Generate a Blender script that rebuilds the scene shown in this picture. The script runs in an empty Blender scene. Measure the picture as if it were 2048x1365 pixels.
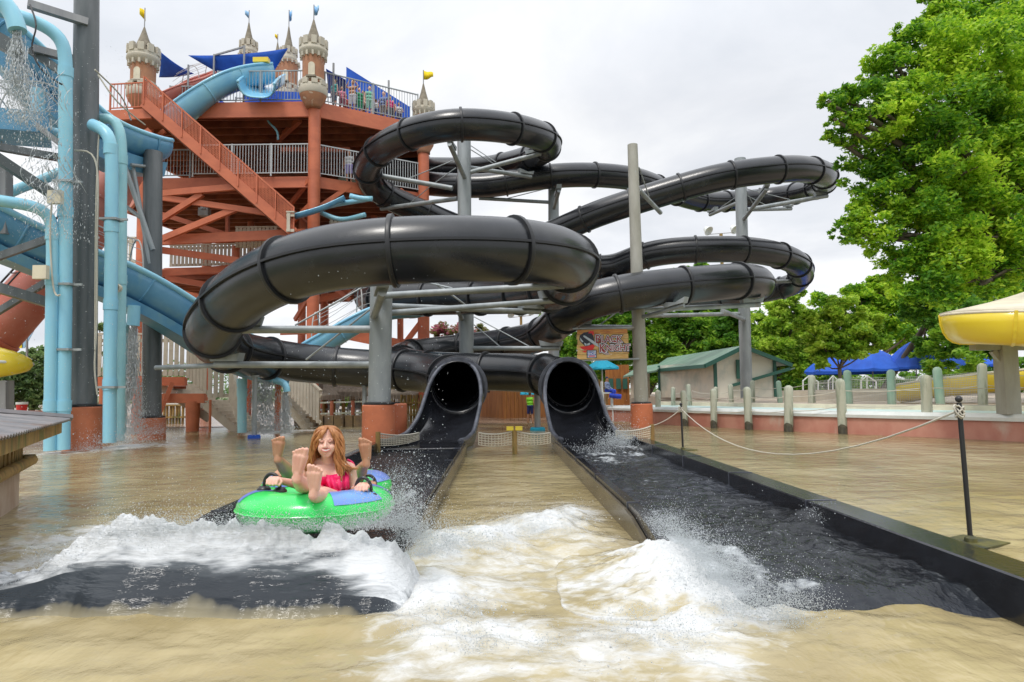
import bpy, bmesh, math, random
import numpy as np
from mathutils import Vector, Matrix
R = math.radians
random.seed(7); rng = np.random.default_rng(7)
SC = bpy.context.scene
COL = SC.collection
# ------------------------------------------------------------------ camera
F = 1365.33; CX, CY = 1024.0, 682.5; CAMH = 1.3
pitch = math.atan(96.5 / F); roll = R(-0.7)
CM = Matrix.Rotation(math.pi/2 + pitch, 3, 'X') @ Matrix.Rotation(roll, 3, 'Z')
cam_d = bpy.data.cameras.new('camera'); cam = bpy.data.objects.new('camera', cam_d); COL.objects.link(cam)
cam_d.lens = 24.0; cam_d.sensor_width = 36.0; cam_d.clip_start = 0.05; cam_d.clip_end = 3000
cam.matrix_world = Matrix.Translation((0, 0, CAMH)) @ CM.to_4x4()
SC.camera = cam
def ray(px, py):
    return CM @ Vector(((px-CX)/F, (CY-py)/F, -1.0))
def P(px, py, D):                       # survey helper: photo pixel + distance -> place in metres
    d = ray(px, py); return Vector((d.x*D/d.y, D, CAMH + d.z*D/d.y))
def G(px, py, z=0.0):
    d = ray(px, py); t = (z-CAMH)/d.z; return Vector((d.x*t, d.y*t, z))
def lerp(a, b, t): return a + (b-a)*t
# ------------------------------------------------------------------ objects
def thing(name, label, cat, loc=(0, 0, 0), group=None):
    o = bpy.data.objects.new(name, None); COL.objects.link(o)
    o.empty_display_size = .1; o.location = loc
    o['label'] = label; o['category'] = cat
    if group: o['group'] = group
    return o
def tag(o, label, cat, group=None):
    o['label'] = label; o['category'] = cat
    if group: o['group'] = group
    return o
def copy_tree(o, parent=None):
    c = o.copy(); COL.objects.link(c)
    c.parent = parent
    for ch in o.children: copy_tree(ch, c)
    return c
def root_loc(p):
    v = Vector((0, 0, 0))
    while p is not None:
        v += p.location; p = p.parent
    return v
def link(name, me, mat, parent=None, off=None):
    o = bpy.data.objects.new(name, me); COL.objects.link(o)
    if mat is not None and not me.materials: me.materials.append(mat)
    if parent is not None: o.parent = parent
    return o
class MB:
    def __init__(s): s.v = []; s.f = []; s.m = []; s.mi = 0
    def add(s, vs, fs):
        b = len(s.v); s.v += [tuple(v) for v in vs]; s.f += [tuple(b+i for i in f) for f in fs]; s.m += [s.mi]*len(fs); return s
    def box(s, c, size, rz=0.0, M=None):
        c = Vector(c); x, y, z = [k/2 for k in size]
        rot = M if M is not None else Matrix.Rotation(rz, 3, 'Z')
        vs = [c + rot @ Vector((i*x, j*y, k*z)) for i in (-1, 1) for j in (-1, 1) for k in (-1, 1)]
        return s.add(vs, [(0,1,3,2),(4,6,7,5),(0,4,5,1),(2,3,7,6),(0,2,6,4),(1,5,7,3)])
    def beam(s, a, b, w, h, up=(0, 0, 1)):
        a = Vector(a); b = Vector(b); d = (b-a).normalized(); u = Vector(up)
        if abs(d.dot(u)) > .99: u = Vector((0, 1, 0))
        r = d.cross(u).normalized(); u = r.cross(d).normalized()
        vs = [p + r*i*w/2 + u*j*h/2 for p in (a, b) for i, j in ((-1,-1),(1,-1),(1,1),(-1,1))]
        return s.add(vs, [(0,3,2,1),(4,5,6,7),(0,1,5,4),(1,2,6,5),(2,3,7,6),(3,0,4,7)])
    def tube(s, pts, r, n=12, caps=True, squash=None):
        pts = [Vector(p) for p in pts]; rs = r if isinstance(r, (list, tuple, np.ndarray)) else [r]*len(pts)
        b = len(s.v); prev = None; m = len(pts)
        for i, p in enumerate(pts):
            t = (pts[min(i+1, m-1)] - pts[max(i-1, 0)])
            t = t.normalized() if t.length > 1e-9 else Vector((0, 0, 1))
            if prev is None:
                u = Vector((0, 0, 1)) if abs(t.z) < .95 else Vector((0, 1, 0))
                x = t.cross(u).normalized()
            else:
                x = (prev - t*prev.dot(t)).normalized()
            prev = x; y = t.cross(x).normalized()
            for k in range(n):
                a = 2*math.pi*k/n
                s.v.append(tuple(p + x*math.cos(a)*rs[i] + y*math.sin(a)*rs[i]))
        for i in range(m-1):
            for k in range(n):
                k2 = (k+1) % n
                s.f.append((b+i*n+k, b+i*n+k2, b+(i+1)*n+k2, b+(i+1)*n+k)); s.m.append(s.mi)
        if caps:
            s.f.append(tuple(b+k for k in reversed(range(n)))); s.m.append(s.mi)
            s.f.append(tuple(b+(m-1)*n+k for k in range(n))); s.m.append(s.mi)
        return s
    def lathe(s, c, prof, n=24, a0=0.0, a1=2*math.pi, sx=1.0, sy=1.0):
        c = Vector(c); full = abs(a1-a0-2*math.pi) < 1e-6; cols = n if full else n+1; b = len(s.v)
        for (r, z) in prof:
            for k in range(cols):
                a = a0 + (a1-a0)*k/n
                s.v.append((c.x + r*math.cos(a)*sx, c.y + r*math.sin(a)*sy, c.z + z))
        for i in range(len(prof)-1):
            for k in range(n):
                k2 = (k+1) % cols
                s.f.append((b+i*cols+k, b+i*cols+k2, b+(i+1)*cols+k2, b+(i+1)*cols+k)); s.m.append(s.mi)
        return s
    def ball(s, c, r, n=10, m=6, sc=(1, 1, 1), M=None):
        c = Vector(c); vs = []; fs = []
        for i in range(1, m):
            th = math.pi*i/m
            for k in range(n):
                a = 2*math.pi*k/n
                vs.append(Vector((r*sc[0]*math.sin(th)*math.cos(a), r*sc[1]*math.sin(th)*math.sin(a), r*sc[2]*math.cos(th))))
        vs += [Vector((0, 0, r*sc[2])), Vector((0, 0, -r*sc[2]))]
        if M is not None: vs = [M @ v for v in vs]
        for i in range(m-2):
            for k in range(n): fs.append((i*n+k, (i+1)*n+k, (i+1)*n+(k+1) % n, i*n+(k+1) % n))
        t = (m-1)*n
        for k in range(n):
            fs.append((t, k, (k+1) % n)); fs.append((t+1, (m-2)*n+(k+1) % n, (m-2)*n+k))
        return s.add([c+v for v in vs], fs)
    def prism(s, pts, d):                 # polygon (list of Vector) pushed along d
        n = len(pts); d = Vector(d); pts = [Vector(p) for p in pts]
        return s.add(pts + [p+d for p in pts], [tuple(range(n))[::-1], tuple(range(n, 2*n))] + [(i, (i+1) % n, n+(i+1) % n, n+i) for i in range(n)])
    def mesh(s, name, off=Vector((0, 0, 0)), smooth=False):
        me = bpy.data.meshes.new(name)
        me.from_pydata([(v[0]-off[0], v[1]-off[1], v[2]-off[2]) for v in s.v], [], s.f)
        if smooth is True: me.shade_smooth()
        me.update(); return me
    def build(s, name, mat, parent=None, smooth=False, fix=True, auto=None):
        me = s.mesh(name, root_loc(parent), False)
        mats = mat if isinstance(mat, (list, tuple)) else [mat]
        for m in mats: me.materials.append(m)
        if len(mats) > 1: me.polygons.foreach_set('material_index', s.m)
        if fix:
            bm = bmesh.new(); bm.from_mesh(me); bmesh.ops.recalc_face_normals(bm, faces=bm.faces); 
            bm.to_mesh(me); bm.free()
        if smooth or auto: me.shade_smooth()
        if auto:
            for e in me.edges: pass
            bm = bmesh.new(); bm.from_mesh(me)
            for e in bm.edges:
                if len(e.link_faces) == 2 and e.calc_face_angle(0) > R(auto): e.smooth = False
            bm.to_mesh(me); bm.free()
        o = bpy.data.objects.new(name, me); COL.objects.link(o)
        if parent is not None: o.parent = parent
        return o
def solid(o, t, off=0):
    m = o.modifiers.new('s', 'SOLIDIFY'); m.thickness = t; m.offset = off; return o
def structure(o): o['kind'] = 'structure'; return o
def stuff(o): o['kind'] = 'stuff'; return o
def npmesh(name, verts, faces, mat, parent=None, smooth=True, attrs=None):
    """verts Nx3 array, faces Mx3/Mx4 array"""
    me = bpy.data.meshes.new(name); k = faces.shape[1]
    off = root_loc(parent)
    verts = verts - np.array([off.x, off.y, off.z])
    me.vertices.add(len(verts)); me.vertices.foreach_set('co', verts.astype(np.float32).ravel())
    me.loops.add(faces.size); me.loops.foreach_set('vertex_index', faces.astype(np.int32).ravel())
    me.polygons.add(len(faces)); me.polygons.foreach_set('loop_start', np.arange(0, faces.size, k, dtype=np.int32))
    me.polygons.foreach_set('loop_total', np.full(len(faces), k, dtype=np.int32))
    me.update(calc_edges=True)
    if smooth: me.shade_smooth()
    for nm, arr in (attrs or {}).items():
        a = me.attributes.new(nm, 'FLOAT', 'POINT'); a.data.foreach_set('value', arr.astype(np.float32))
    me.materials.append(mat)
    o = bpy.data.objects.new(name, me); COL.objects.link(o)
    if parent is not None: o.parent = parent
    return o
# ------------------------------------------------------------------ splines
def spline(cps, step=.25, smooth=3):
    p = [Vector(c) for c in cps]; p = [p[0]*2-p[1]] + p + [p[-1]*2-p[-2]]
    out = []
    for i in range(1, len(p)-2):
        p0, p1, p2, p3 = p[i-1:i+3]
        n = max(2, int((p2-p1).length/step*3))
        t0 = 0; t1 = t0+(p1-p0).length**.5; t2 = t1+(p2-p1).length**.5; t3 = t2+(p3-p2).length**.5
        for k in range(n):
            t = t1+(t2-t1)*k/n
            A1 = p0*((t1-t)/(t1-t0))+p1*((t-t0)/(t1-t0)); A2 = p1*((t2-t)/(t2-t1))+p2*((t-t1)/(t2-t1)); A3 = p2*((t3-t)/(t3-t2))+p3*((t-t2)/(t3-t2))
            B1 = A1*((t2-t)/(t2-t0))+A2*((t-t0)/(t2-t0)); B2 = A2*((t3-t)/(t3-t1))+A3*((t-t1)/(t3-t1))
            out.append(B1*((t2-t)/(t2-t1))+B2*((t-t1)/(t2-t1)))
    out.append(p[-2])
    # resample
    res = [out[0]]; acc = 0
    for a, b in zip(out, out[1:]):
        L = (b-a).length
        while acc + L >= step:
            a = a + (b-a)*((step-acc)/L); L = (b-a).length; res.append(a.copy()); acc = 0
            if L < 1e-9: break
        acc += L
    res.append(out[-1])
    for _ in range(smooth):
        q = res[:]
        for i in range(1, len(res)-1): q[i] = (res[i-1]+res[i]*2+res[i+1])/4
        res = q
    return res
# ------------------------------------------------------------------ numpy noise
_T = rng.random((256, 256))
def vnoise(x, y):
    xi = np.floor(x).astype(int); yi = np.floor(y).astype(int); fx = x-xi; fy = y-yi
    fx = fx*fx*(3-2*fx); fy = fy*fy*(3-2*fy)
    a = _T[xi & 255, yi & 255]; b = _T[(xi+1) & 255, yi & 255]; c = _T[xi & 255, (yi+1) & 255]; d = _T[(xi+1) & 255, (yi+1) & 255]
    return (a*(1-fx)+b*fx)*(1-fy)+(c*(1-fx)+d*fx)*fy
def fbm(x, y, o=4, g=.5):
    s = 0; a = 1; t = 0
    for i in range(o):
        s = s + a*vnoise(x*2**i+17.3*i, y*2**i+9.1*i); t += a; a *= g
    return s/t*2-1
# ------------------------------------------------------------------ materials
def _n(nt, typ, loc=(0, 0), **kw):
    n = nt.nodes.new(typ)
    for k, v in kw.items(): setattr(n, k, v)
    return n
def mat(name, col, rough=.5, metal=0.0, col2=None, scale=3.0, mixlo=.4, mixhi=.62, bump=0.0, bscale=20.0, stretch=(1, 1, 1), col3=None, s3=.7, lo3=.55, hi3=.7, spec=.5, coat=0, sss=0, transl=0, detail=6):
    m = bpy.data.materials.new(name); m.use_nodes = True; nt = m.node_tree; L = nt.links
    b = nt.nodes['Principled BSDF']; b.inputs['Roughness'].default_value = rough; b.inputs['Metallic'].default_value = metal
    b.inputs['Base Color'].default_value = (*col, 1); b.inputs['Specular IOR Level'].default_value = spec
    b.inputs['Coat Weight'].default_value = coat
    if sss: b.inputs['Subsurface Weight'].default_value = sss; b.inputs['Subsurface Radius'].default_value = (.02, .008, .004); b.inputs['Subsurface Scale'].default_value = 1.0
    tc = _n(nt, 'ShaderNodeTexCoord'); mp = _n(nt, 'ShaderNodeMapping'); mp.inputs['Scale'].default_value = stretch
    L.new(tc.outputs['Object'], mp.inputs['Vector'])
    cur = None
    def layer(c, sc, lo, hi, prev, dt):
        nz = _n(nt, 'ShaderNodeTexNoise'); nz.inputs['Scale'].default_value = sc; nz.inputs['Detail'].default_value = dt; nz.inputs['Roughness'].default_value = .6
        L.new(mp.outputs[0], nz.inputs['Vector'])
        mr = _n(nt, 'ShaderNodeMapRange'); mr.inputs['From Min'].default_value = lo; mr.inputs['From Max'].default_value = hi
        L.new(nz.outputs['Fac'], mr.inputs['Value'])
        mx = _n(nt, 'ShaderNodeMix', data_type='RGBA')
        L.new(mr.outputs[0], mx.inputs['Factor']); mx.inputs['B'].default_value = (*c, 1)
        if prev is None: mx.inputs['A'].default_value = (*col, 1)
        else: L.new(prev, mx.inputs['A'])
        return mx.outputs['Result']
    if col2 is not None: cur = layer(col2, scale, mixlo, mixhi, cur, detail)
    if col3 is not None: cur = layer(col3, s3, lo3, hi3, cur, 8)
    if cur is not None: L.new(cur, b.inputs['Base Color'])
    if bump:
        nz = _n(nt, 'ShaderNodeTexNoise'); nz.inputs['Scale'].default_value = bscale; nz.inputs['Detail'].default_value = 4
        L.new(mp.outputs[0], nz.inputs['Vector'])
        bp = _n(nt, 'ShaderNodeBump'); bp.inputs['Strength'].default_value = bump; bp.inputs['Distance'].default_value = .02
        L.new(nz.outputs['Fac'], bp.inputs['Height']); L.new(bp.outputs[0], b.inputs['Normal'])
    if transl:
        tr = _n(nt, 'ShaderNodeBsdfTranslucent'); ms = _n(nt, 'ShaderNodeMixShader'); ms.inputs[0].default_value = transl
        if cur is not None: L.new(cur, tr.inputs['Color'])
        else: tr.inputs['Color'].default_value = (*col, 1)
        L.new(b.outputs[0], ms.inputs[1]); L.new(tr.outputs[0], ms.inputs[2])
        L.new(ms.outputs[0], nt.nodes['Material Output'].inputs['Surface'])
    m['b'] = 1
    return m
M = {}
M['tube'] = mat('black_fibreglass', (.009,.011,.014), .27, col2=(.017,.019,.024), scale=1.6, bump=.12, bscale=60, col3=(.045,.048,.052), s3=1.7, lo3=.60, hi3=.82, spec=.6, coat=.12)
M['tube_lip'] = mat('black_flange', (.018,.019,.022), .4, bump=.1)
M['flume'] = mat('black_flume', (.012,.0125,.015), .14, col2=(.022,.024,.03), scale=2, bump=.15, bscale=30, spec=.7)
M['flume_edge'] = mat('worn_flume_edge', (.05,.055,.07), .3, col2=(.12,.13,.16), scale=3, bump=.2, bscale=20)
M['wet_timber_side'] = mat('wet_side_board', (.09,.075,.05), .25, col2=(.16,.13,.085), scale=4, stretch=(1,.3,1), bump=.2)
M['galv'] = mat('galvanised_steel', (.27,.30,.31), .5, .25, col2=(.38,.41,.42), scale=2.2, stretch=(1,1,.25), col3=(.30,.21,.14), s3=1.6, lo3=.62, hi3=.80, bump=.1)
M['galv_tan'] = mat('weathered_tan_steel', (.32,.31,.26), .6, .1, col2=(.42,.41,.36), scale=2, stretch=(1,1,.3), col3=(.45,.5,.55), s3=.9, lo3=.6, hi3=.62)
M['galv_dark'] = mat('wet_dark_steel', (.10,.115,.12), .4, .2, col2=(.2,.21,.22), scale=1.2, stretch=(1.5,1.5,.25), mixlo=.42, mixhi=.7, bump=.1)
M['grey_steel'] = mat('grey_steel', (.26,.26,.27), .42, .3, col2=(.34,.34,.34), scale=1.5, stretch=(2,2,.2))
M['terracotta'] = mat('terracotta_painted_concrete', (.60,.185,.085), .6, col2=(.50,.15,.07), scale=2.5, col3=(.6,.27,.17), s3=1.4, lo3=.6, hi3=.8, bump=.15)
M['orange'] = mat('orange_painted_steel', (.60,.17,.08), .5, col2=(.50,.135,.065), scale=1.1, stretch=(1,1,2), col3=(.45,.2,.12), s3=2, lo3=.66, hi3=.8)
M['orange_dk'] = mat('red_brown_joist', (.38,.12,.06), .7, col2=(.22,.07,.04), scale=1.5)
M['plank'] = mat('brown_deck_plank', (.30,.11,.06), .8, col2=(.22,.08,.045), scale=4, stretch=(4,1,1))
M['blue'] = mat('light_blue_fibreglass', (.20,.50,.72), .3, col2=(.26,.58,.74), scale=1.1, col3=(.36,.62,.66), s3=.8, lo3=.6, hi3=.8, coat=.2)
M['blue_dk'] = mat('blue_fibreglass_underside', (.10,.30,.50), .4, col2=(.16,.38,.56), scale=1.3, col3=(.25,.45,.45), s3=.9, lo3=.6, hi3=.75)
M['pipe'] = mat('light_blue_pipe', (.25,.56,.74), .35, col2=(.30,.62,.74), scale=1.2, stretch=(1,1,.4))
M['pipe_pale'] = mat('faded_aqua_pipe', (.34,.63,.68), .4, col2=(.28,.56,.64), scale=1.2)
M['yellow'] = mat('yellow_fibreglass', (.85,.66,.04), .3, col2=(.80,.60,.05), scale=.8, col3=(.7,.6,.12), s3=.5, lo3=.6, hi3=.75, coat=.2)
M['cream'] = mat('cream_rim', (.72,.66,.50), .6, col2=(.6,.54,.42), scale=2)
M['beige'] = mat('beige_painted_wood', (.58,.52,.42), .6, col2=(.50,.44,.35), scale=3, col3=(.36,.32,.26), s3=2, lo3=.62, hi3=.8)
M['white'] = mat('white_paint', (.72,.74,.73), .5, col2=(.62,.66,.64), scale=3)
M['red_tube'] = mat('faded_red_fibreglass', (.50,.13,.09), .45, col2=(.56,.2,.15), scale=1.2, col3=(.36,.11,.09), s3=.6, lo3=.55, hi3=.7)
M['stone'] = mat('castle_stone', (.46,.22,.12), .8, col2=(.36,.17,.10), scale=2.5, col3=(.6,.45,.33), s3=5, lo3=.63, hi3=.66)
M['roofstone'] = mat('grey_cone_shingle', (.19,.165,.125), .85, col2=(.27,.235,.18), scale=6, bump=.4, bscale=8)
M['parapet'] = mat('cream_parapet', (.56,.51,.41), .8, col2=(.5,.46,.38), scale=3)
M['fl_yellow'] = mat('yellow_flag_cloth', (.9,.68,.02), .8); M['fl_blue'] = mat('pale_blue_flag_cloth', (.35,.58,.82), .8)
M['canvas_blue'] = mat('blue_canvas', (.02,.12,.62), .75, col2=(.015,.09,.5), scale=1.5)
M['canvas_teal'] = mat('teal_canvas', (.02,.42,.62), .75)
M['wood'] = mat('orange_stained_boards', (.42,.17,.04), .6, col2=(.30,.11,.03), scale=3, stretch=(3,3,.3), col3=(.14,.06,.03), s3=1.6, lo3=.58, hi3=.75)
M['hutwood'] = mat('mossy_yellow_boards', (.36,.23,.07), .7, col2=(.22,.13,.045), scale=5, stretch=(2,2,.5), col3=(.12,.13,.03), s3=2.5, lo3=.53, hi3=.66, bump=.4)
M['hutwall'] = mat('stained_plaster', (.50,.40,.32), .8, col2=(.38,.27,.2), scale=2.5, stretch=(1,1,.6), bump=.2)
M['tin'] = mat('rusty_corrugated_tin', (.17,.17,.18), .45, .3, col2=(.24,.22,.22), scale=3, col3=(.16,.09,.06), s3=1.4, lo3=.5, hi3=.66)
M['thatch'] = mat('dry_thatch', (.33,.28,.22), .95, col2=(.22,.18,.14), scale=8, stretch=(1,1,.3), bump=1, bscale=40)
M['green_roof'] = mat('faded_green_metal_roof', (.13,.24,.17), .45, col2=(.22,.32,.25), scale=1.2, stretch=(.6,2,1), col3=(.3,.38,.33), s3=1.2, lo3=.6, hi3=.8)
M['green_trim'] = mat('dark_green_trim', (.035,.13,.10), .5)
M['wallcream'] = mat('cream_plaster_wall', (.84,.80,.68), .75, col2=(.80,.77,.68), scale=1, col3=(.5,.56,.48), s3=.5, lo3=.5, hi3=.7)
M['aqua'] = mat('pale_aqua_pool_paint', (.52,.70,.68), .45, col2=(.6,.74,.72), scale=1)
M['redwall'] = mat('stained_red_pool_wall', (.47,.19,.14), .6, col2=(.55,.27,.2), scale=1.5, stretch=(1,1,.6), col3=(.55,.42,.34), s3=1.1, lo3=.6, hi3=.75, bump=.15)
M['post'] = mat('weathered_timber_post', (.46,.47,.38), .8, col2=(.30,.33,.25), scale=7, stretch=(1,1,.2), mixlo=.45, mixhi=.58, col3=(.20,.19,.13), s3=5, lo3=.58, hi3=.7, bump=.9, bscale=15)
M['post_green'] = mat('green_treated_post', (.24,.36,.28), .8, col2=(.32,.42,.33), scale=5, stretch=(1,1,.3))
M['algae'] = mat('black_wet_timber', (.045,.042,.03), .5, col2=(.1,.09,.06), scale=9)
M['rope'] = mat('pale_rope', (.58,.55,.47), .9, bump=.6, bscale=90)
M['net'] = mat('cream_net', (.62,.57,.45), .9)
M['netgrey'] = mat('grey_netting', (.42,.41,.39), .9)
M['black'] = mat('black_metal', (.02,.02,.022), .35)
M['rubber'] = mat('mossy_rubber_base', (.03,.035,.015), .6, col2=(.11,.10,.02), scale=6, bump=.5)
M['bark'] = mat('bark', (.10,.08,.06), .95, col2=(.16,.13,.10), scale=6, stretch=(1,1,.3), bump=.8, bscale=12)
M['paving'] = mat('wet_paving', (.30,.20,.13), .22, col2=(.38,.27,.19), scale=.8, col3=(.22,.14,.09), s3=.5, lo3=.5, hi3=.6, bump=.1)
M['ground'] = mat('ground', (.22,.20,.13), .9, col2=(.12,.16,.06), scale=.2)
M['deck'] = mat('sandy_concrete', (.45,.38,.30), .8, col2=(.38,.31,.25), scale=.8)
M['skin'] = mat('fair_skin', (.78,.47,.36), .45, col2=(.72,.40,.31), scale=14, sss=.12)
M['skin_tan'] = mat('tan_skin', (.52,.27,.16), .45, col2=(.46,.22,.13), scale=12, sss=.1)
M['sole'] = mat('pink_sole_skin', (.80,.45,.37), .5, col2=(.74,.34,.29), scale=18, sss=.1)
M['hair'] = mat('auburn_hair', (.34,.125,.035), .38, col2=(.52,.24,.09), scale=40, stretch=(1,1,.12), col3=(.17,.055,.015), s3=45, lo3=.55, hi3=.7)
M['pink'] = mat('hot_pink_swimsuit', (.85,.01,.13), .5, col2=(.75,.008,.12), scale=10, bump=.3, bscale=40)
M['green_vinyl'] = mat('green_tube_vinyl', (.025,.66,.10), .28, col2=(.04,.72,.16), scale=2, coat=.3, bump=.25, bscale=5)
M['purple_vinyl'] = mat('purple_blue_tube_patch', (.16,.22,.62), .3, col2=(.12,.3,.66), scale=2, coat=.3)
# ================================================================== the two black tube slides
TR = .60
def sub_mouth_loft(side):
    """open flaring section from the ring down to the flat run-out. returns MB"""
    mb = MB(); n = 36; ns = 22
    if side == 'A':
        c0 = P(915, 775, 17.8); xl0, xr0, D1 = -2.80, -1.10, 14.2
    else:
        c0 = P(1137, 775, 17.8); xl0, xr0, D1 = 1.0, 2.52, 14.2
    cols = []
    for i in range(ns+1):
        t = i/ns; s = t*t*(3-2*t)
        D = lerp(17.8, D1, t)
        A0 = lerp(R(155), R(62), min(1, t*1.7)**.7)
        r = .69
        s = min(1, t*1.5); s = s*s*(3-2*s); wq = t**2.2
        cx = lerp(c0.x, (xl0+xr0)/2, wq); cz = lerp(c0.z, .08+r, min(1, t*1.5)**1.1)
        W = lerp(1.36, xr0-xl0, wq); hgt = lerp(1.0, .17, min(1, t*1.15)**.45)
        ring = []
        for k in range(n+1):
            q = -1+2*k/n; a = q*A0
            C = Vector((cx + r*math.sin(a), D, cz - r*math.cos(a)))
            aq = abs(q)
            if aq < .62: Rc = Vector((cx + q/.62*W/2, D, .08 + max(0, cz-.08-r)))
            else:
                f = (aq-.62)/.38
                flare = (1-t)*.5
                Rc = Vector((cx + math.copysign(W/2, q), D, .08 + max(0, cz-.08-r) + f*hgt))
            ring.append(C.lerp(Rc, s))
        cols.append(ring)
    vs = [v for r_ in cols for v in r_]; m = n+1
    fs = [(i*m+k, i*m+k+1, (i+1)*m+k+1, (i+1)*m+k) for i in range(ns) for k in range(n)]
    mb.add(vs, fs)
    lips = [[c[0] for c in cols], [c[-1] for c in cols]]
    return mb, lips, c0
def make_slide(name, label, pxs, side):
    pts = spline([P(*p) for p in pxs], .25, 4)
    root = thing(name, label, 'water slide', (pts[-1].x, pts[-1].y, 0))
    mb = MB(); N_ = len(pts); mb.tube(pts, [TR+.09*max(0, 1-(N_-1-i)/7) for i in range(N_)], 28, caps=False)
    o = mb.build('tube', M['tube'], root, smooth=True); solid(o, .03, -1)
    # side seams: the two halves are bolted along horizontal flanges
    for sgn in (-1, 1):
        mb = MB(); line = []
        b = len(mb.v)
        secs = []
        for i, p in enumerate(pts):
            t = (pts[min(i+1, len(pts)-1)]-pts[max(i-1, 0)]).normalized()
            x = Vector((t.y, -t.x, 0)).normalized()*sgn; y = Vector((0, 0, 1))
            c = p + x*(TR-.01) + y*.06
            secs.append([c + y*.022, c + x*.06 + y*.022, c + x*.06 - y*.022, c - y*.022])
        vs = [v for s_ in secs for v in s_]
        fs = [(i*4+k, i*4+(k+1) % 4, (i+1)*4+(k+1) % 4, (i+1)*4+k) for i in range(len(secs)-1) for k in range(4)]
        mb.add(vs, fs); mb.build('seam', M['tube_lip'], root)
    stepn = 9; k = stepn//2
    idx = list(range(6, len(pts)-4, stepn))
    for i in idx:
        t = (pts[i+1]-pts[i-1]).normalized()
        x = t.cross(Vector((0, 0, 1))).normalized(); y = x.cross(t)
        rb = MB(); n = 32
        prof = [(TR-.005, -.04), (TR+.055, -.04), (TR+.06, -.03), (TR+.06, .03), (TR+.055, .04), (TR-.005, .04)]
        vs = []
        for (r_, s_) in prof:
            for j in range(n):
                a = 2*math.pi*j/n; vs.append(pts[i] + x*math.cos(a)*r_ + y*math.sin(a)*r_ + t*s_)
        m = len(prof)
        fs = [(q*n+j, q*n+(j+1) % n, (q+1)*n+(j+1) % n, (q+1)*n+j) for q in range(m-1) for j in range(n)]
        rb.add(vs, fs); rb.build('flange_ring', M['tube_lip'], root, auto=40)
    # mouth
    mb, lips, c0 = sub_mouth_loft(side)
    o = mb.build('mouth', M['flume'], root, smooth=True); solid(o, .045, 0)
    mb = MB()
    for lp in lips: mb.tube(lp, .05, 8)
    mb.build('mouth_lip', M['flume_edge'], root, smooth=True)
    # double ring round the mouth
    for dy, rr in ((0, .78), (.3, .75), (.62, .73)):
        rb = MB(); c = Vector((c0.x + (0.0 if dy == 0 else 0), c0.y+dy, c0.z))
        if dy: c = min(pts, key=lambda q: abs((q-c0).length-dy)).copy()
        i = min(range(len(pts)), key=lambda q: (pts[q]-c).length)
        t = Vector((0, -1, 0)) if dy == 0 else (pts[min(i+1, len(pts)-1)]-pts[i-1]).normalized()
        x = t.cross(Vector((0, 0, 1))).normalized(); y = x.cross(t)
        prof = [(rr-.11, -.045), (rr, -.045), (rr+.01, -.02), (rr+.01, .02), (rr, .045), (rr-.11, .045), (rr-.11, -.045)]
        n = 36; a0 = R(-62); a1 = R(242)
        vs = []; fs = []
        for (r_, s_) in prof:
            for j in range(n+1):
                a = a0+(a1-a0)*j/n; vs.append(c + x*math.cos(a)*r_ + y*math.sin(a)*r_ + t*s_)
        for q in range(len(prof)-1):
            for j in range(n): fs.append((q*(n+1)+j, q*(n+1)+j+1, (q+1)*(n+1)+j+1, (q+1)*(n+1)+j))
        rb.add(vs, fs); rb.build('flange_ring', M['flume_edge'] if dy == 0 else M['tube_lip'], root, auto=40)
    return root, pts
pA = [(690,352,40),(740,356,38),(800,362,35.5),(900,371,33.5),(980,371,33),(1060,358,33),(1130,351,33),(1200,351,33.4),(1265,358,34.2),(1330,380,36.5),(1400,402,39),(1480,402,40.5),(1560,393,40),(1622,380,37.5),(1650,362,34.3),(1638,345,31.5),(1590,338,30.2),(1540,341,29.8),(1480,348,29.6),(1430,357,29.6),(1370,373,29.8),(1300,394,30),(1230,416,30.4),(1180,434,30.8),(1140,452,31.2),(1060,484,32),(950,520,32.5),(850,555,31.5),(770,583,29.6),(741,594,27.2),(766,598,25),(850,597,24),(950,594,23),(1040,589,21),(1105,577,18.6),(1138,555,16.3),(1143,530,14.7),(1110,511,13.5),(1030,501,12.6),(950,498,12.25),(860,499,12.05),(750,505,12.0),(640,520,12.3),(545,552,12.9),(474,597,13.9),(434,642,15.1),(428,676,16.6),(462,702,18.4),(530,716,20.2),(610,727,21.3),(700,735,21.6),(790,741,21.3),(860,747,20.6),(903,757,19.4),(915,768,18.3),(915,775,17.75)]
pB = [(640,325,40),(700,330,38.5),(770,336,37),(880,338,35.8),(960,338,35),(1040,322,33.4),(1090,300,31),(1090,278,28.6),(1045,262,26.8),(980,252,25.8),(910,250,25.4),(840,262,25.8),(776,290,27),(737,330,29.2),(742,368,31),(780,396,32),(830,418,32.6),(880,440,33),(950,468,33),(1040,505,32.5),(1120,530,32.3),(1190,536,32.2),(1232,534,32),(1262,521,31.6),(1300,509,31.2),(1350,502,30.9),(1420,499,30.7),(1490,500,30.9),(1550,509,31.6),(1592,526,33),(1602,548,35.2),(1585,570,37),(1520,585,38),(1430,590,38),(1340,590,37),(1262,588,34.5),(1230,586,31.8),(1255,586,29.3),(1330,588,27.9),(1420,588,27.2),(1490,580,26),(1516,567,24.3),(1480,562,23),(1420,567,22.4),(1340,574,22),(1250,586,21.8),(1180,602,21.9),(1133,627,22.6),(1108,652,24),(1075,674,25.4),(1020,686,26.7),(950,695,27.6),(870,704,27.8),(810,714,26.6),(806,728,24.6),(860,739,23),(960,744,22),(1040,746,21.4),(1100,751,20.5),(1130,762,19.2),(1137,771,18.3),(1137,775,17.75)]
slideA, ptsA = make_slide('tube_slide', 'black tube slide with the wide near coil, ending in the left open mouth', pA, 'A')
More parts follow.
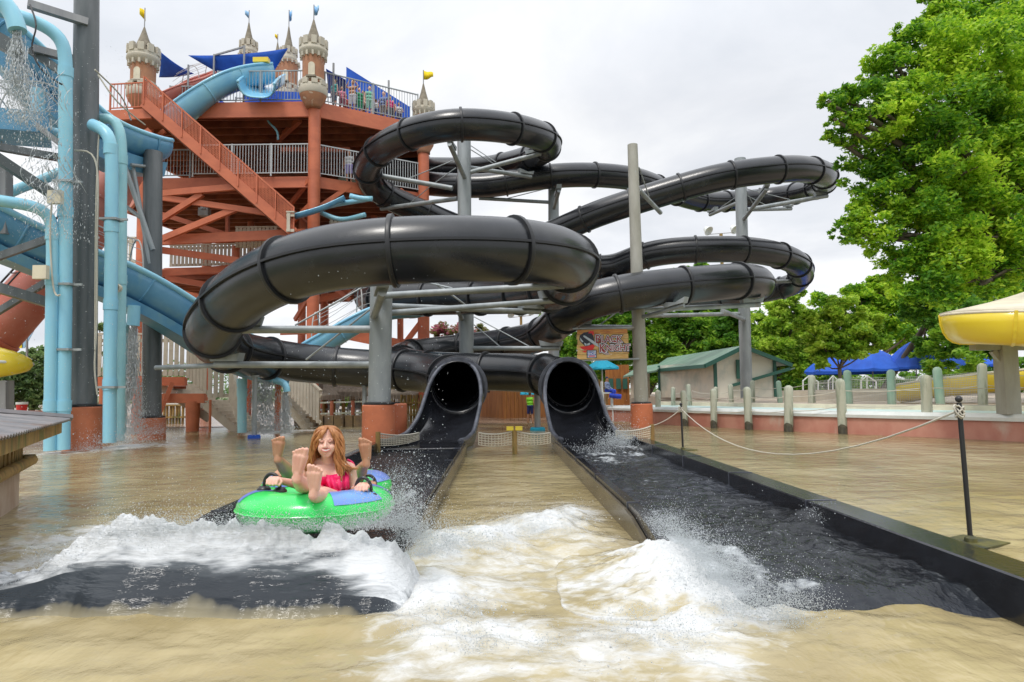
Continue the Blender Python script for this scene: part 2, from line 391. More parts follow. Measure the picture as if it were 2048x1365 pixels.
slideB, ptsB = make_slide('tube_slide', 'black tube slide with the highest coil, ending in the right open mouth', pB, 'B')
# ---- run-out flumes (parts of their slides)
DIRX = -.0205
def lane(root, xl, xr, D0, D1, wl=.10, wr=.12, zt=.24, zt_l=None, wetside=None, D0l=None, D0r=None, tapl=0, tapr=0):
    """xl/xr = inner wall faces at D=4; walls lean with the lane direction"""
    def X(x, D): return x + DIRX*(D-4)
    mb = MB(); n = 24
    rows = [lerp(D0, D1, i/n) for i in range(n+1)]
    vs = []; fs = []
    for D in rows: vs += [(X(xl, D), D, .045), (X(xr, D), D, .045)]
    fs = [(2*i, 2*i+1, 2*i+3, 2*i+2) for i in range(n)]
    mb.add(vs, fs); o = mb.build('runout_floor', M['flume'], root); solid(o, .05, -1)
    for (x, w, z, sgn) in ((xl, wl, zt_l or zt, -1), (xr, wr, zt, 1)):
        mb = MB(); vs = []; z_ = z
        d0 = (D0l if sgn < 0 else D0r) or D0; tp = tapl if sgn < 0 else tapr; wrows = [lerp(d0, D1, (i/n)**1.5) for i in range(n+1)]
        for D in wrows:
            z = z_ - tp*max(0, 1-(D-d0)/1.6)
            vs += [(X(x, D), D, -.15), (X(x, D), D, z-.01), (X(x, D)+sgn*.012, D, z), (X(x, D)+sgn*w, D, z), (X(x, D)+sgn*w, D, z-.03), (X(x, D)+sgn*w, D, -.15)]
        z = z_
        m = 6; fs = [(i*m+k, i*m+(k+1) % m, (i+1)*m+(k+1) % m, (i+1)*m+k) for i in range(n) for k in range(m)]
        fs += [tuple(range(m)), tuple(n*m+k for k in reversed(range(m)))]
        mb.add(vs, fs); wo = mb.build('runout_wall', M['flume'], root, auto=35)
        for D in [D0+2.1*j for j in range(1, int((D1-D0)/2.1)+1)]:
            mj = MB(); mj.box((X(x, D)+sgn*w/2, D, z/2+.045), (w+.016, .016, z-.08)); mj.build('joint', M['flume_edge'], wo)
        if wetside == sgn:
            mb = MB(); vs = []
            for D in [lerp(4.9, D1, (i/n)**1.5) for i in range(n+1)]: vs += [(X(x, D)+sgn*(w+.02), D, -.1), (X(x, D)+sgn*(w+.02), D, z-.05-.2*max(0, (6.2-D)/1.3))]
            mb.add(vs, [(2*i, 2*i+1, 2*i+3, 2*i+2) for i in range(n)])
            o = mb.build('side_board', M['wet_timber_side'], root); solid(o, .03, 0)
laneA = (-2.56, -.90); laneB = (1.19, 2.73)
lane(slideA, laneA[0], laneA[1], 4.15, 14.3, .12, .11, .24, wetside=1, D0l=4.5, D0r=4.5, tapr=.2, tapl=.2)
lane(slideB, laneB[0], laneB[1], 4.26, 14.3, .10, .27, .25, wetside=-1, D0l=4.3, D0r=3.2, tapl=.21)

# ================================================================== supports
def column(label, px_t, py_t, px_b, D, r, matp, zb=0, foot=None, group='steel columns holding up the black tube slides', rt=None, arms=(), cables=(), foot_r=None, cap=True, footlean=0, zfoot_top=None):
    base = P(px_b, 850, D); top = P(px_t, py_t, D)
    base = Vector((base.x, D, zb))
    root = thing('support_column', label, 'column', base, group)
    mb = MB(); rt = rt or r
    n = 12
    z0 = (zfoot_top-.02) if zfoot_top else zb
    b2 = base.lerp(top, (z0-zb)/max(.01, top.z-zb)); pts = [b2.lerp(top, i/n) for i in range(n+1)]
    mb.tube(pts, [lerp(r, rt, i/n) for i in range(n+1)], 24)
    mb.build('pole', matp, root, auto=40)
    if zfoot_top:
        fr = foot_r or r*1.4
        mb = MB(); mb.lathe((base.x, base.y, 0), [(0, zfoot_top), (fr-.03, zfoot_top), (fr, zfoot_top-.03), (fr*1.01, 0.3), (fr*1.02, -.3)], 36)
        mb.build('footing', M['terracotta'], root, auto=30)
        mb = MB(); mb.lathe((b2.x, b2.y, 0), [(r, zfoot_top+.06), (r+.1, zfoot_top+.04), (r+.1, zfoot_top+.001)], 24)
        mb.build('base_plate', M['black'], root, auto=30)
    for a in arms:
        pa, pb, ra = a[:3]
        mb = MB(); mb.tube([pa, pb], ra, 14); ao = mb.build('support_arm', M['galv'], root, auto=40)
        if len(a) > 3 and a[3]:
            tp = a[3]; mb = MB()     # saddle plate under the tube
            d = Vector(pb)-Vector(pa); d.normalize()
            c = Vector(pb) - d*.25
            sd = d.cross(Vector((0, 0, 1))).normalized()
            poly = [c - d*.42 + Vector((0,0,ra)), c + d*.3 + Vector((0,0,ra)), c + d*.36 + Vector((0,0,ra+.17)), c - d*.0+Vector((0,0,ra+.08)), c - d*.48 + Vector((0,0,ra+.2))]
            mb.prism([p - sd*.12 for p in poly], sd*.24); mb.build('saddle', M['galv'], ao)
    for (ca, cb) in cables:
        mb = MB(); mb.tube([ca, cb], .022, 6); mb.build('tie_rod', M['galv'], root)
    return root
def colpt(px, py, D, pxc=None): return P(px, py, D)
# big near column (762)
C1 = column('grey steel column on a terracotta footing in the middle of the near coil', 763, 572, 757, 15.3, .25, M['galv'], zfoot_top=1.0, foot_r=.36,
   arms=[(P(760,592,15.0), P(1128,571,14.0), .075, 1), (P(760,628,15.4), P(1132,600,17.0), .07, 1), (P(760,612,15.6), P(1080,624,18.6), .07, 1),
         (P(752,659,15.3), P(456,660,14.6), .085, 1), (P(752,730,15.4), P(430,730,16.3), .08, 1), (P(438,731,16.3), P(312,736,17.2), .06, 0),
         (P(748,632,15.1), P(765,585,13.2), .085, 1)],
   cables=[(P(790,512,15.3), P(920,602,16.2)), (P(812,520,15.3), P(930,610,16.8)), (P(830,560,15.3), P(905,577,14.6)), (P(752,560,15.3), P(590,651,15.0)), (P(752,610,15.3), P(612,720,15.6))])
# twin footing beside it
t = thing('concrete_footing', 'round terracotta footing tucked behind the right side of the large middle footing', 'footing', (P(790,850,16.3).x, 16.3, 0))
mb = MB(); c = P(790,850,16.3); mb.lathe((c.x, 16.3, 0), [(0, 1.0), (.26, 1.0), (.285, .97), (.29, -.3)], 30); mb.build('block', M['terracotta'], t, auto=30)
mb = MB(); mb.lathe((c.x, 16.3, 0), [(0, 1.03), (.12, 1.03), (.12, .99)], 12); mb.build('anchor_plate', M['black'], t)
C2 = column('tall grey steel column rising through the highest black coil beside the castle', 928, 282, 932, 29.6, .30, M['galv'],
   arms=[(P(905,377,29.6), P(727,346,30.4), .11, 1), (P(932,362,29.6), P(899,288,27), .10, 1), (P(937,346,29.6), P(1082,307,29.3), .10, 1), (P(940,336,30), P(1062,354,32), .10, 1), (P(914,398,29.8), P(762,418,32), .10, 1)],
   cables=[(P(905,322,29.6), P(818,357,30)), (P(912,336,29.6), P(870,366,30)), (P(865,370,30.4), P(820,407,31.3)), (P(942,292,29.6), P(992,325,29.5)), (P(942,300,29.6), P(1006,340,30.5))])
C2b = column('grey post under the back run of the right slide, above the left mouth', 933, 622, 933, 24.5, .26, M['galv'],
   arms=[(P(940,697,24.5), P(1120,697,23.6), .08, 1), (P(925,640,24.5), P(915,620,22.6), .08, 0)],
   cables=[(P(948,634,24.5), P(1058,693,24)), (P(948,650,24.5), P(1010,702,24.2))])
C3 = column('grey column right of the highest coil, lower half hidden by the near coil', 1107, 378, 1108, 33.8, .27, M['galv'],
   arms=[(P(1098,405,33.8), P(958,397,33.2), .09, 1), (P(1108,418,33.6), P(1118,382,32.2), .09, 1)],
   cables=[(P(1100,376,33.8), P(1012,398,33.5))])
C4 = column('tall tan weathered column on a terracotta footing next to the wooden ride sign', 1265, 290, 1284, 22.6, .235, M['galv_tan'], zfoot_top=.78, foot_r=.36, rt=.17,
   arms=[(P(1278,380,22.6), P(1321,426,24.4), .08, 0), (P(1275,638,22.6), P(1368,611,21.3), .07, 1), (P(1280,656,22.6), P(1142,654,22.8), .085, 1), (P(1288,620,22.8), P(1520,610,23.5), .085, 1), (P(1288,618,22.8),(P(1385,594,25)), .07, 0)],
   cables=[(P(1278,335,22.6), P(1298,393,23.6)), (P(1268,600,22.6), P(1200,650,22.8))])
C5 = column('tall grey steel column under the rightmost black coils behind the timber posts', 1480, 318, 1495, 34.5, .29, M['galv'],
   arms=[(P(1487,440,34.3), P(1534,378,31), .10, 1), (P(1495,420,34.5), P(1655,392,34.8), .11, 1), (P(1490,420,34.5), P(1582,418,37.5), .10, 1), (P(1478,405,34.5), P(1420,430,37.5), .10, 1),
         (P(1498,565,34.5), P(1610,562,35.8), .10, 1), (P(1490,640,34.5), P(1445,622,30), .10, 0), (P(1486,628,34.5), P(1300,632,33.5), .10, 1)],
   cables=[(P(1492,382,34.5), P(1508,412,36)), (P(1492,378,34.5), P(1580,400,34.6)), (P(1476,392,34.5), P(1441,416,36)), (P(1490,390,34.5), P(1540,415,36))])
# left grey columns
C6 = column('huge dark wet steel column between the light blue pipes at the left edge', 174, -60, 166, 16.1, .30, M['galv_dark'], zfoot_top=1.02, foot_r=.40, rt=.27, group='dark steel columns of the blue slides')
C7 = column('dark steel column on a low terracotta footing in front of the beige stairs', 306, 305, 304, 19.6, .255, M['galv_dark'], zfoot_top=.62, foot_r=.36, group='dark steel columns of the blue slides',
   arms=[(P(306,500,19.4), P(246,322,19.0), .07, 0), (P(300,528,19.4), P(265,330,19.2), .06, 0), (P(300,450,19.5), P(205,378,20), .06, 0), (P(305,335,19.6), P(262,330,19), .05, 0)])
# slim posts
def slim(label, x, yt, D, r, m, basem=None, zt=None):
    top = P(x, yt, D); base = Vector((top.x, D, 0)); root = thing('support_post', label, 'post', base)
    mb = MB(); mb.tube([base-Vector((0,0,.2)), top], r, 14); mb.build('pole', m, root, auto=40)
    if basem:
        mb = MB(); mb.lathe(base, [(0,.10),(r*2.2,.10),(r*2.5,.06),(r*2.5,-.1)], 20); mb.build('base_collar', basem, root, auto=30)
    mb = MB(); mb.lathe((top.x, top.y, top.z), [(0,.02),(r*1.6,.02),(r*1.6,-.05),(r*1.0,-.05)], 14); mb.build('top_plate', m, root)
    return root
slim('slim grey post with a blue collar standing in the water by the falling streams', 510, 752, 19.5, .07, M['galv'], M['canvas_blue'])
slim('pale grey post with a blue collar beside the child in the green shirt', 1074, 775, 21.6, .095, M['grey_steel'], M['canvas_teal'])
slim('thin grey post under the left black tube run near the thatched huts', 729, 770, 21.4, .07, M['galv'])
# ================================================================== the castle platform tower
tw = thing('slide_tower', 'tall orange steel slide tower with castle turrets and crowded top deck', 'tower', (-12, 33, 0))
TOPZ, MIDZ, LOWZ = 14.35, 10.95, 7.3
hexp = [(-16.4, 30), (-8.75, 30), (-4.25, 32.9), (-5.0, 40), (-12, 44), (-18.5, 41), (-19.5, 34)]
def deck(z, poly, name, fz=.7, joist=.9, drop=.45, fasc=True):
    mb = MB(); mb.prism([Vector((x, y, z-.08)) for x, y in poly], (0, 0, .08)); d = mb.build(name, M['plank'], tw)
    if fasc:
        for i in range(len(poly)):
            a = Vector((*poly[i], z-fz/2+.01)); b = Vector((*poly[(i+1) % len(poly)], z-fz/2+.01))
            mb = MB(); mb.beam(a, b, .14, fz); mb.build('fascia_beam', M['orange'], tw)
    # joists, clipped to polygon (run front to back)
    ys = [p[1] for p in poly]; xs = [p[0] for p in poly]
    mb = MB(); y = min(ys)+joist*.7
    while y < max(ys)-.3:
        xi = []
        for i in range(len(poly)):
            (x1, y1), (x2, y2) = poly[i], poly[(i+1) % len(poly)]
            if (y1-y)*(y2-y) < 0: xi.append(x1+(x2-x1)*(y-y1)/(y2-y1))
        if len(xi) >= 2: mb.beam((min(xi)+.1, y, z-.08-drop/2-.004), (max(xi)-.1, y, z-.08-drop/2-.004), .12, drop)
        y += joist
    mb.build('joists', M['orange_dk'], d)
    return d
deck(TOPZ, hexp, 'top_deck')
deck(MIDZ, [(x*.995-.05, y+.15) for x, y in hexp], 'middle_deck', fz=.5)
low = [(-16.6, 32.5), (-11.2, 32.2), (-8.9, 31), (-5.0, 33.4), (-5.6, 39), (-12, 43), (-18, 41), (-19, 35)]
deck(LOWZ, low, 'lower_deck', fz=.35)
# columns
def tcol(x, y, r, zt, zb=-.2, m='orange'):
    mb = MB(); mb.tube([(x, y, zb), (x, y, zt)], r, 18); mb.build('column', M[m], tw, auto=40)
tcol(-8.75, 29.9, .27, 14.4); tcol(-16.4, 30.1, .30, 13.6); tcol(-4.25, 32.9, .27, 14.4)
for x, y in ((-5.2, 39.5), (-12, 43.5), (-18.3, 40.6)): tcol(x, y, .27, 14)
for x, y, zt in ((-12.6, 30.9, 8.0), (-10.3, 33.4, 10.4), (-9.6, 34.8, 7.2), (-11.1, 35.8, 10.4), (-13.9, 36, 10.4), (-15.2, 34, 7.2), (-7.1, 35, 10.4), (-6.0, 36.6, 7.0)): tcol(x, y, .17, zt)
def tbeam(a, b, w=.16, h=.26, m='orange'):
    mb = MB(); mb.beam(a, b, w, h); mb.build('beam', M[m], tw)
tbeam(P(322,481,29.6), P(612,468,29.6), .2, .42); tbeam(P(320,388,29), P(478,374,28.4), .18, .26); tbeam(P(320,395,29), P(545,428,28.8), .18, .24)
tbeam(P(322,440,29), P(405,388,28.8), .18, .24); tbeam(P(325,478,29.2), P(472,418,28.9), .18, .26)
tbeam(P(318,500,31), P(478,522,30.4), .18, .3); tbeam(P(318,548,31), P(480,536,31.5), .18, .3); tbeam(P(330,556,31), P(440,575,32), .18, .26)
tbeam(P(580,410,31), P(618,362,30), .14, .2); tbeam(P(600,240,31), P(556,280,33), .2, .25); tbeam(P(780,690,31), P(852,686,31.5), .2, .45); tbeam(P(690,668,32), P(800,690,31), .2, .5); tbeam(P(560,664,31), P(700,660,32), .2, .3)
tbeam(P(215,318,27), P(300,262,27.8), .18, .26); tbeam(P(846,640,33), P(800,700,33), .2, .25); tbeam(P(846,640,33), P(890,600,33), .16, .2, 'galv')
tbeam(P(545,535,33), P(700,560,34), .2, .3); tbeam(P(640,600,34), P(700,585,33), .2, .3)
M['galv_pale'] = mat('pale_galvanised_rail', (.50,.52,.52), .5, .2)
for a_, b_ in (((322,428,30.2),(455,470,30.2)),((455,420,30.6),(455,470,30.6)),((322,575,31),(470,610,31)),((480,540,31.4),(560,500,31)),((282,300,30),(330,262,30)),((282,470,30),(322,440,30.2)),((560,300,32),(700,300,33)),((630,420,30.2),(700,372,31)),((630,500,30.2),(560,440,31)),((560,470,31.5),(620,410,30.2)),((330,610,31.6),(470,590,31.6)),((590,520,32),(700,600,33)),((590,640,32.5),(640,560,31)),((846,420,33),(800,380,32)),((846,480,33),(780,520,33))):
    tbeam(P(*a_), P(*b_), .13, .2)
# railings
def railing(a, b, h=1.1, m='galv', gap=.11, parent=None, name='railing', post=2.0, topw=.05, solidmesh=False, bar=.022):
    a = Vector(a); b = Vector(b); L = (b-a).length; up = Vector((0, 0, h))
    mb = MB(); mb.beam(a+up, b+up, topw, topw); mb.beam(a+up*.1, b+up*.1, topw*.8, topw*.8)
    n = max(2, int(L/gap))
    for i in range(n+1):
        p = a.lerp(b, i/n); mb.beam(p+up*.1, p+up, bar, bar)
    k = max(1, round(L/post))
    for i in range(k+1):
        p = a.lerp(b, i/k); mb.beam(p, p+up*1.03, .06, .06)
    return mb.build(name, M[m], parent or tw)
railing((-14.2, 29.95, MIDZ), (-8.95, 29.95, MIDZ), 1.45, 'galv_pale', .13, bar=.024)
railing((-8.55, 30.1, MIDZ), (-4.4, 32.8, MIDZ), 1.45, 'galv_pale', .13, bar=.024)
railing((-16.3, 30.1, MIDZ), (-14.4, 30.1, MIDZ), 1.3, 'galv', .14)
railing((-8.4, 30.25, TOPZ), (-4.5, 32.75, TOPZ), 1.5, 'galv', .14)
railing((-13.2, 30.05, TOPZ), (-9.3, 30.05, TOPZ), 1.5, 'galv', .14)
railing((-16.1, 31.5, TOPZ), (-14.2, 31.5, TOPZ), 1.5, 'galv', .14)
railing((-14, 34, TOPZ), (-9, 34, TOPZ), 2.0, 'galv', .25)
# slatted beige panels of the lower levels
def slat_panel(a, b, h, name='slatted_rail', parent=None, slat=.14, gap=.05, m='beige', up=None):
    a = Vector(a); b = Vector(b); L = (b-a).length; up = Vector((0, 0, h)); mb = MB(); n = int(L/(slat+gap)); d = (b-a).normalized()
    dh = Vector((d.x, d.y, 0)).normalized(); nn = Vector((-dh.y, dh.x, 0))
    for i in range(n):
        p = a + d*(i+.5)*(slat+gap); mb.prism([p-dh*slat/2-nn*.012+up*.06, p+dh*slat/2-nn*.012+up*.06+Vector((0,0,0)), p+dh*slat/2-nn*.012+up*.97, p-dh*slat/2-nn*.012+up*.97], nn*.024)
    mb.beam(a+up+nn*.03, b+up+nn*.03, .12, .06); mb.beam(a+up*.12+nn*.035, b+up*.12+nn*.035, .04, .12); mb.beam(a+up*.85+nn*.035, b+up*.85+nn*.035, .04, .12)
    return mb.build(name, M[m], parent or tw)
slat_panel((-16.4, 32.4, LOWZ), (-11.4, 32.1, LOWZ), 1.1)
slat_panel(P(470,498,30.6), P(555,498,30.2), 1.0)
slat_panel((-8.4, 31.2, LOWZ+.9), (-5.2, 33.2, LOWZ+.9), 1.1)
# low left deck beside the tall orange column
mb = MB(); mb.prism([P(205,590-60,27), P(272,530,27), P(272,530,29.5), P(205,530,29.5)], (0, 0, -.35)); mb.build('side_deck', M['orange'], tw)
slat_panel(P(208,530,27), P(270,530,27), 1.1)
# drain pipes
mb = MB(); mb.tube(spline([P(533,228,31), P(534,242,31), P(555,262,31), P(556,280,31)], .15), .05, 8); mb.build('drain_pipe', M['pipe'], tw, smooth=True)
for q in ([(700,392,28),(720,398,28),(745,398,28)], [(590,432,30),(660,412,30),(740,398,29)], [(640,425,30.5),(680,440,30.5),(730,430,30)]):
    mb = MB(); mb.tube(spline([P(*p) for p in q], .2), .11, 10); mb.build('drain_pipe', M['pipe'], tw, smooth=True)
# floodlight under the deck
mb = MB(); mb.box(P(409,425,30), (.45,.3,.35)); mb.lathe(P(409,425,30)+Vector((0,0,.1)), [(0,.3),(.16,.3),(.2,0)], 12); mb.build('floodlight', M['galv'], tw)
# turrets
def flag(parent, top, h, m, w, lean=1, shape='wave'):
    mb = MB(); mb.tube([top, top+Vector((0, 0, h))], .025, 6); po = mb.build('flag_pole', M['grey_steel'], parent)
    mb = MB(); n = 8; ht = h*.62; vs = []
    for i in range(n+1):
        t = i/n; x = lean*w*t; y = .12*math.sin(t*5); dz = -.35*w*t*t
        hh = ht*(1-.55*t)
        vs += [top+Vector((x, y, h*.98+dz)), top+Vector((x, y+.05*math.sin(3*t), h*.98+dz-hh))]
    mb.add(vs, [(2*i, 2*i+1, 2*i+3, 2*i+2) for i in range(n)])
    o = mb.build('flag', M[m], po, smooth=True); solid(o, .012)
def turret(px, ytip, ypar_t, ypar_b, yshaft_b, D, rpar, rsh, flagm, flagh, fw, lean, base=None, dormer=False, win=True, low=True):
    c = P(px, ypar_b, D); X, Y = c.x, c.y
    def z(py): return P(px, py, D).z
    zs0, zp0, zp1, zt = z(yshaft_b), z(ypar_b), z(ypar_t), z(ytip)
    mb = MB(); mb.lathe((X, Y, 0), [(rsh*.98, zs0-.3), (rsh, zp0)], 24); tr = mb.build('turret', M['stone'], tw, smooth=True)
    mb = MB(); hp = zp1-zp0
    mb.lathe((X, Y, 0), [(rsh, zp0-.12), (rsh*1.1, zp0-.06), (rpar*.9, zp0), (rpar, zp0+.1), (rpar, zp0+.2), (rpar*.95, zp0+.24), (rpar*.95, zp1-.3), (rpar*.8, zp1-.3), (rpar*.8, zp0+.1), (0, zp0+.1)], 28)
    for i in range(10):
        a = 2*math.pi*i/10; mb.box((X+rpar*.89*math.cos(a), Y+rpar*.89*math.sin(a), zp1-.16), (.14, rpar*.36, .36), rz=a)
    for i in range(14):
        a = 2*math.pi*i/14; mb.box((X+rsh*1.1*math.cos(a), Y+rsh*1.1*math.sin(a), zp0-.1), (.14, rpar*.14, .2), rz=a)
    mb.build('parapet', M['parapet'], tr, auto=40)
    mb = MB(); rc = rpar*.66; mb.lathe((X, Y, 0), [(rc, zp1-.55), (rc, zp1-.28), (rc*.7, lerp(zp1-.3, zt, .33)), (rc*.36, lerp(zp1-.3, zt, .66)), (.03, zt)], 20)
    if dormer: mb.box((X+rc*.8, Y-.1, zp1-.1), (.35, .3, .25)); mb.prism([(X+rc*.5, Y-.3, zp1+.02), (X+rc*1.25, Y-.3, zp1+.02), (X+rc*.8, Y-.3, zp1+.2)], (0, .5, 0))
    mb.build('cone_roof', M['roofstone'], tr, auto=30)
    if win:
        mb = MB(); wz = lerp(zs0, zp0, .45); ang = -math.pi/2 + (.0 if px < 600 else .12)
        pl = [Vector((-.14, 0, -.35)), Vector((.14, 0, -.35)), Vector((.14, 0, .12))] + [Vector((.14*math.cos(t), 0, .12+.14*math.sin(t))) for t in (.5, 1.1, 1.57, 2.1, 2.7)] + [Vector((-.14, 0, .12))]
        rot = Matrix.Rotation(ang+math.pi/2, 3, 'Z'); cc = Vector((X+rsh*.985*math.cos(ang), Y+rsh*.985*math.sin(ang), wz))
        mb.prism([cc+rot @ p - Vector((0, .02, 0)) for p in pl], (0, .1, 0)); mb.build('arched_window', M['cream'], tr)
        mb = MB(); mb.box(cc+Vector((0, -.05, -.42)), (.42, .16, .08)); mb.build('window_sill', M['roofstone'], tr)
    if low:
        mb = MB(); mb.lathe((X, Y, 0), [(rsh, zs0+.26), (rsh*1.10, zs0+.22), (rsh*1.10, zs0+.16), (rsh, zs0+.13)], 24); zs0 -= .18
        rr = rsh*1.28
        mb.lathe((X, Y, 0), [(rr*.98, zs0+.12), (rr, zs0+.1), (rr, zs0-.25), (rr*.96, zs0-.3), (0, zs0-.3)], 24)
        for i in range(9):
            a = 2*math.pi*i/9+.2; mb.box((X+rr*.93*math.cos(a), Y+rr*.93*math.sin(a), zs0+.18), (.12, rr*.42, .2), rz=a)
        mb.build('lower_parapet', M['parapet'], tr, auto=40)
        mb = MB(); mb.lathe((X, Y, 0), [(rr*.95, zs0-.3), (rr*.9, zs0-.42), (rr*.6, zs0-.72), (.32, zs0-.85), (0, zs0-.85)], 24); mb.build('corbel', M['stone'], tr, smooth=True)
    flag(tr, Vector((X, Y, zt-.05)), flagh, flagm, fw, lean)
turret(287, 55, 98, 128, 178, 29.6, .69, .52, 'fl_yellow', .95, .18, -1, dormer=True)
turret(627, 40, 84, 112, 172, 29.7, .63, .48, 'fl_blue', .75, .26, 1)
turret(847, 168, 208, 228, 268, 32.9, .55, .42, 'fl_yellow', .75, .5, 1, win=False)
turret(497, 46, 86, 110, 150, 38, .50, .46, 'fl_blue', .8, .2, -1, low=False, win=False, dormer=True)
turret(577, 54, 100, 126, 182, 36, .46, .50, 'fl_blue', 1.0, .2, 1)
turret(555, 86, 108, 118, 150, 40, .35, .32, 'fl_yellow', .6, .14, -1, low=False, win=False)
# cabins, sails and clutter on the top deck
mb = MB(); mb.box((-17.4+1.9, 33, TOPZ+.9), (1.0, 1, 1.0)); mb.build('deck_cabin', M['white'], tw)
for p, hh in (((-15.3, 31.6), 2.6), ((-12.4, 31), 3.2), ((-8.1, 30.6), 2.1), ((-5.8, 32), 1.9), ((-13.9, 31.2), 2.9), ((-10.9, 33.9), 2.4)):
    mb = MB(); mb.tube([(*p, TOPZ), (*p, TOPZ+hh)], .05, 8); mb.build('sail_post', M['grey_steel'], tw)
tbeam((-13.9, 31.2, TOPZ+2.85), (-12.4, 31, TOPZ+3.15), .07, .07, 'grey_steel'); tbeam((-13.9, 31.2, TOPZ+2.85), (-14.0, 31.4, TOPZ), .07, .07, 'grey_steel')
def sail(pts, sag, label):
    a, b, c = [Vector(p) for p in pts]; n = 10; vs = []; idx = {}
    for i in range(n+1):
        for j in range(n+1-i):
            u = i/n; v = j/n; w = 1-u-v
            p = a*u+b*v+c*w; e = min(u, v, w)*3
            ctr = (a+b+c)/3
            pull = (u*v+v*w+w*u)
            p = p.lerp(ctr, .12*pull*(1-e)); p.z -= sag*pull
            idx[(i, j)] = len(vs); vs.append(p)
    fs = []
    for i in range(n):
        for j in range(n-i):
            fs.append((idx[(i, j)], idx[(i+1, j)], idx[(i, j+1)]))
            if j < n-i-1: fs.append((idx[(i+1, j)], idx[(i+1, j+1)], idx[(i, j+1)]))
    mb = MB(); mb.add(vs, fs); o = mb.build('shade_sail', M['canvas_blue'], None, smooth=True, fix=False); solid(o, .02)
    tag(o, label, 'shade sail', 'blue shade sails on the tower'); return o
sail([P(322,105,31.5), P(318,155,32.5), P(388,148,32.5)], .3, 'small blue shade sail behind the leftmost castle turret')
sail([P(376,111,31.2), P(576,97,31.2), P(520,188,32.2)], .4, 'wide blue shade sail over the middle of the top deck')
sail([P(652,138,33), P(803,208,36), P(655,186,38)], .5, 'blue shade sail above the crowd right of the corner turret')
sail([P(700,190,37), P(822,214,34.6), P(740,226,40)], .3, 'low blue shade sail hanging behind the crowd near the far turret')
mb = MB(); mb.prism([(-13.2, 33, TOPZ), (-9.3, 33, TOPZ), (-9.3, 33, TOPZ+1.75), (-13.2, 33, TOPZ+2.0)], (0, .06, 0)); mb.prism([(-16.1, 32.6, TOPZ), (-14.0, 32.6, TOPZ), (-14.0, 32.6, TOPZ+1.2), (-16.1, 32.6, TOPZ+2.2)], (0, .06, 0)); o = mb.build('windscreen', M['canvas_blue'], tw)
mb = MB(); mb.prism([(-8.0, 32.6, TOPZ), (-5.2, 34.6, TOPZ), (-5.2, 34.6, TOPZ+1.7), (-8.0, 32.6, TOPZ+2.9)], (0.03, .05, 0)); o = mb.build('windscreen', M['canvas_blue'], tw)
# small yellow buckle and frame on deck
mb = MB(); mb.box(P(523,122,30.6), (.7,.3,.22)); mb.build('flotation_board', M['yellow'], tw)

# ---- orange diagonal stair
st = thing('staircase', 'long steep orange steel staircase crossing the front of the tower with mesh railing', 'staircase', (-12, 28, 7))
nA0, nA1 = P(288,205,27.6), P(588,466,28.6)
fA0, fA1 = P(200,178,29.2), P(522,466,29.6)
off = Vector((-.2, 2.7, 0)); 
fa, fb = nA0+off+(nA0-nA1)*.3, nA1+off
mb = MB(); mb.beam(nA0, nA1, .08, .42, (0,0,1)); mb.build('stringer', M['orange'], st)
mb = MB(); mb.beam(fa, fb, .08, .36, (0,0,1)); mb.build('stringer', M['orange'], st)
mb = MB(); n = 34
for i in range(n+1):
    a = nA0.lerp(nA1, i/n); b = a+off
    mb.beam(a+Vector((0,.02,-.05)), b, .30, .05, (0, 0, 1))
    mb.beam(a+Vector((.14,.02,-.13)), b+Vector((.14,0,-.08)), .03, .16, (0, 0, 1))
mb.build('treads', M['plank'], st)
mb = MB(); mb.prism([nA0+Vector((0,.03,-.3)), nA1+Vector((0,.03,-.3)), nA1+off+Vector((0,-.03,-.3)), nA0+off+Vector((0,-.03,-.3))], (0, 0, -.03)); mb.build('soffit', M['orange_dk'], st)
h = Vector((0, 0, 1.08))
mb = MB(); mb.beam(nA0+h, nA1+h, .06, .07); mb.beam(nA0+h*.22, nA1+h*.22, .04, .05); mb.build('handrail', M['orange'], st)
mb = MB(); mb.beam(fa+h, fb+h, .06, .07); mb.build('handrail', M['orange'], st)
mb = MB(); L = (nA1-nA0).length; n = int(L/.075)
for i in range(n+1):
    p = nA0.lerp(nA1, i/n); mb.beam(p+h*.22, p+h, .026, .026)
for i in range(9):
    p = nA0.lerp(nA1, i/8); mb.beam(p+Vector((0,-.05,-.1)), p+h+Vector((0,-.05,0)), .05, .05)
mb.build('balusters', M['orange'], st)
# mesh infill on the rail
mb = MB()
for i in range(8): mb.beam(nA0+h*(.26+i*.09), nA1+h*(.26+i*.09), .012, .014)
mb.build('rail_mesh', M['orange'], st)
# landing up left
la = P(215,232,27.8); lb = P(290,228,27.8)
mb = MB(); mb.beam(la, lb+Vector((.3,0,0)), .12, .42); mb.build('landing_beam', M['orange'], st)
mb = MB(); mb.prism([la+Vector((0,0,.15)), lb+Vector((0,0,.15)), lb+Vector((0,2,.15)), la+Vector((0,2,.15))], (0,0,.06)); mb.build('landing', M['plank'], st)
railing(la+Vector((.1,0,.2)), lb+Vector((0,0,.2)), 1.15, 'orange', .14, st, 'landing_rail')
# small cream newel panel at foot
slat_panel(P(572,466,28.4), P(588,466,28.4), .9, 'end_panel', st)

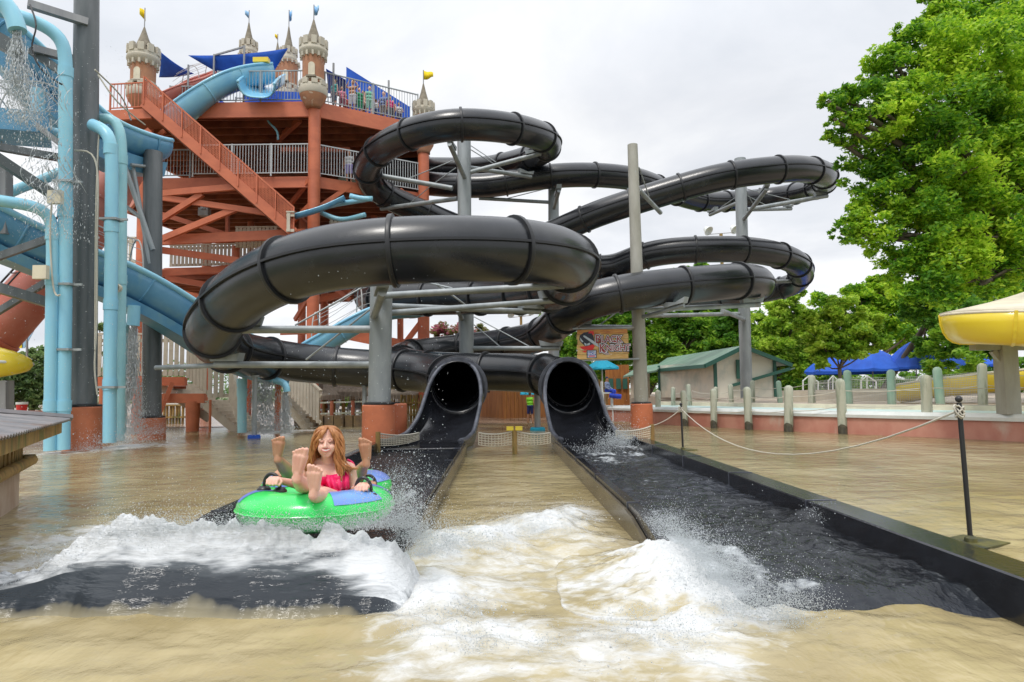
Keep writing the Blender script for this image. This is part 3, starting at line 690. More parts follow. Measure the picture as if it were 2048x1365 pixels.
# ---- beige lower stairs
s2 = thing('staircase', 'beige slatted timber stairs with two flights on terracotta piers left of the waterfalls', 'staircase', (P(400,850,24).x, 24, 0))
A = P(192,780-17,23.6); B_ = P(372,763,23.6)
mb = MB(); mb.beam(A, B_, .2, .3); mb.build('landing_beam', M['orange'], s2)
slat_panel(P(192,758,23.5), P(372,758,23.5), 1.55, 'slatted_rail', s2)
slat_panel(P(372,758,23.5), P(418,800,23.1), 1.3, 'slatted_rail', s2)
slat_panel(P(414,800,22.9), P(458,800,22.9), 1.2, 'slatted_rail', s2)
slat_panel(P(458,800,22.9), P(478,862,22.3), 1.2, 'slatted_rail', s2)
slat_panel(P(558,775,24.5), P(640,856,23.4), 1.25, 'slatted_rail', s2)
def under_flight(a, b, w, n=9):
    mb = MB()
    for i in range(n):
        p = a.lerp(b, (i+.5)/n); mb.box(p+Vector((0, w/2, 0)), (abs(b.x-a.x)/n*1.02, w, .05)); mb.box(p+Vector((abs(b.x-a.x)/n*.5, w/2, -abs(b.z-a.z)/n/2)), (.03, w, abs(b.z-a.z)/n*.96))
    mb.build('treads', M['beige'], s2)
    for q in (.02, w*.5, w-.02):
        mb = MB(); mb.beam(a+Vector((0, q, -.18)), b+Vector((0, q, -.18)), .07, .26); mb.build('stringer', M['beige'], s2)
under_flight(P(322,765,23.7), P(418,828,23.7), 2.2); under_flight(P(410,800,23.2), P(484,862,23.2), 2.0); under_flight(P(556,782,24.6), P(626,862,24.6), 1.8)
mb = MB(); a, b = P(318,797,23.4), P(412,797,23.4); mb.beam(a, b, .3, .32); mb.build('pier_beam', M['terracotta'], s2)
mb = MB(); c = P(385,850,23.4); mb.lathe((c.x, 23.4, 0), [(.0, P(385,803,23.4).z), (.24, P(385,803,23.4).z), (.2, -.2)], 20); mb.build('pier', M['terracotta'], s2, auto=40)
for x, y0, y1, r in ((210,772,865,.2),(282,765,850,.2),(482,770,862,.11),(555,765,868,.1),(420,800,845,.04),(636,660,760,.0)):
    if r: 
        c = P(x,850,22.9); mb = MB(); mb.tube([(c.x, 22.9, -.2), (c.x, 22.9, P(x,y0,22.9).z)], r, 14); mb.build('post', M['terracotta'], s2, auto=40)
mb = MB(); a, b = P(318,830,23), P(345,765,23.2); mb.beam(a, b, .1, .14); mb.build('brace', M['orange'], s2)
mb = MB(); mb.prism([P(192,778,23.8), P(372,778,23.8), P(372,765,26), P(192,765,26)], (0,0,.08)); mb.build('landing', M['plank'], s2)
# ================================================================== ground and water
mb = MB(); mb.prism([(-400,-100,-.6),(400,-100,-.6),(400,900,-.6),(-400,900,-.6)], (0,0,.2)); structure(mb.build('ground', M['ground']))
mb = MB(); mb.prism([(-60,26,-.39),(7,26,-.39),(60,26,-.39),(60,90,-.39),(-60,90,-.39)], (0,0,.41)); structure(mb.build('pavement', M['paving']))
def water_mat(name, deep, shallow, foamc=(.655,.67,.675), wscale=9, st=(1,1,1), toe=None, rough=.10, milky=(.56,.53,.42), gb=.27):
    m = bpy.data.materials.new(name); m.use_nodes = True; nt = m.node_tree; L = nt.links; b = nt.nodes['Principled BSDF']
    at = nt.nodes.new('ShaderNodeAttribute'); at.attribute_name = 'foam'
    tc = nt.nodes.new('ShaderNodeTexCoord')
    def nz(scale, s_=(1,1,1), det=6, ro=.6, dist=0):
        mp = nt.nodes.new('ShaderNodeMapping'); mp.inputs['Scale'].default_value = [s_[i]*st[i] for i in range(3)]; L.new(tc.outputs['Object'], mp.inputs[0])
        n = nt.nodes.new('ShaderNodeTexNoise'); n.inputs['Scale'].default_value = scale; n.inputs['Detail'].default_value = det; n.inputs['Roughness'].default_value = ro; n.inputs['Distortion'].default_value = dist; L.new(mp.outputs[0], n.inputs['Vector']); return n.outputs['Fac']
    def mr(v, a, b_, c=0, d=1):
        n = nt.nodes.new('ShaderNodeMapRange'); L.new(v, n.inputs[0]); n.inputs[1].default_value = a; n.inputs[2].default_value = b_; n.inputs[3].default_value = c; n.inputs[4].default_value = d; return n.outputs[0]
    def math_(op, a, b_):
        n = nt.nodes.new('ShaderNodeMath'); n.operation = op
        for i, v in enumerate((a, b_)):
            if isinstance(v, (int, float)): n.inputs[i].default_value = v
            else: L.new(v, n.inputs[i])
        return n.outputs[0]
    # lacy foam: threshold of noise sinks where the foam attribute is high
    f1 = nz(2.6, (.8,1.15,1), 9, .62, 2.2); f2 = nz(12, (.7,1.2,1), 5, .6, 1.6)
    fn = math_('ADD', math_('MULTIPLY', f1, .65), math_('MULTIPLY', f2, .35))
    fm = math_('SUBTRACT', math_('ADD', fn, math_('MULTIPLY', at.outputs['Fac'], .55)), .72)
    fac = mr(fm, -.02, .26)
    mc = nt.nodes.new('ShaderNodeMix'); mc.data_type = 'RGBA'; mc.inputs['A'].default_value = (*deep, 1); mc.inputs['B'].default_value = (*shallow, 1); L.new(mr(nz(.45, (1,.6,1), 4), .4, .62), mc.inputs['Factor'])
    mf = nt.nodes.new('ShaderNodeMix'); mf.data_type = 'RGBA'; L.new(fac, mf.inputs['Factor']); L.new(mc.outputs['Result'], mf.inputs['A']); mf.inputs['B'].default_value = (*foamc, 1); milk = nt.nodes.new('ShaderNodeMix'); milk.data_type = 'RGBA'; L.new(mr(at.outputs['Fac'], .1, 1.0, 0, .5), milk.inputs['Factor']); L.new(mc.outputs['Result'], milk.inputs['A']); milk.inputs['B'].default_value = (*milky, 1); L.new(milk.outputs['Result'], mf.inputs['A'])
    h = math_('ADD', math_('ADD', math_('MULTIPLY', nz(wscale, (1,.55,1), 4, .55, .6), 1.0), math_('MULTIPLY', nz(wscale*.27, (.6,1,1), 3, .5, .4), 2.2)), math_('MULTIPLY', nz(wscale*3.4, (1,.6,1), 3), .30))
    bp = nt.nodes.new('ShaderNodeBump'); bp.inputs['Strength'].default_value = gb; bp.inputs['Distance'].default_value = .05; L.new(h, bp.inputs['Height'])
    bf = nt.nodes.new('ShaderNodeBump'); bf.inputs['Strength'].default_value = .5; bf.inputs['Distance'].default_value = .03; L.new(math_('MULTIPLY', nz(26, (.8,1,1), 5, .6, .8), fac), bf.inputs['Height'])
    if toe:
        ta = nt.nodes.new('ShaderNodeAttribute'); ta.attribute_name = 'toe'; tm = nt.nodes.new('ShaderNodeMix'); tm.data_type = 'RGBA'; L.new(ta.outputs['Fac'], tm.inputs['Factor']); L.new(mc.outputs['Result'], tm.inputs['A']); tm.inputs['B'].default_value = (*toe, 1); L.new(tm.outputs['Result'], milk.inputs['A'])
    df = nt.nodes.new('ShaderNodeBsdfDiffuse'); L.new(milk.outputs['Result'], df.inputs['Color'])
    fo = nt.nodes.new('ShaderNodeBsdfDiffuse'); fo.inputs['Color'].default_value = (*foamc, 1); L.new(bf.outputs[0], fo.inputs['Normal'])
    m1 = nt.nodes.new('ShaderNodeMixShader'); L.new(fac, m1.inputs[0]); L.new(df.outputs[0], m1.inputs[1]); L.new(fo.outputs[0], m1.inputs[2])
    gl = nt.nodes.new('ShaderNodeBsdfGlossy'); L.new(mr(fac, 0, 1, rough, .4), gl.inputs['Roughness']); L.new(bp.outputs[0], gl.inputs['Normal'])
    fr = nt.nodes.new('ShaderNodeFresnel'); fr.inputs['IOR'].default_value = 1.36; L.new(bp.outputs[0], fr.inputs['Normal'])
    m2 = nt.nodes.new('ShaderNodeMixShader'); L.new(math_('MULTIPLY', fr.outputs[0], mr(fac, 0, 1, 1, .35)), m2.inputs[0]); L.new(m1.outputs[0], m2.inputs[1]); L.new(gl.outputs[0], m2.inputs[2])
    L.new(m2.outputs[0], nt.nodes['Material Output'].inputs['Surface']); nt.nodes.remove(b)
    return m
M['pool'] = water_mat('muddy_pool_water', (.285,.225,.105), (.46,.385,.215))
M['slidewater'] = water_mat('clear_water_on_black', (.014,.016,.02), (.035,.040,.052), (.60,.635,.66), 11, milky=(.10,.12,.14), gb=.6)
M['bowwater'] = water_mat('dark_bow_wave_water', (.022,.027,.034), (.05,.06,.07), (.64,.66,.675), 9, (.32,1.0,2.0), (.36,.32,.21), milky=(.30,.33,.35), gb=.45)
def splat(px, py, rx, ry, a, z=0.0):
    g = G(px, py, z); return (g.x, g.y, rx*g.y/F, ry*g.y*g.y/(F*(CAMH-z)), a)
# patches of churned water, surveyed on the photo, stored as places on the pool
FO = [splat(*q) for q in [
 (1325,1075,40,44,.85),(1370,1120,60,46,.95),(1280,1040,30,30,.5),
 (1010,1140,150,70,.62),(1250,1290,260,90,.55),(860,1290,110,80,.62),(1480,1225,110,40,.95),(1540,1250,50,26,.7),(1400,1260,120,60,.85),(1160,1090,110,40,.55),(1330,1120,100,40,.6),(780,1240,50,50,.6),(1000,1330,300,60,.6),
 (900,1110,70,45,.9),(980,1085,90,34,1.0),(1090,1060,90,34,.9),(1150,1030,60,26,.75),(1040,1010,70,16,.35),(870,1200,80,70,.95),(960,1180,90,50,.7),(900,1290,110,60,.8),(1010,1280,120,50,.85),
 (1180,1320,150,60,.7),(1330,1260,130,60,.85),(1430,1190,90,55,1.0),(1500,1230,60,30,.7),(1420,1320,100,50,.8),(1380,1110,70,26,.8),(1330,1070,60,18,.5),(1180,1190,130,60,.35),(1290,1140,90,40,.4),(800,1330,90,50,.6),
 (720,1350,60,30,.4),(1120,1120,60,20,.6),(940,1350,120,30,.7),(1520,1290,40,24,.5),(1250,1220,100,30,.45),
 (110,1085,110,26,.75),(60,1130,80,28,.8),(20,1170,60,30,.7),(150,1120,60,24,.5),(90,1040,110,14,.35),(190,1060,70,22,.7),(60,1000,80,12,.25),(90,1235,60,14,.45),(170,1225,90,12,.3),(260,1232,60,10,.3),(200,1320,50,10,.2),
 (250,895,55,10,.9),(300,892,70,7,.6),(150,905,100,9,.6),(360,905,110,5,.4),(270,858,25,5,.9),(545,866,45,5,1.0),(600,862,50,3,.7),(700,870,60,4,.4),(560,1000,40,10,.2),(820,1010,18,14,.0),(690,862,40,8,.35),(440,850,60,3,.4)]]
HUMP = [splat(*q, 0) for q in []]
def foam_at(x, y, lst):
    f = np.zeros_like(x)
    for (cx, cy, rx, ry, a) in lst: f = np.maximum(f, a*np.exp(-(((x-cx)/rx)**2+((y-cy)/ry)**2)*.75))
    return f
def nv(x, y, s, sy=None, o=4): return fbm(x*s+50, y*(sy or s)+50, o)
ns, nr = 520, 560
Ds = .8*(46/.8)**(np.linspace(0, 1, nr)); S = np.linspace(-1, 1, ns); Xg = S[None, :]*(1.05*Ds[:, None]+1.6); Yg = np.repeat(Ds[:, None], ns, 1)
f = foam_at(Xg, Yg, FO)
near = np.exp(-((Yg-4.5)/3.2)**2)
Z = .012*nv(Xg, Yg, 1.1, .9) + .008*nv(Xg, Yg, 3.5, 2.5) + near*(.05*nv(Xg, Yg, .9, 1.3)+.03*nv(Xg, Yg, 2.6, 3.4))
Z += np.clip(f, 0, 1)**1.5*(.03 + .055*nv(Xg, Yg, 3, 4) + .035*nv(Xg, Yg, 9, 11)) 
crest = foam_at(Xg, Yg, [splat(1330,1075,34,40,1.0),splat(1375,1120,40,40,1.1),splat(950,1100,120,34,1), splat(1100,1065,110,30,.9), splat(860,1110,60,50,1.1), splat(1440,1190,80,40,.7), splat(880,1210,70,50,.6)])
Z += crest*.11*(1+.7*nv(Xg, Yg, 5, 6))
sm = Xg/1.0
# keep the pool surface below the run-out floors
for (a, b_) in (laneA, laneB):
    xl = a+DIRX*(Yg-4); xr = b_+DIRX*(Yg-4)
    ins = (Xg > xl-.02) & (Xg < xr+.02) & (Yg > (4.12 if a < 0 else 4.12)) & (Yg < 14.3)
    Z = np.where(ins, np.minimum(Z, -.04), Z)
    # stay under the wall tops
    edge = np.minimum(np.abs(Xg-(xl-.1)), np.abs(Xg-(xr+.1)))
    Z = np.where((edge < .4) & (Yg > 5.8) & (Yg < 15), Z*np.clip(edge/.4, .1, 1), Z)
V = np.stack([Xg.ravel(), Yg.ravel(), Z.ravel()], 1)
ii = (np.arange(nr-1)[:, None]*ns+np.arange(ns-1)[None, :]).ravel()
Fq = np.stack([ii, ii+1, ii+ns+1, ii+ns], 1)
kc = (Yg[:-1, :-1].ravel() < 26.05) | (Xg[:-1, :-1].ravel() > 60)
pool = npmesh('water', V, Fq[kc], M['pool'], attrs={'foam': f.ravel()}); structure(pool)
# ---- water running down the two flumes
def lane_water(xl, xr, D0, D1, fo, zfun, nx=110, ny=420, ext=0.0, m_='slidewater'):
    ys = D0*(D1/D0)**np.linspace(0, 1, ny); s = np.linspace(0, 1, nx)
    Y = np.repeat(ys[:, None], nx, 1); X = lerp(xl-ext, xr+ext, s)[None, :]+DIRX*(Y-4)
    f = foam_at(X, Y, fo); Z, f = zfun(X, Y, f, s[None, :])
    V = np.stack([X.ravel(), Y.ravel(), Z.ravel()], 1)
    ii = (np.arange(ny-1)[:, None]*nx+np.arange(nx-1)[None, :]).ravel(); Fq = np.stack([ii, ii+1, ii+nx+1, ii+nx], 1)
    at_ = {'foam': f.ravel()}
    if m_ == 'bowwater': at_['toe'] = TOE[0].ravel()
    o = npmesh('flume_water', V, Fq, M[m_], attrs=at_); structure(o); return X, Y, Z, f
def zB(X, Y, f, s):
    f = f*np.clip(.62+.9*nv(X, Y, 5, 3)+.5*nv(X, Y, 16, 9), .0, 1.15)
    f = np.maximum(f, .10+.26*nv(X, Y, 1.4, .8)+.26*nv(X, Y, 7, 3)+.16*nv(X, Y, 22, 9))
    end = np.clip((Y-3.93-.04*nv(X, Y*0, 3, 1))/.3, 0, 1)
    Z = .085 + .030*nv(X, Y, 2.2, 2) + .030*nv(X, Y, 6, 4) + .008*nv(X, Y, 15, 12) + f*(.03+.05*nv(X, Y, 8, 8))
    cr_ = np.exp(-(np.maximum(X-1.20, 0)/.26)**2)*np.exp(-np.clip(Y-5.0, 0, 9)**2/.5)*np.clip((Y-3.95)/.2, 0, 1); Z += cr_*(.05+.05*nv(X, Y, 5, 5)+.03*nv(X, Y, 14, 14)); f = np.maximum(f, cr_*(.95+.35*nv(X, Y, 4, 4)))
    Z += .12*np.exp(-((X-G(1620,1040,.1).x)/.16)**2-((Y-G(1620,1040,.1).y)/.3)**2)
    return lerp(-.02, Z, end), f
FB = [splat(*q) for q in [(1230,895,30,8,1.0),(1200,900,50,5,.7),(1240,918,50,5,.9),(1190,925,50,4,.55),(1225,880,18,12,.9),(1600,1035,38,13,.62),(1370,1095,50,26,.8),(1430,1140,60,30,.95),(1480,1185,70,26,1.0),(1560,1200,80,16,.7),(1330,1050,40,26,.5),(1180,870,30,10,.6),(1250,900,60,14,.8),(1210,925,90,14,.7),(1500,1000,80,10,.12),(1760,1160,80,12,.2),(1250,960,90,20,.12),(1700,1100,90,16,.15),(1320,1010,120,20,.16)]]
lane_water(laneB[0]-.005, laneB[1]+.005, 3.7, 14.3, FB, zB)
# splash thrown over the near corner of the right flume's left wall
def zC(X, Y, f, s):
    wx = np.exp(-(np.abs(X-1.12)/np.where(X < 1.12, .46, .26))**2); wy = np.clip((Y-3.86)/.35, 0, 1)*np.clip((5.75-Y)/.9, 0, 1); wy = wy*wy*(3-2*wy)
    h = lerp(.10, .22, np.clip((Y-4.0)/1.3, 0, 1)); n = 1+.22*nv(X, Y, 3, 3)+.22*nv(X, Y, 9, 9)+.12*nv(X, Y, 24, 24)
    Z = wx*wy*h*n*1.08; TOE[0] = Z*0
    return np.where(wx*wy > .035, Z, -.06), np.clip(.35+.75*wx*wy+.5*nv(X, Y, 4, 5)+.3*nv(X, Y, 12, 12), 0, 1.05)
TOE = [None]
lane_water(.0, 1.75, 3.8, 5.8, [], zC, 260, 300, m_='pool')
# left flume: bow wave pushed up in front of the tube, thin film behind
TOE = [None]
def zA(X, Y, f, s):
    # front where the sheet runs out on the pool, bow wave behind it, trough under the tube
    fr_ = 4.04+.16*nv(X, Y*0, 1.1, 1)+.035*nv(X, Y*0, 4, 1)
    lat = np.clip((X+3.45)/.95, 0, 1); lat = lat*lat*(3-2*lat); rgt = np.clip((-.50-X)/.34, 0, 1); rgt = rgt*rgt*(3-2*rgt)
    yc_ = 4.50+.05*nv(X, Y*0, 2.2, 1)
    hgt = (.09+.30*lat**1.5)*rgt*(1+.30*nv(X, Y*0+3, 1.2, 1)+(.30*nv(X, Y*.5, 5, 3)+.16*nv(X, Y, 14, 12))*np.clip((Y-yc_+.16)/.16, 0, 1))
    yc = yc_
    up = np.clip((Y-fr_)/(yc-fr_), 0, 1); up = .35*up+.65*up**1.5
    dn = np.clip((yc+.42-Y)/.42, 0, 1); dn = dn*dn*(3-2*dn)
    w_ = np.where(Y < yc, up, dn); Z = .05*np.clip((Y-fr_)/.1, 0, 1)*rgt + hgt*w_
    cz_ = np.clip((Y-yc+.18)/.14, 0, 1); Z += w_*(.022*nv(X, Y, 1.6, 8)+.02*nv(X, Y, 3, 16)) + w_*cz_*(.03*nv(X, Y, 11, 14)+.02*nv(X, Y, 28, 30))
    crestf = np.clip((Z/np.maximum(hgt+.05, .05)-.42+.16*nv(X, Y, 2.0, 7)+.10*nv(X, Y, 7, 20))/.40, 0, 1)
    f = np.maximum(f*.8, crestf*(.60+.40*rgt*lat)+(.34*nv(X, Y, 1.6, 9)+.26*nv(X, Y, 5, 22))*(.5+.6*crestf)+.75*np.exp(-((X+.75)/.28)**2)*(up > .15))
    f = np.where(Y > yc+.2, np.maximum(f, .55), f); f = np.maximum(f, np.clip(1-rgt, 0, 1)*.95); f = np.maximum(f, .7*np.exp(-((X+2.95)/.35)**2)*(Y > 4.3))
    TOE[0] = np.clip(1-(Y-fr_-.015)/(.055+.06*nv(X, Y*0, 2.2, 1)+.035*nv(X, Y, 9, 9)).clip(.012), 0, 1)**.7*.85
    e = np.clip((Y-fr_+.05)/.1, 0, 1)
    edge = np.clip(np.minimum(s, 1-s)/.05, 0, 1)
    return lerp(-.05, np.maximum(Z, .0), e*edge)-.0, np.clip(f, 0, 1.1)
FA = [splat(*q) for q in [(620,1165,120,8,.42),(700,1185,80,10,.5),(300,1150,130,6,.4),(180,1160,90,5,.42),(760,1200,50,14,.75),(480,1140,90,5,.35),(900,880,16,14,.35),(905,905,30,5,.3),(820,1000,20,14,.5)]]
lane_water(laneA[0]-1.0, laneA[1]+.40, 3.8, 5.0, FA, zA, 380, 330, m_='bowwater')
def zA2(X, Y, f, s): return .062 + .008*nv(X, Y, 3, 2) + f*.04*nv(X, Y, 9, 9), f
lane_water(laneA[0]-.005, laneA[1]+.005, 4.7, 14.3, FA, zA2, 60, 260)
# ---- spray: droplets thrown off the crests (nobody could count them)
def icos():
    t = (1+5**.5)/2; v = np.array([(-1,t,0),(1,t,0),(-1,-t,0),(1,-t,0),(0,-1,t),(0,1,t),(0,-1,-t),(0,1,-t),(t,0,-1),(t,0,1),(-t,0,-1),(-t,0,1)])/math.hypot(1, t)
    f = np.array([(0,11,5),(0,5,1),(0,1,7),(0,7,10),(0,10,11),(1,5,9),(5,11,4),(11,10,2),(10,7,6),(7,1,8),(3,9,4),(3,4,2),(3,2,6),(3,6,8),(3,8,9),(4,9,5),(2,4,11),(6,2,10),(8,6,7),(9,8,1)]); return v, f
IV, IF = icos()
def droplets(name, pts, rad, mat_, stretch=None, parent=None):
    pts = np.asarray(pts); n = len(pts); rad = np.asarray(rad)[:, None, None]
    sc = np.ones((n, 1, 3)) if stretch is None else np.asarray(stretch)[:, None, :]
    V = (pts[:, None, :] + IV[None]*rad*sc).reshape(-1, 3); Fc = (IF[None]+(np.arange(n)*12)[:, None, None]).reshape(-1, 3)
    return npmesh(name, V, Fc, mat_, parent)
M['drop'] = mat('white_spray', (.66,.70,.72), .15, spec=.6, transl=.3)
M['foamclump'] = mat('foam', (.66,.68,.69), .5, bump=.6, bscale=60, transl=.2)
sp, sr = [], []
def spray(c, n, spread, up, r0=.0012, r1=.0062, tilt=(0, 0)):
    n = int(n*.5)
    for _ in range(n):
        h = abs(rng.normal())*up
        sp.append((c[0]+rng.normal()*spread[0]+tilt[0]*h, c[1]+rng.normal()*spread[1]+tilt[1]*h, max(.02, c[2]+h*(1 if rng.random() < .85 else -.3)))); sr.append(r0+(r1-r0)*rng.random()**3)
for (px, py, D, n, sx, up) in [(160,1115,4.45,260,.16,.05),(240,1085,4.45,420,.16,.07),(330,1062,4.45,420,.16,.08),(430,1052,4.44,420,.18,.05),(540,1050,4.42,420,.2,.04),(660,1052,4.42,420,.2,.04),(770,1045,4.44,600,.10,.10),(820,1045,4.6,900,.10,.13),(850,1080,4.7,500,.12,.07)]:
    g = P(px, py, D); spray((g.x, D, g.z), n, (sx, .07), up)
for (px, py, z, n, sx, up) in [(880,1090,.2,500,.16,.07),(980,1080,.16,400,.2,.06),(1120,1050,.15,400,.2,.06),(1440,1170,.15,500,.16,.06),(1500,1230,.1,300,.12,.05),(1560,1240,.08,160,.1,.05),(1620,1040,.2,140,.07,.05),(900,1240,.1,300,.2,.06),(1330,1260,.1,300,.2,.05),(120,1110,.1,200,.15,.05)]:
    g = G(px, py, z); spray((g.x, g.y, z), n, (sx, .10), up)
for (px, py, D, n, sx, up) in [(1235,885,13.6,420,.16,.14),(255,880,15.8,500,.4,.12),(545,866,19.6,500,.5,.15),(700,840,9,0,.5,.3)]:
    g = P(px, py, D); spray((g.x, D, max(.03, g.z)), n, (sx, .3), up, .005, .016)
# flying drops in front of the coils and behind the rider
for _ in range(260):
    px = rng.uniform(560, 900); py = rng.uniform(540, 900) if rng.random() < .6 else rng.uniform(700, 860); D = rng.uniform(6, 9.5); g = P(px, py, D); sp.append(tuple(g)); sr.append(.002+.004*rng.random()**2)
for _ in range(120):
    g = P(rng.uniform(740, 860), rng.uniform(900, 1010), rng.uniform(4.6, 6)); sp.append(tuple(g)); sr.append(.002+.005*rng.random()**2)
for _ in range(900):
    g = P(rng.uniform(0, 260), rng.uniform(80, 860), rng.uniform(11, 15)); sp.append(tuple(g)); sr.append(.003+.005*rng.random()**2)
stuff(droplets('water_spray', sp, sr, M['drop']))
OV = np.array([(1,0,0),(-1,0,0),(0,1,0),(0,-1,0),(0,0,1),(0,0,-1)], float); OF = np.array([(0,2,4),(2,1,4),(1,3,4),(3,0,4),(2,0,5),(1,2,5),(3,1,5),(0,3,5)])
mp_, mr_ = [], []
def mist(c, n, sx, sy, up, r=.0021):
    h = np.abs(rng.normal(size=n))*up*(.35+.9*rng.random(n)); cl = rng.normal(size=(14, 2)); q = rng.integers(0, 14, n)
    x = c[0]+(cl[q, 0]*.8+rng.normal(size=n)*.35)*sx+rng.normal(size=n)*h*.35; y = c[1]+(cl[q, 1]*.6+rng.normal(size=n)*.5)*sy
    mp_.append(np.stack([x, y, c[2]+h*(1+.5*np.sin(cl[q, 0]*7))-.01], 1)); mr_.append(r*(.5+1.1*rng.random(n)**2))
for (px, py, D, n, sx, up) in [(60,1165,4.4,900,.16,.03),(140,1130,4.42,1500,.16,.06),(220,1092,4.44,3000,.16,.11),(300,1070,4.44,3200,.16,.12),(390,1058,4.44,3000,.16,.08),(480,1055,4.44,3000,.16,.06),(570,1056,4.42,3000,.16,.05),(660,1056,4.42,3000,.16,.055),(740,1052,4.44,3600,.12,.10),(800,1050,4.5,5000,.09,.16),(830,1075,4.6,5000,.10,.15),(850,1110,4.4,3600,.12,.10)]:
    g = P(px, py, D); mist((g.x, D, g.z), n, sx, .08, up)
for (px, py, z, n, sx, sy, up) in [(890,1090,.12,5000,.16,.2,.11),(960,1085,.1,3600,.2,.2,.09),(1080,1060,.1,3600,.24,.2,.09),(1150,1035,.08,2000,.16,.2,.07),(1330,1050,.24,3500,.10,.2,.08),(1370,1085,.26,4500,.10,.2,.08),(1410,1120,.22,3500,.10,.16,.08),(1390,1110,.14,4500,.12,.2,.10),(1440,1165,.14,7500,.16,.2,.13),(1520,1205,.1,4500,.18,.14,.09),(1500,1220,.08,3600,.16,.12,.08),(1550,1240,.04,1800,.12,.1,.06),(900,1230,.05,2500,.2,.2,.05),(1340,1260,.05,2600,.22,.2,.05),(1000,1290,.04,2000,.2,.1,.04),(120,1105,.05,1500,.2,.2,.06),(1640,1040,.12,1800,.09,.10,.08)]:
    g = G(px, py, z); mist((g.x, g.y, z), n, sx, sy, up)
for (px, py, D, n, sx, up) in [(1235,890,13.6,3500,.20,.28),(1200,905,13.2,1500,.3,.12),(255,885,15.8,3000,.5,.22),(300,868,17.8,2200,.3,.3),(545,866,19.6,2600,.5,.2),(160,900,15.6,1500,.6,.12),(800,1000,5.2,1500,.10,.10),(820,960,6.2,900,.16,.12)]:
    g = P(px, py, D); mist((g.x, D, max(.03, g.z)), n, sx, .3, up, .0055 if D > 8 else .0024)
mp_ = np.concatenate(mp_); mr_ = np.concatenate(mr_); n_ = len(mp_)
V = (mp_[:, None, :]+OV[None]*mr_[:, None, None]).reshape(-1, 3); Fc = (OF[None]+(np.arange(n_)*6)[:, None, None]).reshape(-1, 3)
stuff(npmesh('fine_spray', V, Fc, M['drop'], None, smooth=True))
# torn sheets / clumps of foam on the crests
cp, cr, cs = [], [], []
for (px, py, z, n, sx, sy) in [(960,1090,.13,200,.24,.12),(1110,1058,.11,150,.24,.12),(1430,1185,.12,200,.16,.14),(880,1190,.08,130,.2,.12),(1340,1260,.06,120,.25,.1),(1500,1225,.06,80,.12,.07),(1180,1330,.05,80,.3,.08)]:
    for _ in range(n):
        g = G(px, py, z); r = .0015+.003*rng.random()**2.5
        cp.append((g.x+rng.normal()*sx, g.y+rng.normal()*sy, z*.75+rng.normal()*.028)); cr.append(r); cs.append((.7+rng.random()*1.2, .7+rng.random(), .4+rng.random()*.7))
stuff(droplets('foam', cp, cr, M['foamclump'], cs))
# ================================================================== light blue slides, pipes and what stands at the left
def chute(name, label, cps, w, h, cols, bank=None, rim=.06, ribs=1.6, grp=None, cat='water slide', under=None):
    """open trough: flat-bottomed U section swept along a path (bottom centre line)"""
    pts = spline([P(*p) for p in cps], .3, 3); root = thing(name, label, cat, (pts[-1].x, pts[-1].y, 0), grp)
    prof = []
    for k in range(13):
        a = math.pi*k/12; x = -math.cos(a); z = 1-math.sin(a)
        prof.append((w/2*(abs(x)**.8)*math.copysign(1, x), h*(z**1.3 if z > 0 else 0)))
    secs = []; lips = [[], []]
    for i, p in enumerate(pts):
        t = (pts[min(i+1, len(pts)-1)]-pts[max(i-1, 0)]).normalized(); x = Vector((t.y, -t.x, 0)).normalized()
        bk = bank(i/len(pts)) if bank else 0; rot = Matrix.Rotation(bk, 3, t); xx = rot @ x; zz = rot @ (x.cross(t)).normalized()
        if zz.z < 0: zz = -zz
        s = [p+xx*a+zz*b for a, b in prof]; secs.append((s, xx, zz)); lips[0].append(s[0]); lips[1].append(s[-1])
    m = len(prof); vs = [v for s in secs for v in s[0]]
    fs = [(i*m+k, i*m+k+1, (i+1)*m+k+1, (i+1)*m+k) for i in range(len(secs)-1) for k in range(m-1)]
    mb = MB(); mb.add(vs, fs); o = mb.build('trough', M[cols[0]], root, smooth=True); solid(o, .05, 0)
    for lp in lips:
        mb = MB(); mb.tube(lp, rim, 8); mb.build('rim', M[cols[1]], root, smooth=True)
    n = int(ribs/.3)
    for i in range(n, len(secs)-2, n):
        mb = MB(); s = secs[i][0]; c = pts[i]+secs[i][2]*h*.5
        q = [c+(v-c)*1.05 for v in s]; mb.tube(q, .035, 6); mb.build('rib', M[cols[0]], root)
    if under:
        mb = MB(); vs = []
        for (s, xx, zz), p in zip(secs, pts):
            vs += [p-xx*w*.36-Vector((0,0,.05)), p-xx*w*.30-Vector((0,0,under)), p+xx*w*.30-Vector((0,0,under)), p+xx*w*.36-Vector((0,0,.05))]
        mb.add(vs, [(i*4+k, i*4+(k+1) % 4, (i+1)*4+(k+1) % 4, (i+1)*4+k) for i in range(len(secs)-1) for k in range(4)]+[(0,1,2,3), tuple(4*(len(secs)-1)+k for k in (3,2,1,0))])
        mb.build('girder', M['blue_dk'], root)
    return root, secs, pts
# lower blue slide, crossing behind the big dark column
ch1, se1, pt1 = chute('water_slide', 'light blue open slide crossing under the left end of the near black coil', [(-120,440,15.5),(-40,478,16.2),(60,520,17),(150,556,17.6),(240,590,18.3),(330,640,19.2),(420,697,20.4),(500,735,21.8),(560,752,23)], 1.25, .72, ('blue_dk','pipe'), rim=.09, under=.32)
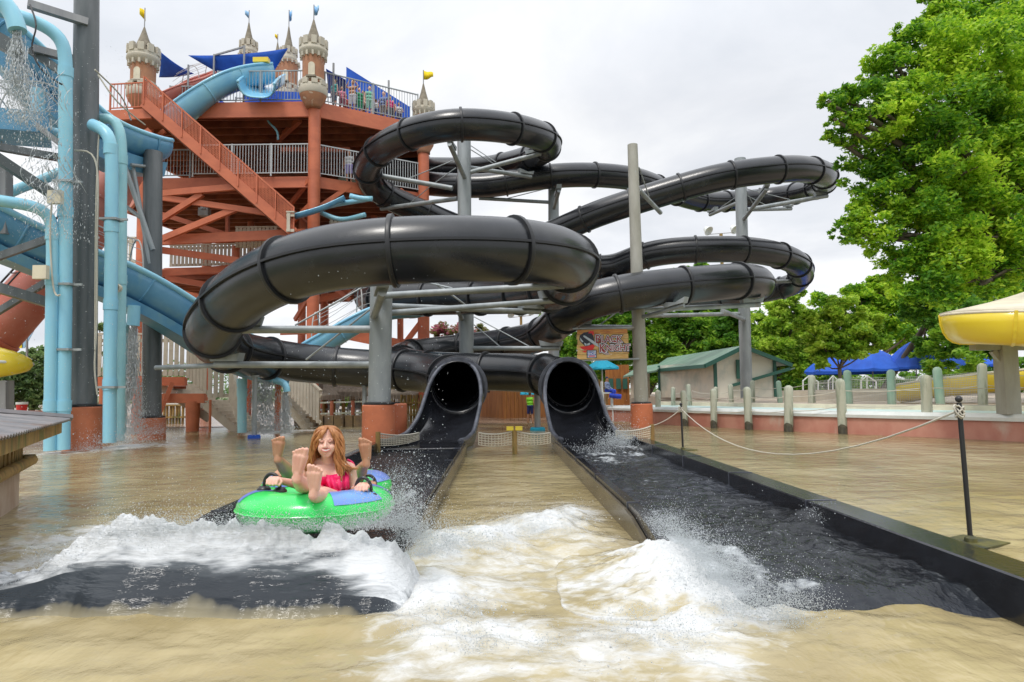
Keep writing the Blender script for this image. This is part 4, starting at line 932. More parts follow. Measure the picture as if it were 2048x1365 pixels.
# net over it
def net_tunnel(secs, root, i0, i1, w, hh, mat_='netgrey', n=9):
    mb = MB(); lines = []
    for i in range(i0, i1, 6):
        s, xx, zz = secs[i]; c = (s[0]+s[-1])/2
        mb.tube([c + xx*math.cos(a)*w/2 + Vector((0, 0, 1))*math.sin(a)*hh for a in [math.pi*k/14 for k in range(15)]], .022, 5)
    for k in range(1, 14, 2):
        a = math.pi*k/14; pl = []
        for i in range(i0, i1, 3):
            s, xx, zz = secs[i]; c = (s[0]+s[-1])/2; sagv = 1-.10*abs(math.sin((i-i0)/6*math.pi)); pl.append(c + xx*math.cos(a)*w/2*sagv + Vector((0, 0, 1))*math.sin(a)*hh*sagv)
        mb.tube(pl, .009, 4)
    return mb.build('net_tunnel', M[mat_], root)
net_tunnel(se1, ch1, 8, len(se1)-18, 1.2, .95)
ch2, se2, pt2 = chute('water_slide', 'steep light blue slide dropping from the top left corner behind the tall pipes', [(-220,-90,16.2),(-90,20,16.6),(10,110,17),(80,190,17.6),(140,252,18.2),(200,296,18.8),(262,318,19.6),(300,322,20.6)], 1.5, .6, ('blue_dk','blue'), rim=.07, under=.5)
ch3, se3, pt3 = chute('water_slide', 'light blue slide leaving the top deck of the tower beside the corner turret', [(540,168,31.5),(505,172,30.8),(462,186,30.2),(420,212,29.8),(380,242,29.6),(345,268,29.5)], 1.3, .75, ('blue','blue'), rim=.07)
mb = MB(); c = P(516,196,30.3); prof = [Vector((.62*math.cos(math.pi*k/10+math.pi), 0, .42*math.sin(math.pi*k/10+math.pi))) for k in range(11)]
ch4, se4, pt4 = chute('water_slide', 'short wide blue slide mouth hanging over the front edge of the top deck', [(540,176,32),(528,182,30.8),(518,190,29.7),(514,196,29.2)], 1.5, .62, ('blue','blue'), rim=.06)
ch5, se5, pt5 = chute('water_slide', 'light blue slide sweeping down behind the near column under a net', [(880,628,27),(820,636,25.6),(770,640,24.8),(715,668,24.4),(665,700,24.2),(630,722,24.2)], 1.25, .6, ('blue','blue'), rim=.06)
net_tunnel(se5, ch5, 6, len(se5)-2, 1.2, 1.0)
ch6, se6, pt6 = chute('water_slide', 'red brown slide lying on the tower top behind the blue slide', [(452,160,34.5),(420,172,33.6),(380,192,32.4),(330,216,31.6)], 1.2, .55, ('red_tube','red_tube'), rim=.05)
net_tunnel(se6, ch6, 2, len(se6)-2, 1.1, .8)
t = thing('water_slide', 'small white and red slide sloping behind the leftmost turret', 'water slide', P(390,190,33))
mb = MB(); mb.tube(spline([P(400,168,34.5), P(370,188,33.5), P(345,205,32.8)], .3), .25, 14); mb.build('tube', M['red_tube'], t, smooth=True)
# teal pieces seen through the tower
for lab, q in (('short blue trough seen between red beams beside the tall orange column', [(470,552,32.5),(520,562,32.2),(570,560,32)]), ('blue trough high in the tower frame above the near coil', [(690,400,29.5),(650,420,29.2),(590,438,29)]),):
    chute('water_slide', lab, q, .9 if 'red beams' in lab else .34, .3 if 'red beams' in lab else .14, ('blue_dk','blue'), rim=.04)  # the thin piece stands for a pipe-like beam, swept as a narrow trough
# clear dome net at far left
t = thing('net_dome', 'pale arched net tunnel over a blue trough at the left edge', 'net', P(20,280,15.5))
mb = MB()
for i in range(6):
    c = P(-90+i*38, 258, 15.3+i*.25); mb.tube([c+Vector((math.cos(a)*.5-.1, math.cos(a)*.9, math.sin(a)*1.15)) for a in [math.pi*k/14 for k in range(15)]], .02, 5)
for k in range(1, 14, 2):
    a = math.pi*k/14; mb.tube([P(-90+i*38, 258, 15.3+i*.25)+Vector((math.cos(a)*.5-.1, math.cos(a)*.9, math.sin(a)*1.15)) for i in range(6)], .01, 4)
mb.build('hoops', M['netgrey'], t)
mb = MB(); mb.beam(P(-100,245,15.4), P(100,262,16.4), 1.2, .5); mb.build('trough', M['blue_dk'], t)
# red tube slide
pts = spline([P(-120,760,19),P(-30,690,19.2),P(60,590,19.6),P(140,500,20),P(200,415,20.4),(P(236,345,20.8)),P(258,318,21.4),P(274,312,22.2)], .3)
t = thing('tube_slide', 'faded red tube slide rising diagonally behind the light blue pipes', 'water slide', (pts[1].x, pts[1].y, 0))
mb = MB(); mb.tube(pts, .66, 24, caps=False); solid(mb.build('tube', M['red_tube'], t, smooth=True), .03)
for i in range(6, len(pts)-2, 8):
    tt = (pts[i+1]-pts[i-1]).normalized(); mb = MB(); mb.tube([pts[i]-tt*.04, pts[i]+tt*.04], .72, 24); mb.build('flange_ring', M['red_tube'], t)
mb = MB()
for s in (-.33, -.12): 
    mb.tube([p+Vector((s*1.3, -.62+.1*abs(s), .25)) for p in pts[3:-6]], .03, 5)
for i in range(6, len(pts)-8, 3): mb.beam(pts[i]+Vector((-.43, -.6, .25)), pts[i]+Vector((-.15, -.62, .25)), .03, .03)
mb.build('cable_ladder', M['black'], t)
# pipes
def pipe(label, cps, r, m='pipe', couplings=(), grp='light blue pipes standing in the pool', clamp=(), sp=.12):
    pts = spline([P(*p) for p in cps], sp, 2); root = thing('water_pipe', label, 'pipe', (pts[-1].x, pts[-1].y, 0), grp)
    mb = MB(); mb.tube(pts, r, 18); mb.build('pipe', M[m], root, smooth=False, auto=45)
    for y in couplings:
        z = P(cps[-1][0], y, cps[-1][2]).z; q = min(pts, key=lambda v: abs(v.z-z)+(0 if (v-pts[-1]).length < abs(pts[-1].z-z)+.6 else 5)); mb = MB(); mb.tube([(q.x, q.y, z-.12), (q.x, q.y, z+.12)], [r*1.12, r*1.12], 18); mb.build('coupling', M[m], root, auto=45)
    for y in clamp:
        z = P(cps[-1][0], y, cps[-1][2]).z; q = min(pts, key=lambda v: abs(v.z-z)); mb = MB(); mb.box((q.x, q.y, z), (r*2.8, r*2.3, .05)); mb.box((q.x+r*1.9, q.y, z), (r*1.5, .05, .05)); mb.build('clamp', M['galv'], root)
    return root
pipe('light blue pipe bending over at the top left, just left of the dark column', [(-60,10,14.6),(0,22,14.8),(60,40,15),(104,62,15.2),(124,84,15.3),(130,112,15.35),(131,200,15.35),(131,400,15.35),(130,600,15.35),(127,800,15.35),(126,900,15.35)], .145, couplings=(145,425,812), clamp=(365,570,700))
pipe('light blue pipe just left of the bent one with its elbow at half height', [(-60,392,14.4),(0,402,14.6),(60,412,14.9),(88,422,15.1),(102,442,15.2),(105,480,15.2),(104,600,15.2),(101,800,15.2),(100,902,15.2)], .128, 'pipe', couplings=(470,560,812))
pipe('light blue pipe right of the dark column with its elbow facing the column', [(185,250,15.8),(203,258,15.7),(217,272,15.6),(222,296,15.6),(223,450,15.6),(221,650,15.6),(219,886,15.6)], .14, couplings=(455,610,770,300), clamp=(440,775))
pipe('aqua pipe partly hidden behind the right hand pipe of the dark column', [(196,240,16.4),(216,236,16.4),(233,246,16.4),(241,270,16.4),(243,420,16.4),(241,650,16.4),(238,882,16.4)], .12, 'pipe_pale', couplings=(320,560))
pipe('short aqua pipe capped under the low blue slide beside the waterfall', [(246,652,18.4),(245,700,18.4),(243,800,18.4),(242,866,18.4)], .135, 'pipe_pale', couplings=(655,740))
pipe('short pale blue pipe with a collar near the slim grey post', [(484,763,20),(484,800,20),(484,866,20)], .13, 'pipe_pale', couplings=(766,785))
pipe('thick short blue pipe pouring water at the top left corner', [(-60,-40,13.2),(-10,-10,13.4),(20,20,13.5),(33,50,13.5),(35,62,13.5)], .17, 'pipe', grp='outlet pipes pouring water')
pipe('blue pipe bend crossing behind the left pipes below the net dome', [(76,180,16.2),(76,230,16.2),(78,258,16.2),(95,266,16.2),(135,272,16.4)], .15, 'pipe', grp='blue pipes behind the left column')
pipe('slanting blue pipe between the left pipes and the yellow slide', [(-60,440,17.5),(20,386,17.5),(80,362,17.6),(120,345,17.8)], .13, 'pipe', grp='blue pipes behind the left column')
pipe('blue outlet pipe with a drooping end above the middle waterfall', [(500,748,20.6),(530,755,20.4),(560,764,20.2),(572,768,20.1),(574,784,20.1)], .10, 'pipe', grp='outlet pipes pouring water')
pipe('blue drop pipe under the low blue slide where the tall waterfall starts', [(268,612,18.2),(267,640,18.2),(266,652,18.2)], .16, 'pipe', grp='outlet pipes pouring water')
t = thing('outlet_nozzle', 'round cream pipe nozzle sticking out beside the right blue pipe', 'nozzle', P(238,578,16.1))
mb = MB(); a = P(236,577,16.2); mb.lathe((0,0,0), [(.05,0),(.10,0),(.11,.28),(.09,.28),(.07,.1),(0,.1)], 16)
rot = (Vector((.3,-1,-.1))).to_track_quat('Z','Y').to_matrix(); mb.v = [tuple(rot @ Vector(v) + a) for v in mb.v]; mb.build('nozzle', M['cream'], t, auto=40)
# grey beams and frame around the dark column
fr = thing('steel_frame', 'grey steel beams and struts bracing the blue slides at the left edge', 'steel frame', P(80,300,15.6))
for a, b, w, m in (((55,8,15.2),(176,46,15.9),.17,'grey_steel'),((-40,60,14.6),(30,100,14.8),.3,'galv_dark'),((66,98,15.8),(150,120,16.4),.17,'grey_steel'),((60,100,15.9),(130,150,16.2),.17,'galv_dark'),((-40,288,14.8),(130,318,15.9),.16,'galv_dark'),((-30,300,14.6),(118,398,15.6),.2,'galv_dark'),((-40,565,15),(110,610,16),.22,'galv_dark'),((-20,520,15.4),(120,470,15.9),.16,'galv_dark'),((8,330,16.2),(8,470,16.2),.26,'grey_steel'),((-30,640,16.2),(100,560,16.4),.14,'galv_dark'),((60,240,15.8),(135,300,15.9),.12,'grey_steel')):
    mb = MB(); mb.beam(P(*a), P(*b), w, w); mb.build('strut', M[m], fr)
for c in ((111,395,15.0),(82,545,14.9)):
    mb = MB(); mb.box(P(*c), (.3,.12,.3)); mb.build('junction_box', M['cream'], fr)
for q in ([(60,10,14.9),(75,60,14.8),(60,90,14.8),(90,150,14.9),(125,170,15.1)], [(196,150,15.7),(230,200,15.9),(262,228,16.5),(290,250,18)], [(192,262,15.75),(200,230,15.7),(196,300,15.7),(192,420,15.7),(190,700,15.7)], [(190,140,15.7),(240,190,17),(262,240,19)], [(104,400,15),(100,470,15.05),(112,600,15.05),(120,590,15)], [(150,302,15.6),(180,300,15.6),(192,320,15.6),(194,500,15.6),(193,660,15.7),(189,740,15.75),(195,790,15.8)]):
    mb = MB(); mb.tube(spline([P(*p) for p in q], .15), .02, 6); mb.build('cable', M['rope'] if q[0][0] > 100 else M['black'], fr)
# support frame posts for C7 side
for a, b in (((262,300,19),(300,540,19.5)),):
    pass
# yellow tube slide end, flags, wall, bin far left
t = thing('tube_slide', 'yellow tube slide end with a white rim behind the kiosk at the left edge', 'water slide', (P(0,740,17).x, 17, 0))
pts = spline([P(-200,712,19),P(-90,722,17.8),P(-20,725,17.1),P(30,727,17.1),P(66,731,17.6)], .2); kk = len(pts); rr_ = [.44*min(1, ((kk-1-i)/7+.0)**.5 if i > kk-8 else 1)+.02 for i in range(kk)]
mb = MB(); mb.tube(pts, rr_, 28); mb.build('shell', M['yellow'], t, smooth=True)
mb = MB(); mb.tube([p+Vector((.03,-rr_[i]-.01,.02)) for i, p in enumerate(pts)], .04, 8); mb.build('rim', M['white'], t, smooth=True)
mb = MB(); mb.beam(P(8,762,17.2), P(8,850,17.2), .3, .3); mb.build('leg', M['grey_steel'], t)
for px, m_, lab in ((22,'fl_yellow','small yellow banner on a pole above the yellow slide end'),(44,'fl_blue','pale blue pennant beside the yellow banner')):
    t = thing('banner', lab, 'flag', P(px,700,22)); mb = MB(); mb.beam(P(px+10,600,22), P(px+10,720,22), .05, .05); mb.build('pole', M['grey_steel'], t)
    a = P(px,660,22); mb = MB(); w_ = .4
    mb.prism([a, a+Vector((w_,0,0)), a+Vector((w_ if m_ == 'fl_yellow' else .1,0,-.6)), a+Vector((0 if m_ == 'fl_yellow' else .02,0,-.6))], (0,.02,0)); mb.build('cloth', M[m_], t)
t = thing('garden_wall', 'low red brick wall behind the pipes at the left', 'wall', (P(60,830,24).x, 24, 0)); mb = MB(); a, b = P(-200,838,24), P(215,833,24); a.z = 0; b.z = 0; mb.prism([a,b,b+Vector((0,0,.75)),a+Vector((0,0,.75))], (0,.4,0))
M['brick'] = mat('red_brick', (.30,.13,.10), .85, col2=(.22,.10,.08), scale=9, bump=.5); mb.build('wall', M['brick'], t)
t = thing('bin', 'red drinks bin with a white rim on the low brick wall', 'bin', P(43,820,22)); c = P(43,828,22); mb = MB(); mb.lathe(c, [(0,0),(.13,0),(.16,.3),(0,.3)], 16); mb.build('bucket', mat('red_plastic', (.6,.03,.03), .4), t, auto=40); mb = MB(); mb.lathe(c+Vector((0,0,.3)), [(0,.0),(.17,.0),(.17,.07),(0,.07)], 16); mb.build('lid', M['white'], t, auto=40)
# ---- kiosk / pump house front left: its right hand wall runs away from the viewer
k = thing('wooden_kiosk', 'low wooden kiosk with a rusty corrugated tin roof standing in the pool', 'kiosk', (-5.9, 8.1, 0))
kc = G(37, 1010); ku = Vector((.453, -.891, 0)); kv = Vector((-.891, -.453, 0)); zt = P(60, 928, 7.9).z; ze = P(90, 862, 7.8).z
def K_(a, b, z): return kc + ku*a + kv*b + Vector((0, 0, z))
mb = MB(); mb.prism([K_(0,0,-.3), K_(5,0,-.3), K_(5,3,-.3), K_(0,3,-.3)], (0,0,zt+.3)); mb.build('wall', M['hutwall'], k)
mb = MB(); a = .0
while a < 5:
    wv = .10+.035*random.random(); o_ = .02+.03*random.random(); mb.prism([K_(a,-o_,zt), K_(a+wv-.014,-o_,zt), K_(a+wv-.014,.05,zt), K_(a,.05,zt)], (0,0,ze-zt)); a += wv
b = .04
while b < 3: mb.prism([K_(-.03,b,zt), K_(.02,b,zt), K_(.02,b+.11,zt), K_(-.03,b+.11,zt)], (0,0,ze-zt)); b += .12
mb.build('cladding', M['hutwood'], k)
mb = MB(); mb.tube([K_(-.12,-.10,zt+.0), K_(5,-.10,zt)], .065, 8); mb.tube([K_(-.08,-.14,zt+.01), K_(-.08,3,zt+.01)], .06, 8); mb.build('ledge_log', M['hutwood'], k, auto=60)
mb = MB(); mb.beam(K_(-.30,-.34,ze-.01), K_(5,-.34,ze-.01), .07, .13); mb.beam(K_(-.27,-.3,ze-.01), K_(-.27,3.1,ze-.01), .06, .13); mb.build('eave_board', M['hutwood'], k)
n = 150; vs = []; ridge = ze+.34
for i in range(n+1):
    a = lerp(-.40, 5, i/n); dz = .011*math.sin(i*2.0); ap = max(a, .9) ; bb = -.44 if True else 0
    q = min(1, max(0, (a+.40)/1.3)); vs += [K_(a, -.46, ze+.08+dz), K_(a, lerp(-.46, 1.3, q), lerp(ze+.08, ridge, q)+dz)]
mb = MB(); mb.add(vs, [(2*i,2*i+1,2*i+3,2*i+2) for i in range(n)]); solid(mb.build('roof', M['tin'], k), .018, 1)
vs = []; n = 80
for i in range(n+1):
    b = lerp(-.46, 3.1, i/n); dz = .011*math.sin(i*2.0); q = max(0, 1-abs(b-1.3)/1.76); vs += [K_(-.40, b, ze+.08+dz), K_(lerp(-.40, .9, q), b, lerp(ze+.08, ridge, q)+dz)]
mb = MB(); mb.add(vs, [(2*i,2*i+1,2*i+3,2*i+2) for i in range(n)]); solid(mb.build('roof_hip', M['tin'], k), .018, 1)
mb = MB(); mb.tube([K_(-.4,-.46,ze+.11), K_(.9,1.3,ridge+.03)], .05, 6); mb.tube([K_(.9,1.3,ridge+.03), K_(5,1.3,ridge+.03)], .05, 6); mb.build('ridge_cap', M['tin'], k)
# ---- waterfalls
def fall(label, px, y0, y1, D, w0, w1, n, blobs=True):
    a, b = P(px, y0, D), P(px, y1, D); L = a.z-b.z; pts, rad, st = [], [], []
    for _ in range(n):
        t = rng.random()**.75; w = lerp(w0, w1, t); z = a.z-L*t
        ph = math.sin(t*23+px)*.25+math.sin(t*9)*.3
        x = np.clip(rng.normal()*.42+ph*t, -1.2, 1.2)*w
        pts.append((lerp(a.x, b.x, t)+x, D+rng.normal()*w*.5, z)); rad.append(.004+.010*rng.random()**2*(1 if blobs else .7)); st.append((.6+.5*rng.random(), .7, 1.5+5*rng.random()*(1-.5*t)))
    mb = MB()                        # connected strands of water
    for _ in range(int(n/13)):
        q0 = rng.normal()*.5; t0 = rng.random()**2*.6; ln = .12+.35*rng.random(); ph = rng.random()*6; K = 16; pl = []; rl = []
        for i in range(K+1):
            t = min(1, t0+ln*i/K); w = lerp(w0, w1, t); z = a.z-L*t
            x = np.clip(q0+.14*math.sin(t*11+ph)*t+.05*math.sin(t*39+ph*2)*t, -1.25, 1.25)*w
            pl.append((lerp(a.x, b.x, t)+x, D+.4*w*math.sin(t*9+ph), z)); rl.append((.003+.012*abs(math.sin(t*31+ph))*rng.random())*(1-.3*i/K))
        mb.tube(pl, rl, 5)
    mb.build('waterfall', M['drop'], None, smooth=True)['kind'] = 'stuff'
    o = droplets('waterfall', pts, rad, M['drop'], st); stuff(o)
    m_ = n*3; t = rng.random(m_)**.7; w = w0+(w1-w0)*t; pp = np.stack([a.x+(b.x-a.x)*t+rng.normal(size=m_)*w*.55, D+rng.normal(size=m_)*w*.5, a.z-L*t+rng.normal(size=m_)*.02], 1); rr = (.0025+.004*rng.random(m_)**2)*(D/15)
    V_ = (pp[:, None, :]+OV[None]*rr[:, None, None]*np.array([1, 1, 2.4])).reshape(-1, 3); F_ = (OF[None]+(np.arange(m_)*6)[:, None, None]).reshape(-1, 3); stuff(npmesh('waterfall_mist', V_, F_, M['drop'], None, smooth=True))
fall('w', 35, 62, 250, 13.5, .10, .42, 1500); fall('w', 78, 130, 300, 14.2, .5, .6, 500)
fall('w', 266, 652, 868, 18.2, .12, .32, 1700); fall('w', 528, 762, 866, 20.3, .42, .5, 1500); fall('w', 572, 784, 866, 20.1, .08, .22, 700); fall('w', 105, 300, 480, 14.4, .6, .7, 500)
for o in list(bpy.data.objects):
    if o.name.startswith('waterfall'):
        for k_ in ('label', 'category'):
            if k_ in o: del o[k_]
# ================================================================== right hand side: pool wall, deck, fences, house, signs
wl = [G(*p) for p in ((1205,842),(1290,847),(1370,852),(1480,858),(1600,864),(1750,871),(1900,877),(2048,884),(2250,896))]
wl = spline(wl, .4, 2)
def offs(line, d, z):
    out = []
    for i, p in enumerate(line):
        t = (line[min(i+1, len(line)-1)]-line[max(i-1, 0)]).normalized(); n = Vector((-t.y, t.x, 0)); 
        if n.y < 0: n = -n
        out.append(Vector((p.x+n.x*d, p.y+n.y*d, z)))
    return out
def strip(name, secs, m, parent=None):
    vs = [v for s in zip(*secs) for v in s]; k = len(secs); mb = MB()
    mb.add(vs, [(i*k+j, i*k+j+1, (i+1)*k+j+1, (i+1)*k+j) for i in range(len(secs[0])-1) for j in range(k-1)])
    o = mb.build(name, M[m], parent, fix=True); return o
pw = thing('pool_wall', 'low curved red pool wall with a white painted coping on the right', 'wall', wl[5])
strip('wall_face', [offs(wl, 0, -.2), offs(wl, .03, .5)], 'redwall', pw)
strip('coping', [offs(wl, -.02, .44), offs(wl, -.03, .52), offs(wl, .03, .60), offs(wl, .25, .61), offs(wl, .35, .57)], 'white', pw)
mb = MB(); mb.add([], []); 
ch_o = strip('channel', [offs(wl, .33, .575), offs(wl, 3.0, .575)], 'aqua'); structure(ch_o)
strip('far_kerb', [offs(wl, 2.8, .56), offs(wl, 2.82, .70), offs(wl, 3.0, .71), offs(wl, 3.1, .71)], 'cream', pw)
dk = strip('deck', [offs(wl, 3.05, .70), offs(wl, 20, .70), offs(wl, 60, .70)], 'deck'); structure(dk)
mb = MB(); mb.box((40, 60, .3), (60, 60, .78)); structure(mb.build('deck', M['deck']))
# timber posts
def mkpost(lab, x, y, z0, z1, r, green=False, lean=0, wet=True, grp='rounded timber posts in the pool along the wall'):
    t = thing('timber_post', lab, 'post', (x, y, z0), grp)
    mb = MB(); top = Vector((x+lean, y, z1)); b = Vector((x, y, z0-.2))
    d = top-b; zw = z0+.28
    n = 8; ps = [b+d*i/n for i in range(n+1)]; mb.tube(ps+[top+Vector((0,0,r*.5)), top+Vector((0,0,r*.8))], [r]*(n+1)+[r*.8, r*.3], 14); mb.build('shaft', M['post_green'] if green else M['post'], t, auto=50)
    if wet:
        mb = MB(); vs = []; nn = 28
        for k_ in range(nn):
            a = 2*math.pi*k_/nn; h = .10+.16*abs(math.sin(k_*1.7)+.4*math.sin(k_*5.1)); c, s = math.cos(a)*(r+.006), math.sin(a)*(r+.006); vs += [(x+c, y+s, z0-.2), (x+c+lean*.15, y+s, z0+h)]
        mb.add(vs, [(2*i, (2*i+2) % (2*nn), (2*i+3) % (2*nn), 2*i+1) for i in range(nn)]); mb.build('waterline_growth', M['algae'], t)
    return t
near_p = []
for i, (px, pb, pt, w) in enumerate(((1316,848,785,11),(1371,853,786,12),(1428,857,783,13),(1498,860,780,15),(1577,864,778,17),(1687,868,765,18),(1855,874,758,20))):
    b = G(px, pb); tp = P(px, pt, b.y).z; lab = ['timber post nearest the tan column','second timber post right of the tan column','third timber post right of the tan column, in the pool by the wall','timber post standing just left of the louvred gable in the picture','timber post in the pool below the right side of the cream house','pale timber post in the pool left of the nearest one','largest and nearest timber post, right of the others along the pool wall'][i]
    mkpost(lab, b.x, b.y, 0, tp, w*b.y/F/2, lean=(.03,-.04,.02,-.02,.05,-.03,.04)[i]); near_p.append(Vector((b.x, b.y, tp)))
far_p = []
for i, (px, pt, D, gr) in enumerate(((1346,778,27.5,0),(1380,775,27,0),(1430,776,26.4,0),(1463,772,26,0),(1505,768,25.4,0),(1561,764,24.6,1),(1623,756,23.4,0),(1698,750,22,1),(1783,744,20.8,1),(1881,741,19.6,1),(1965,738,19,0))):
    b = P(px, 800, D); zt = P(px, pt, D).z+(.0,.06,-.03)[i % 3]; mkpost('%s timber post beyond the channel, %s' % ('green' if gr else 'grey', ['behind the large footing','first right of the tan column','left of the house corner trim','right of the house corner trim','left of the louvred window','right of the big grey column','next to the white hand rail','left of the curved beige wall','behind the end of the beige wall','in front of the low yellow slide','by the yellow slide support'][i]), b.x, D, .70, zt, (.09 if i < 6 else .12), bool(gr), wet=False, lean=(.02,-.05,.04,-.02)[i % 4], grp='timber posts on the deck beyond the channel'); far_p.append(Vector((b.x, D, zt)))
def rope(name, lab, a, b, sag, r=.012, m='rope', grp=None, cat='rope'):
    n = 16; pts = [a.lerp(b, i/n)-Vector((0, 0, sag*4*(i/n)*(1-i/n))) for i in range(n+1)]; mb = MB(); mb.tube(pts, r, 6); o = mb.build(name, M[m], None, smooth=True)
    tag(o, lab, cat, grp); return o
def ropeline(lab, plist, drops, m='rope', r=.012, sag=.06, grp=None):
    t = thing('rope_rail', lab, 'rope', (plist[0].x, plist[0].y, plist[0].z-1))
    for dz in drops:
        for a, b in zip(plist, plist[1:]):
            n = 10; mb = MB(); mb.tube([a.lerp(b, i/n)-Vector((0, 0, dz+sag*4*(i/n)*(1-i/n))) for i in range(n+1)], r, 6); mb.build('rope', M[m], t, smooth=True)
ropeline('pale ropes strung between the timber posts in the pool', near_p+[P(2200,748,15.4)], (.22, .62), r=.012)
ropeline('ropes strung between the posts on the deck beyond the channel', far_p+[P(2120,735,18.2)], (.18, .5, .85), r=.010)
# netting on the far fence
def netsheet(name, a0, a1, b0, b1, nu, nv_, r, m, parent=None, sagv=0):
    mb = MB()
    def pt(u, v): 
        p = a0.lerp(a1, u).lerp(b0.lerp(b1, u), v); p = p - Vector((0, 0, sagv*4*u*(1-u)*(1-v*.2))); return p
    for i in range(nu+1):
        u = i/nu; mb.tube([pt(u, v/4) for v in range(5)], r, 4, caps=False)
    for j in range(nv_+1):
        mb.tube([pt(u/14, j/nv_) for u in range(15)], r, 4, caps=False)
    return mb.build(name, M[m], parent)
t = thing('net_fence', 'dark mesh netting hung on the far posts in front of the low yellow slide', 'net', (far_p[8].x, far_p[8].y, .7))
for k_ in range(6, 10):
    a, b = far_p[k_], far_p[k_+1]; netsheet('netting', a-Vector((0,0,.15)), b-Vector((0,0,.15)), Vector((a.x,a.y,.78)), Vector((b.x,b.y,.78)), 26, 13, .0045, 'netgrey', t)
# rope stanchions
def stanchion(lab, px_t, py_t, px_b, py_b, r):
    b = G(px_b, py_b); tp = P(px_t, py_t, b.y)
    t = thing('stanchion', lab, 'stanchion', b, 'black rope stanchions standing in the pool')
    mb = MB(); mb.tube([b-Vector((0,0,.05)), tp], r, 12); mb.build('pole', M['black'], t, auto=40)
    mb = MB(); mb.box((b.x, b.y, .008), (.46, .36, .02), rz=.5); mb.lathe((b.x, b.y, .018), [(.05,0),(.045,.03),(.022,.05)], 16); mb.build('base', M['rubber'], t)
    mb = MB(); mb.ball(tp+Vector((0,0,.03)), r*1.5); mb.build('finial', M['black'], t, smooth=True)
    mb = MB()
    for q in range(5):
        a = q*1.3; mb.tube([tp+Vector((math.cos(a+s)*r*1.7, math.sin(a+s)*r*1.7, -.05-.012*q+.03*math.sin(s*2))) for s in [i*.5 for i in range(14)]], .007, 5)
    mb.tube(spline([tp+Vector((-.02,-.02,-.03)), tp+Vector((-.07,-.03,-.01)), tp+Vector((-.05,-.04,-.09)), tp+Vector((.0,-.04,-.12))], .02), .008, 5)
    mb.build('rope_knot', M['rope'], t, smooth=True); return tp
s1 = stanchion('tall near black stanchion right of the right flume', 1918, 806, 1942, 1088, .019)
s2_ = stanchion('distant black stanchion close to the net by the right flume', 1362, 812, 1366, 901, .022)
rope('rope', 'long pale rope sagging between the two black stanchions', s2_-Vector((0,0,.06)), s1-Vector((0,0,.06)), .62, .009)
rope('rope', 'short pale rope running from the distant stanchion down to the net post', s2_-Vector((0,0,.06)), P(1304,852,14.6), .05, .010)
# net barriers
def barrier(lab, posts, h0, h1, sag=.05):
    t = thing('net_barrier', lab, 'net barrier', posts[0])
    for i, p in enumerate(posts):
        if p[3] if len(p) > 3 else True: pass
    return t
def nb(lab, seq, capy=False):
    """seq: list of (px, py_top, py_bottom, D, has_post)"""
    a = P(seq[0][0], seq[0][1], seq[0][3]); t = thing('net_barrier', lab, 'net barrier', (a.x, a.y, 0))
    for (px, y0, y1, D, hp) in seq:
        if hp:
            p = P(px, y0, D); mb = MB(); mb.tube([(p.x, D, -.1), (p.x, D, p.z+.03)], .05, 10); mb.build('post', M['hutwood'], t, auto=40)
            if capy:
                mb = MB()
                for sx in (-.09, .09): mb.box((p.x+sx, D, p.z+.05), (.14, .12, .08))
                mb.build('rope_clip', M['yellow'], t)
    for q, w in zip(seq, seq[1:]):
        a0, b0 = P(q[0], q[1], q[3]), P(q[0], q[2], q[3]); a1, b1 = P(w[0], w[1], w[3]), P(w[0], w[2], w[3])
        L = (a1-a0).length; netsheet('netting', a0, a1, b0, b1, max(4, int(L/.065)), 5, .0075, 'net', t, .05)
        mb = MB(); mb.tube([a0.lerp(a1, u/10)-Vector((0,0,.2*(u/10)*(1-u/10))) for u in range(11)], .017, 6); mb.build('top_rope', M['rope'], t, smooth=True)
nb('cream rope net between the two flumes with an orange post and yellow clips', [(957,866,890,13.9,0),(1029,862,888,13.9,1),(1101,866,886,13.9,0)], True)
nb('cream rope net left of the left flume below the terracotta footings', [(756,867,892,14.0,1),(838,866,880,15.6,0)])
nb('cream rope net reaching from the right flume to a short post by the tan column', [(1232,862,874,13.9,0),(1304,852,876,14.6,1)])
# ---- ride sign
sg = thing('ride_sign', 'wooden plank sign reading BLACK KNIGHT with a helmet and sword emblem', 'sign', P(1205,700,22.3))
S0 = P(1154,719.5,22.3); S1 = P(1258,717.5,22.3); U = (S1-S0).normalized(); W_ = (S1-S0).length; Hs = (P(1154,660,22.3)-S0).length; Vz = Vector((0,0,1))
def sp_(u, v, d=0): return S0+U*(u*W_)+Vz*(v*Hs)+Vector((0,-d,0))
pcs = [mat('sign_plank_a', (.62,.36,.10), .5, col2=(.75,.52,.22), scale=6, stretch=(.6,1,4)), mat('sign_plank_b', (.72,.50,.20), .5, col2=(.5,.25,.07), scale=7, stretch=(.6,1,4)), mat('sign_plank_c', (.48,.17,.05), .5, col2=(.7,.35,.08), scale=6, stretch=(.6,1,4))]
yy = 0
for i, (h_, c_, l_, r_) in enumerate(((.16,0,.0,.99),(.17,1,.01,1.0),(.17,0,.0,.985),(.17,1,.015,1.0),(.17,1,.0,1.0),(.16,2,.01,.985))):
    mb = MB(); mb.prism([sp_(l_, yy+.004), sp_(r_, yy+.004), sp_(r_-.004, yy+h_-.006), sp_(l_+.004, yy+h_-.006)], (0,.05,0)); mb.build('plank', pcs[c_], sg); yy += h_
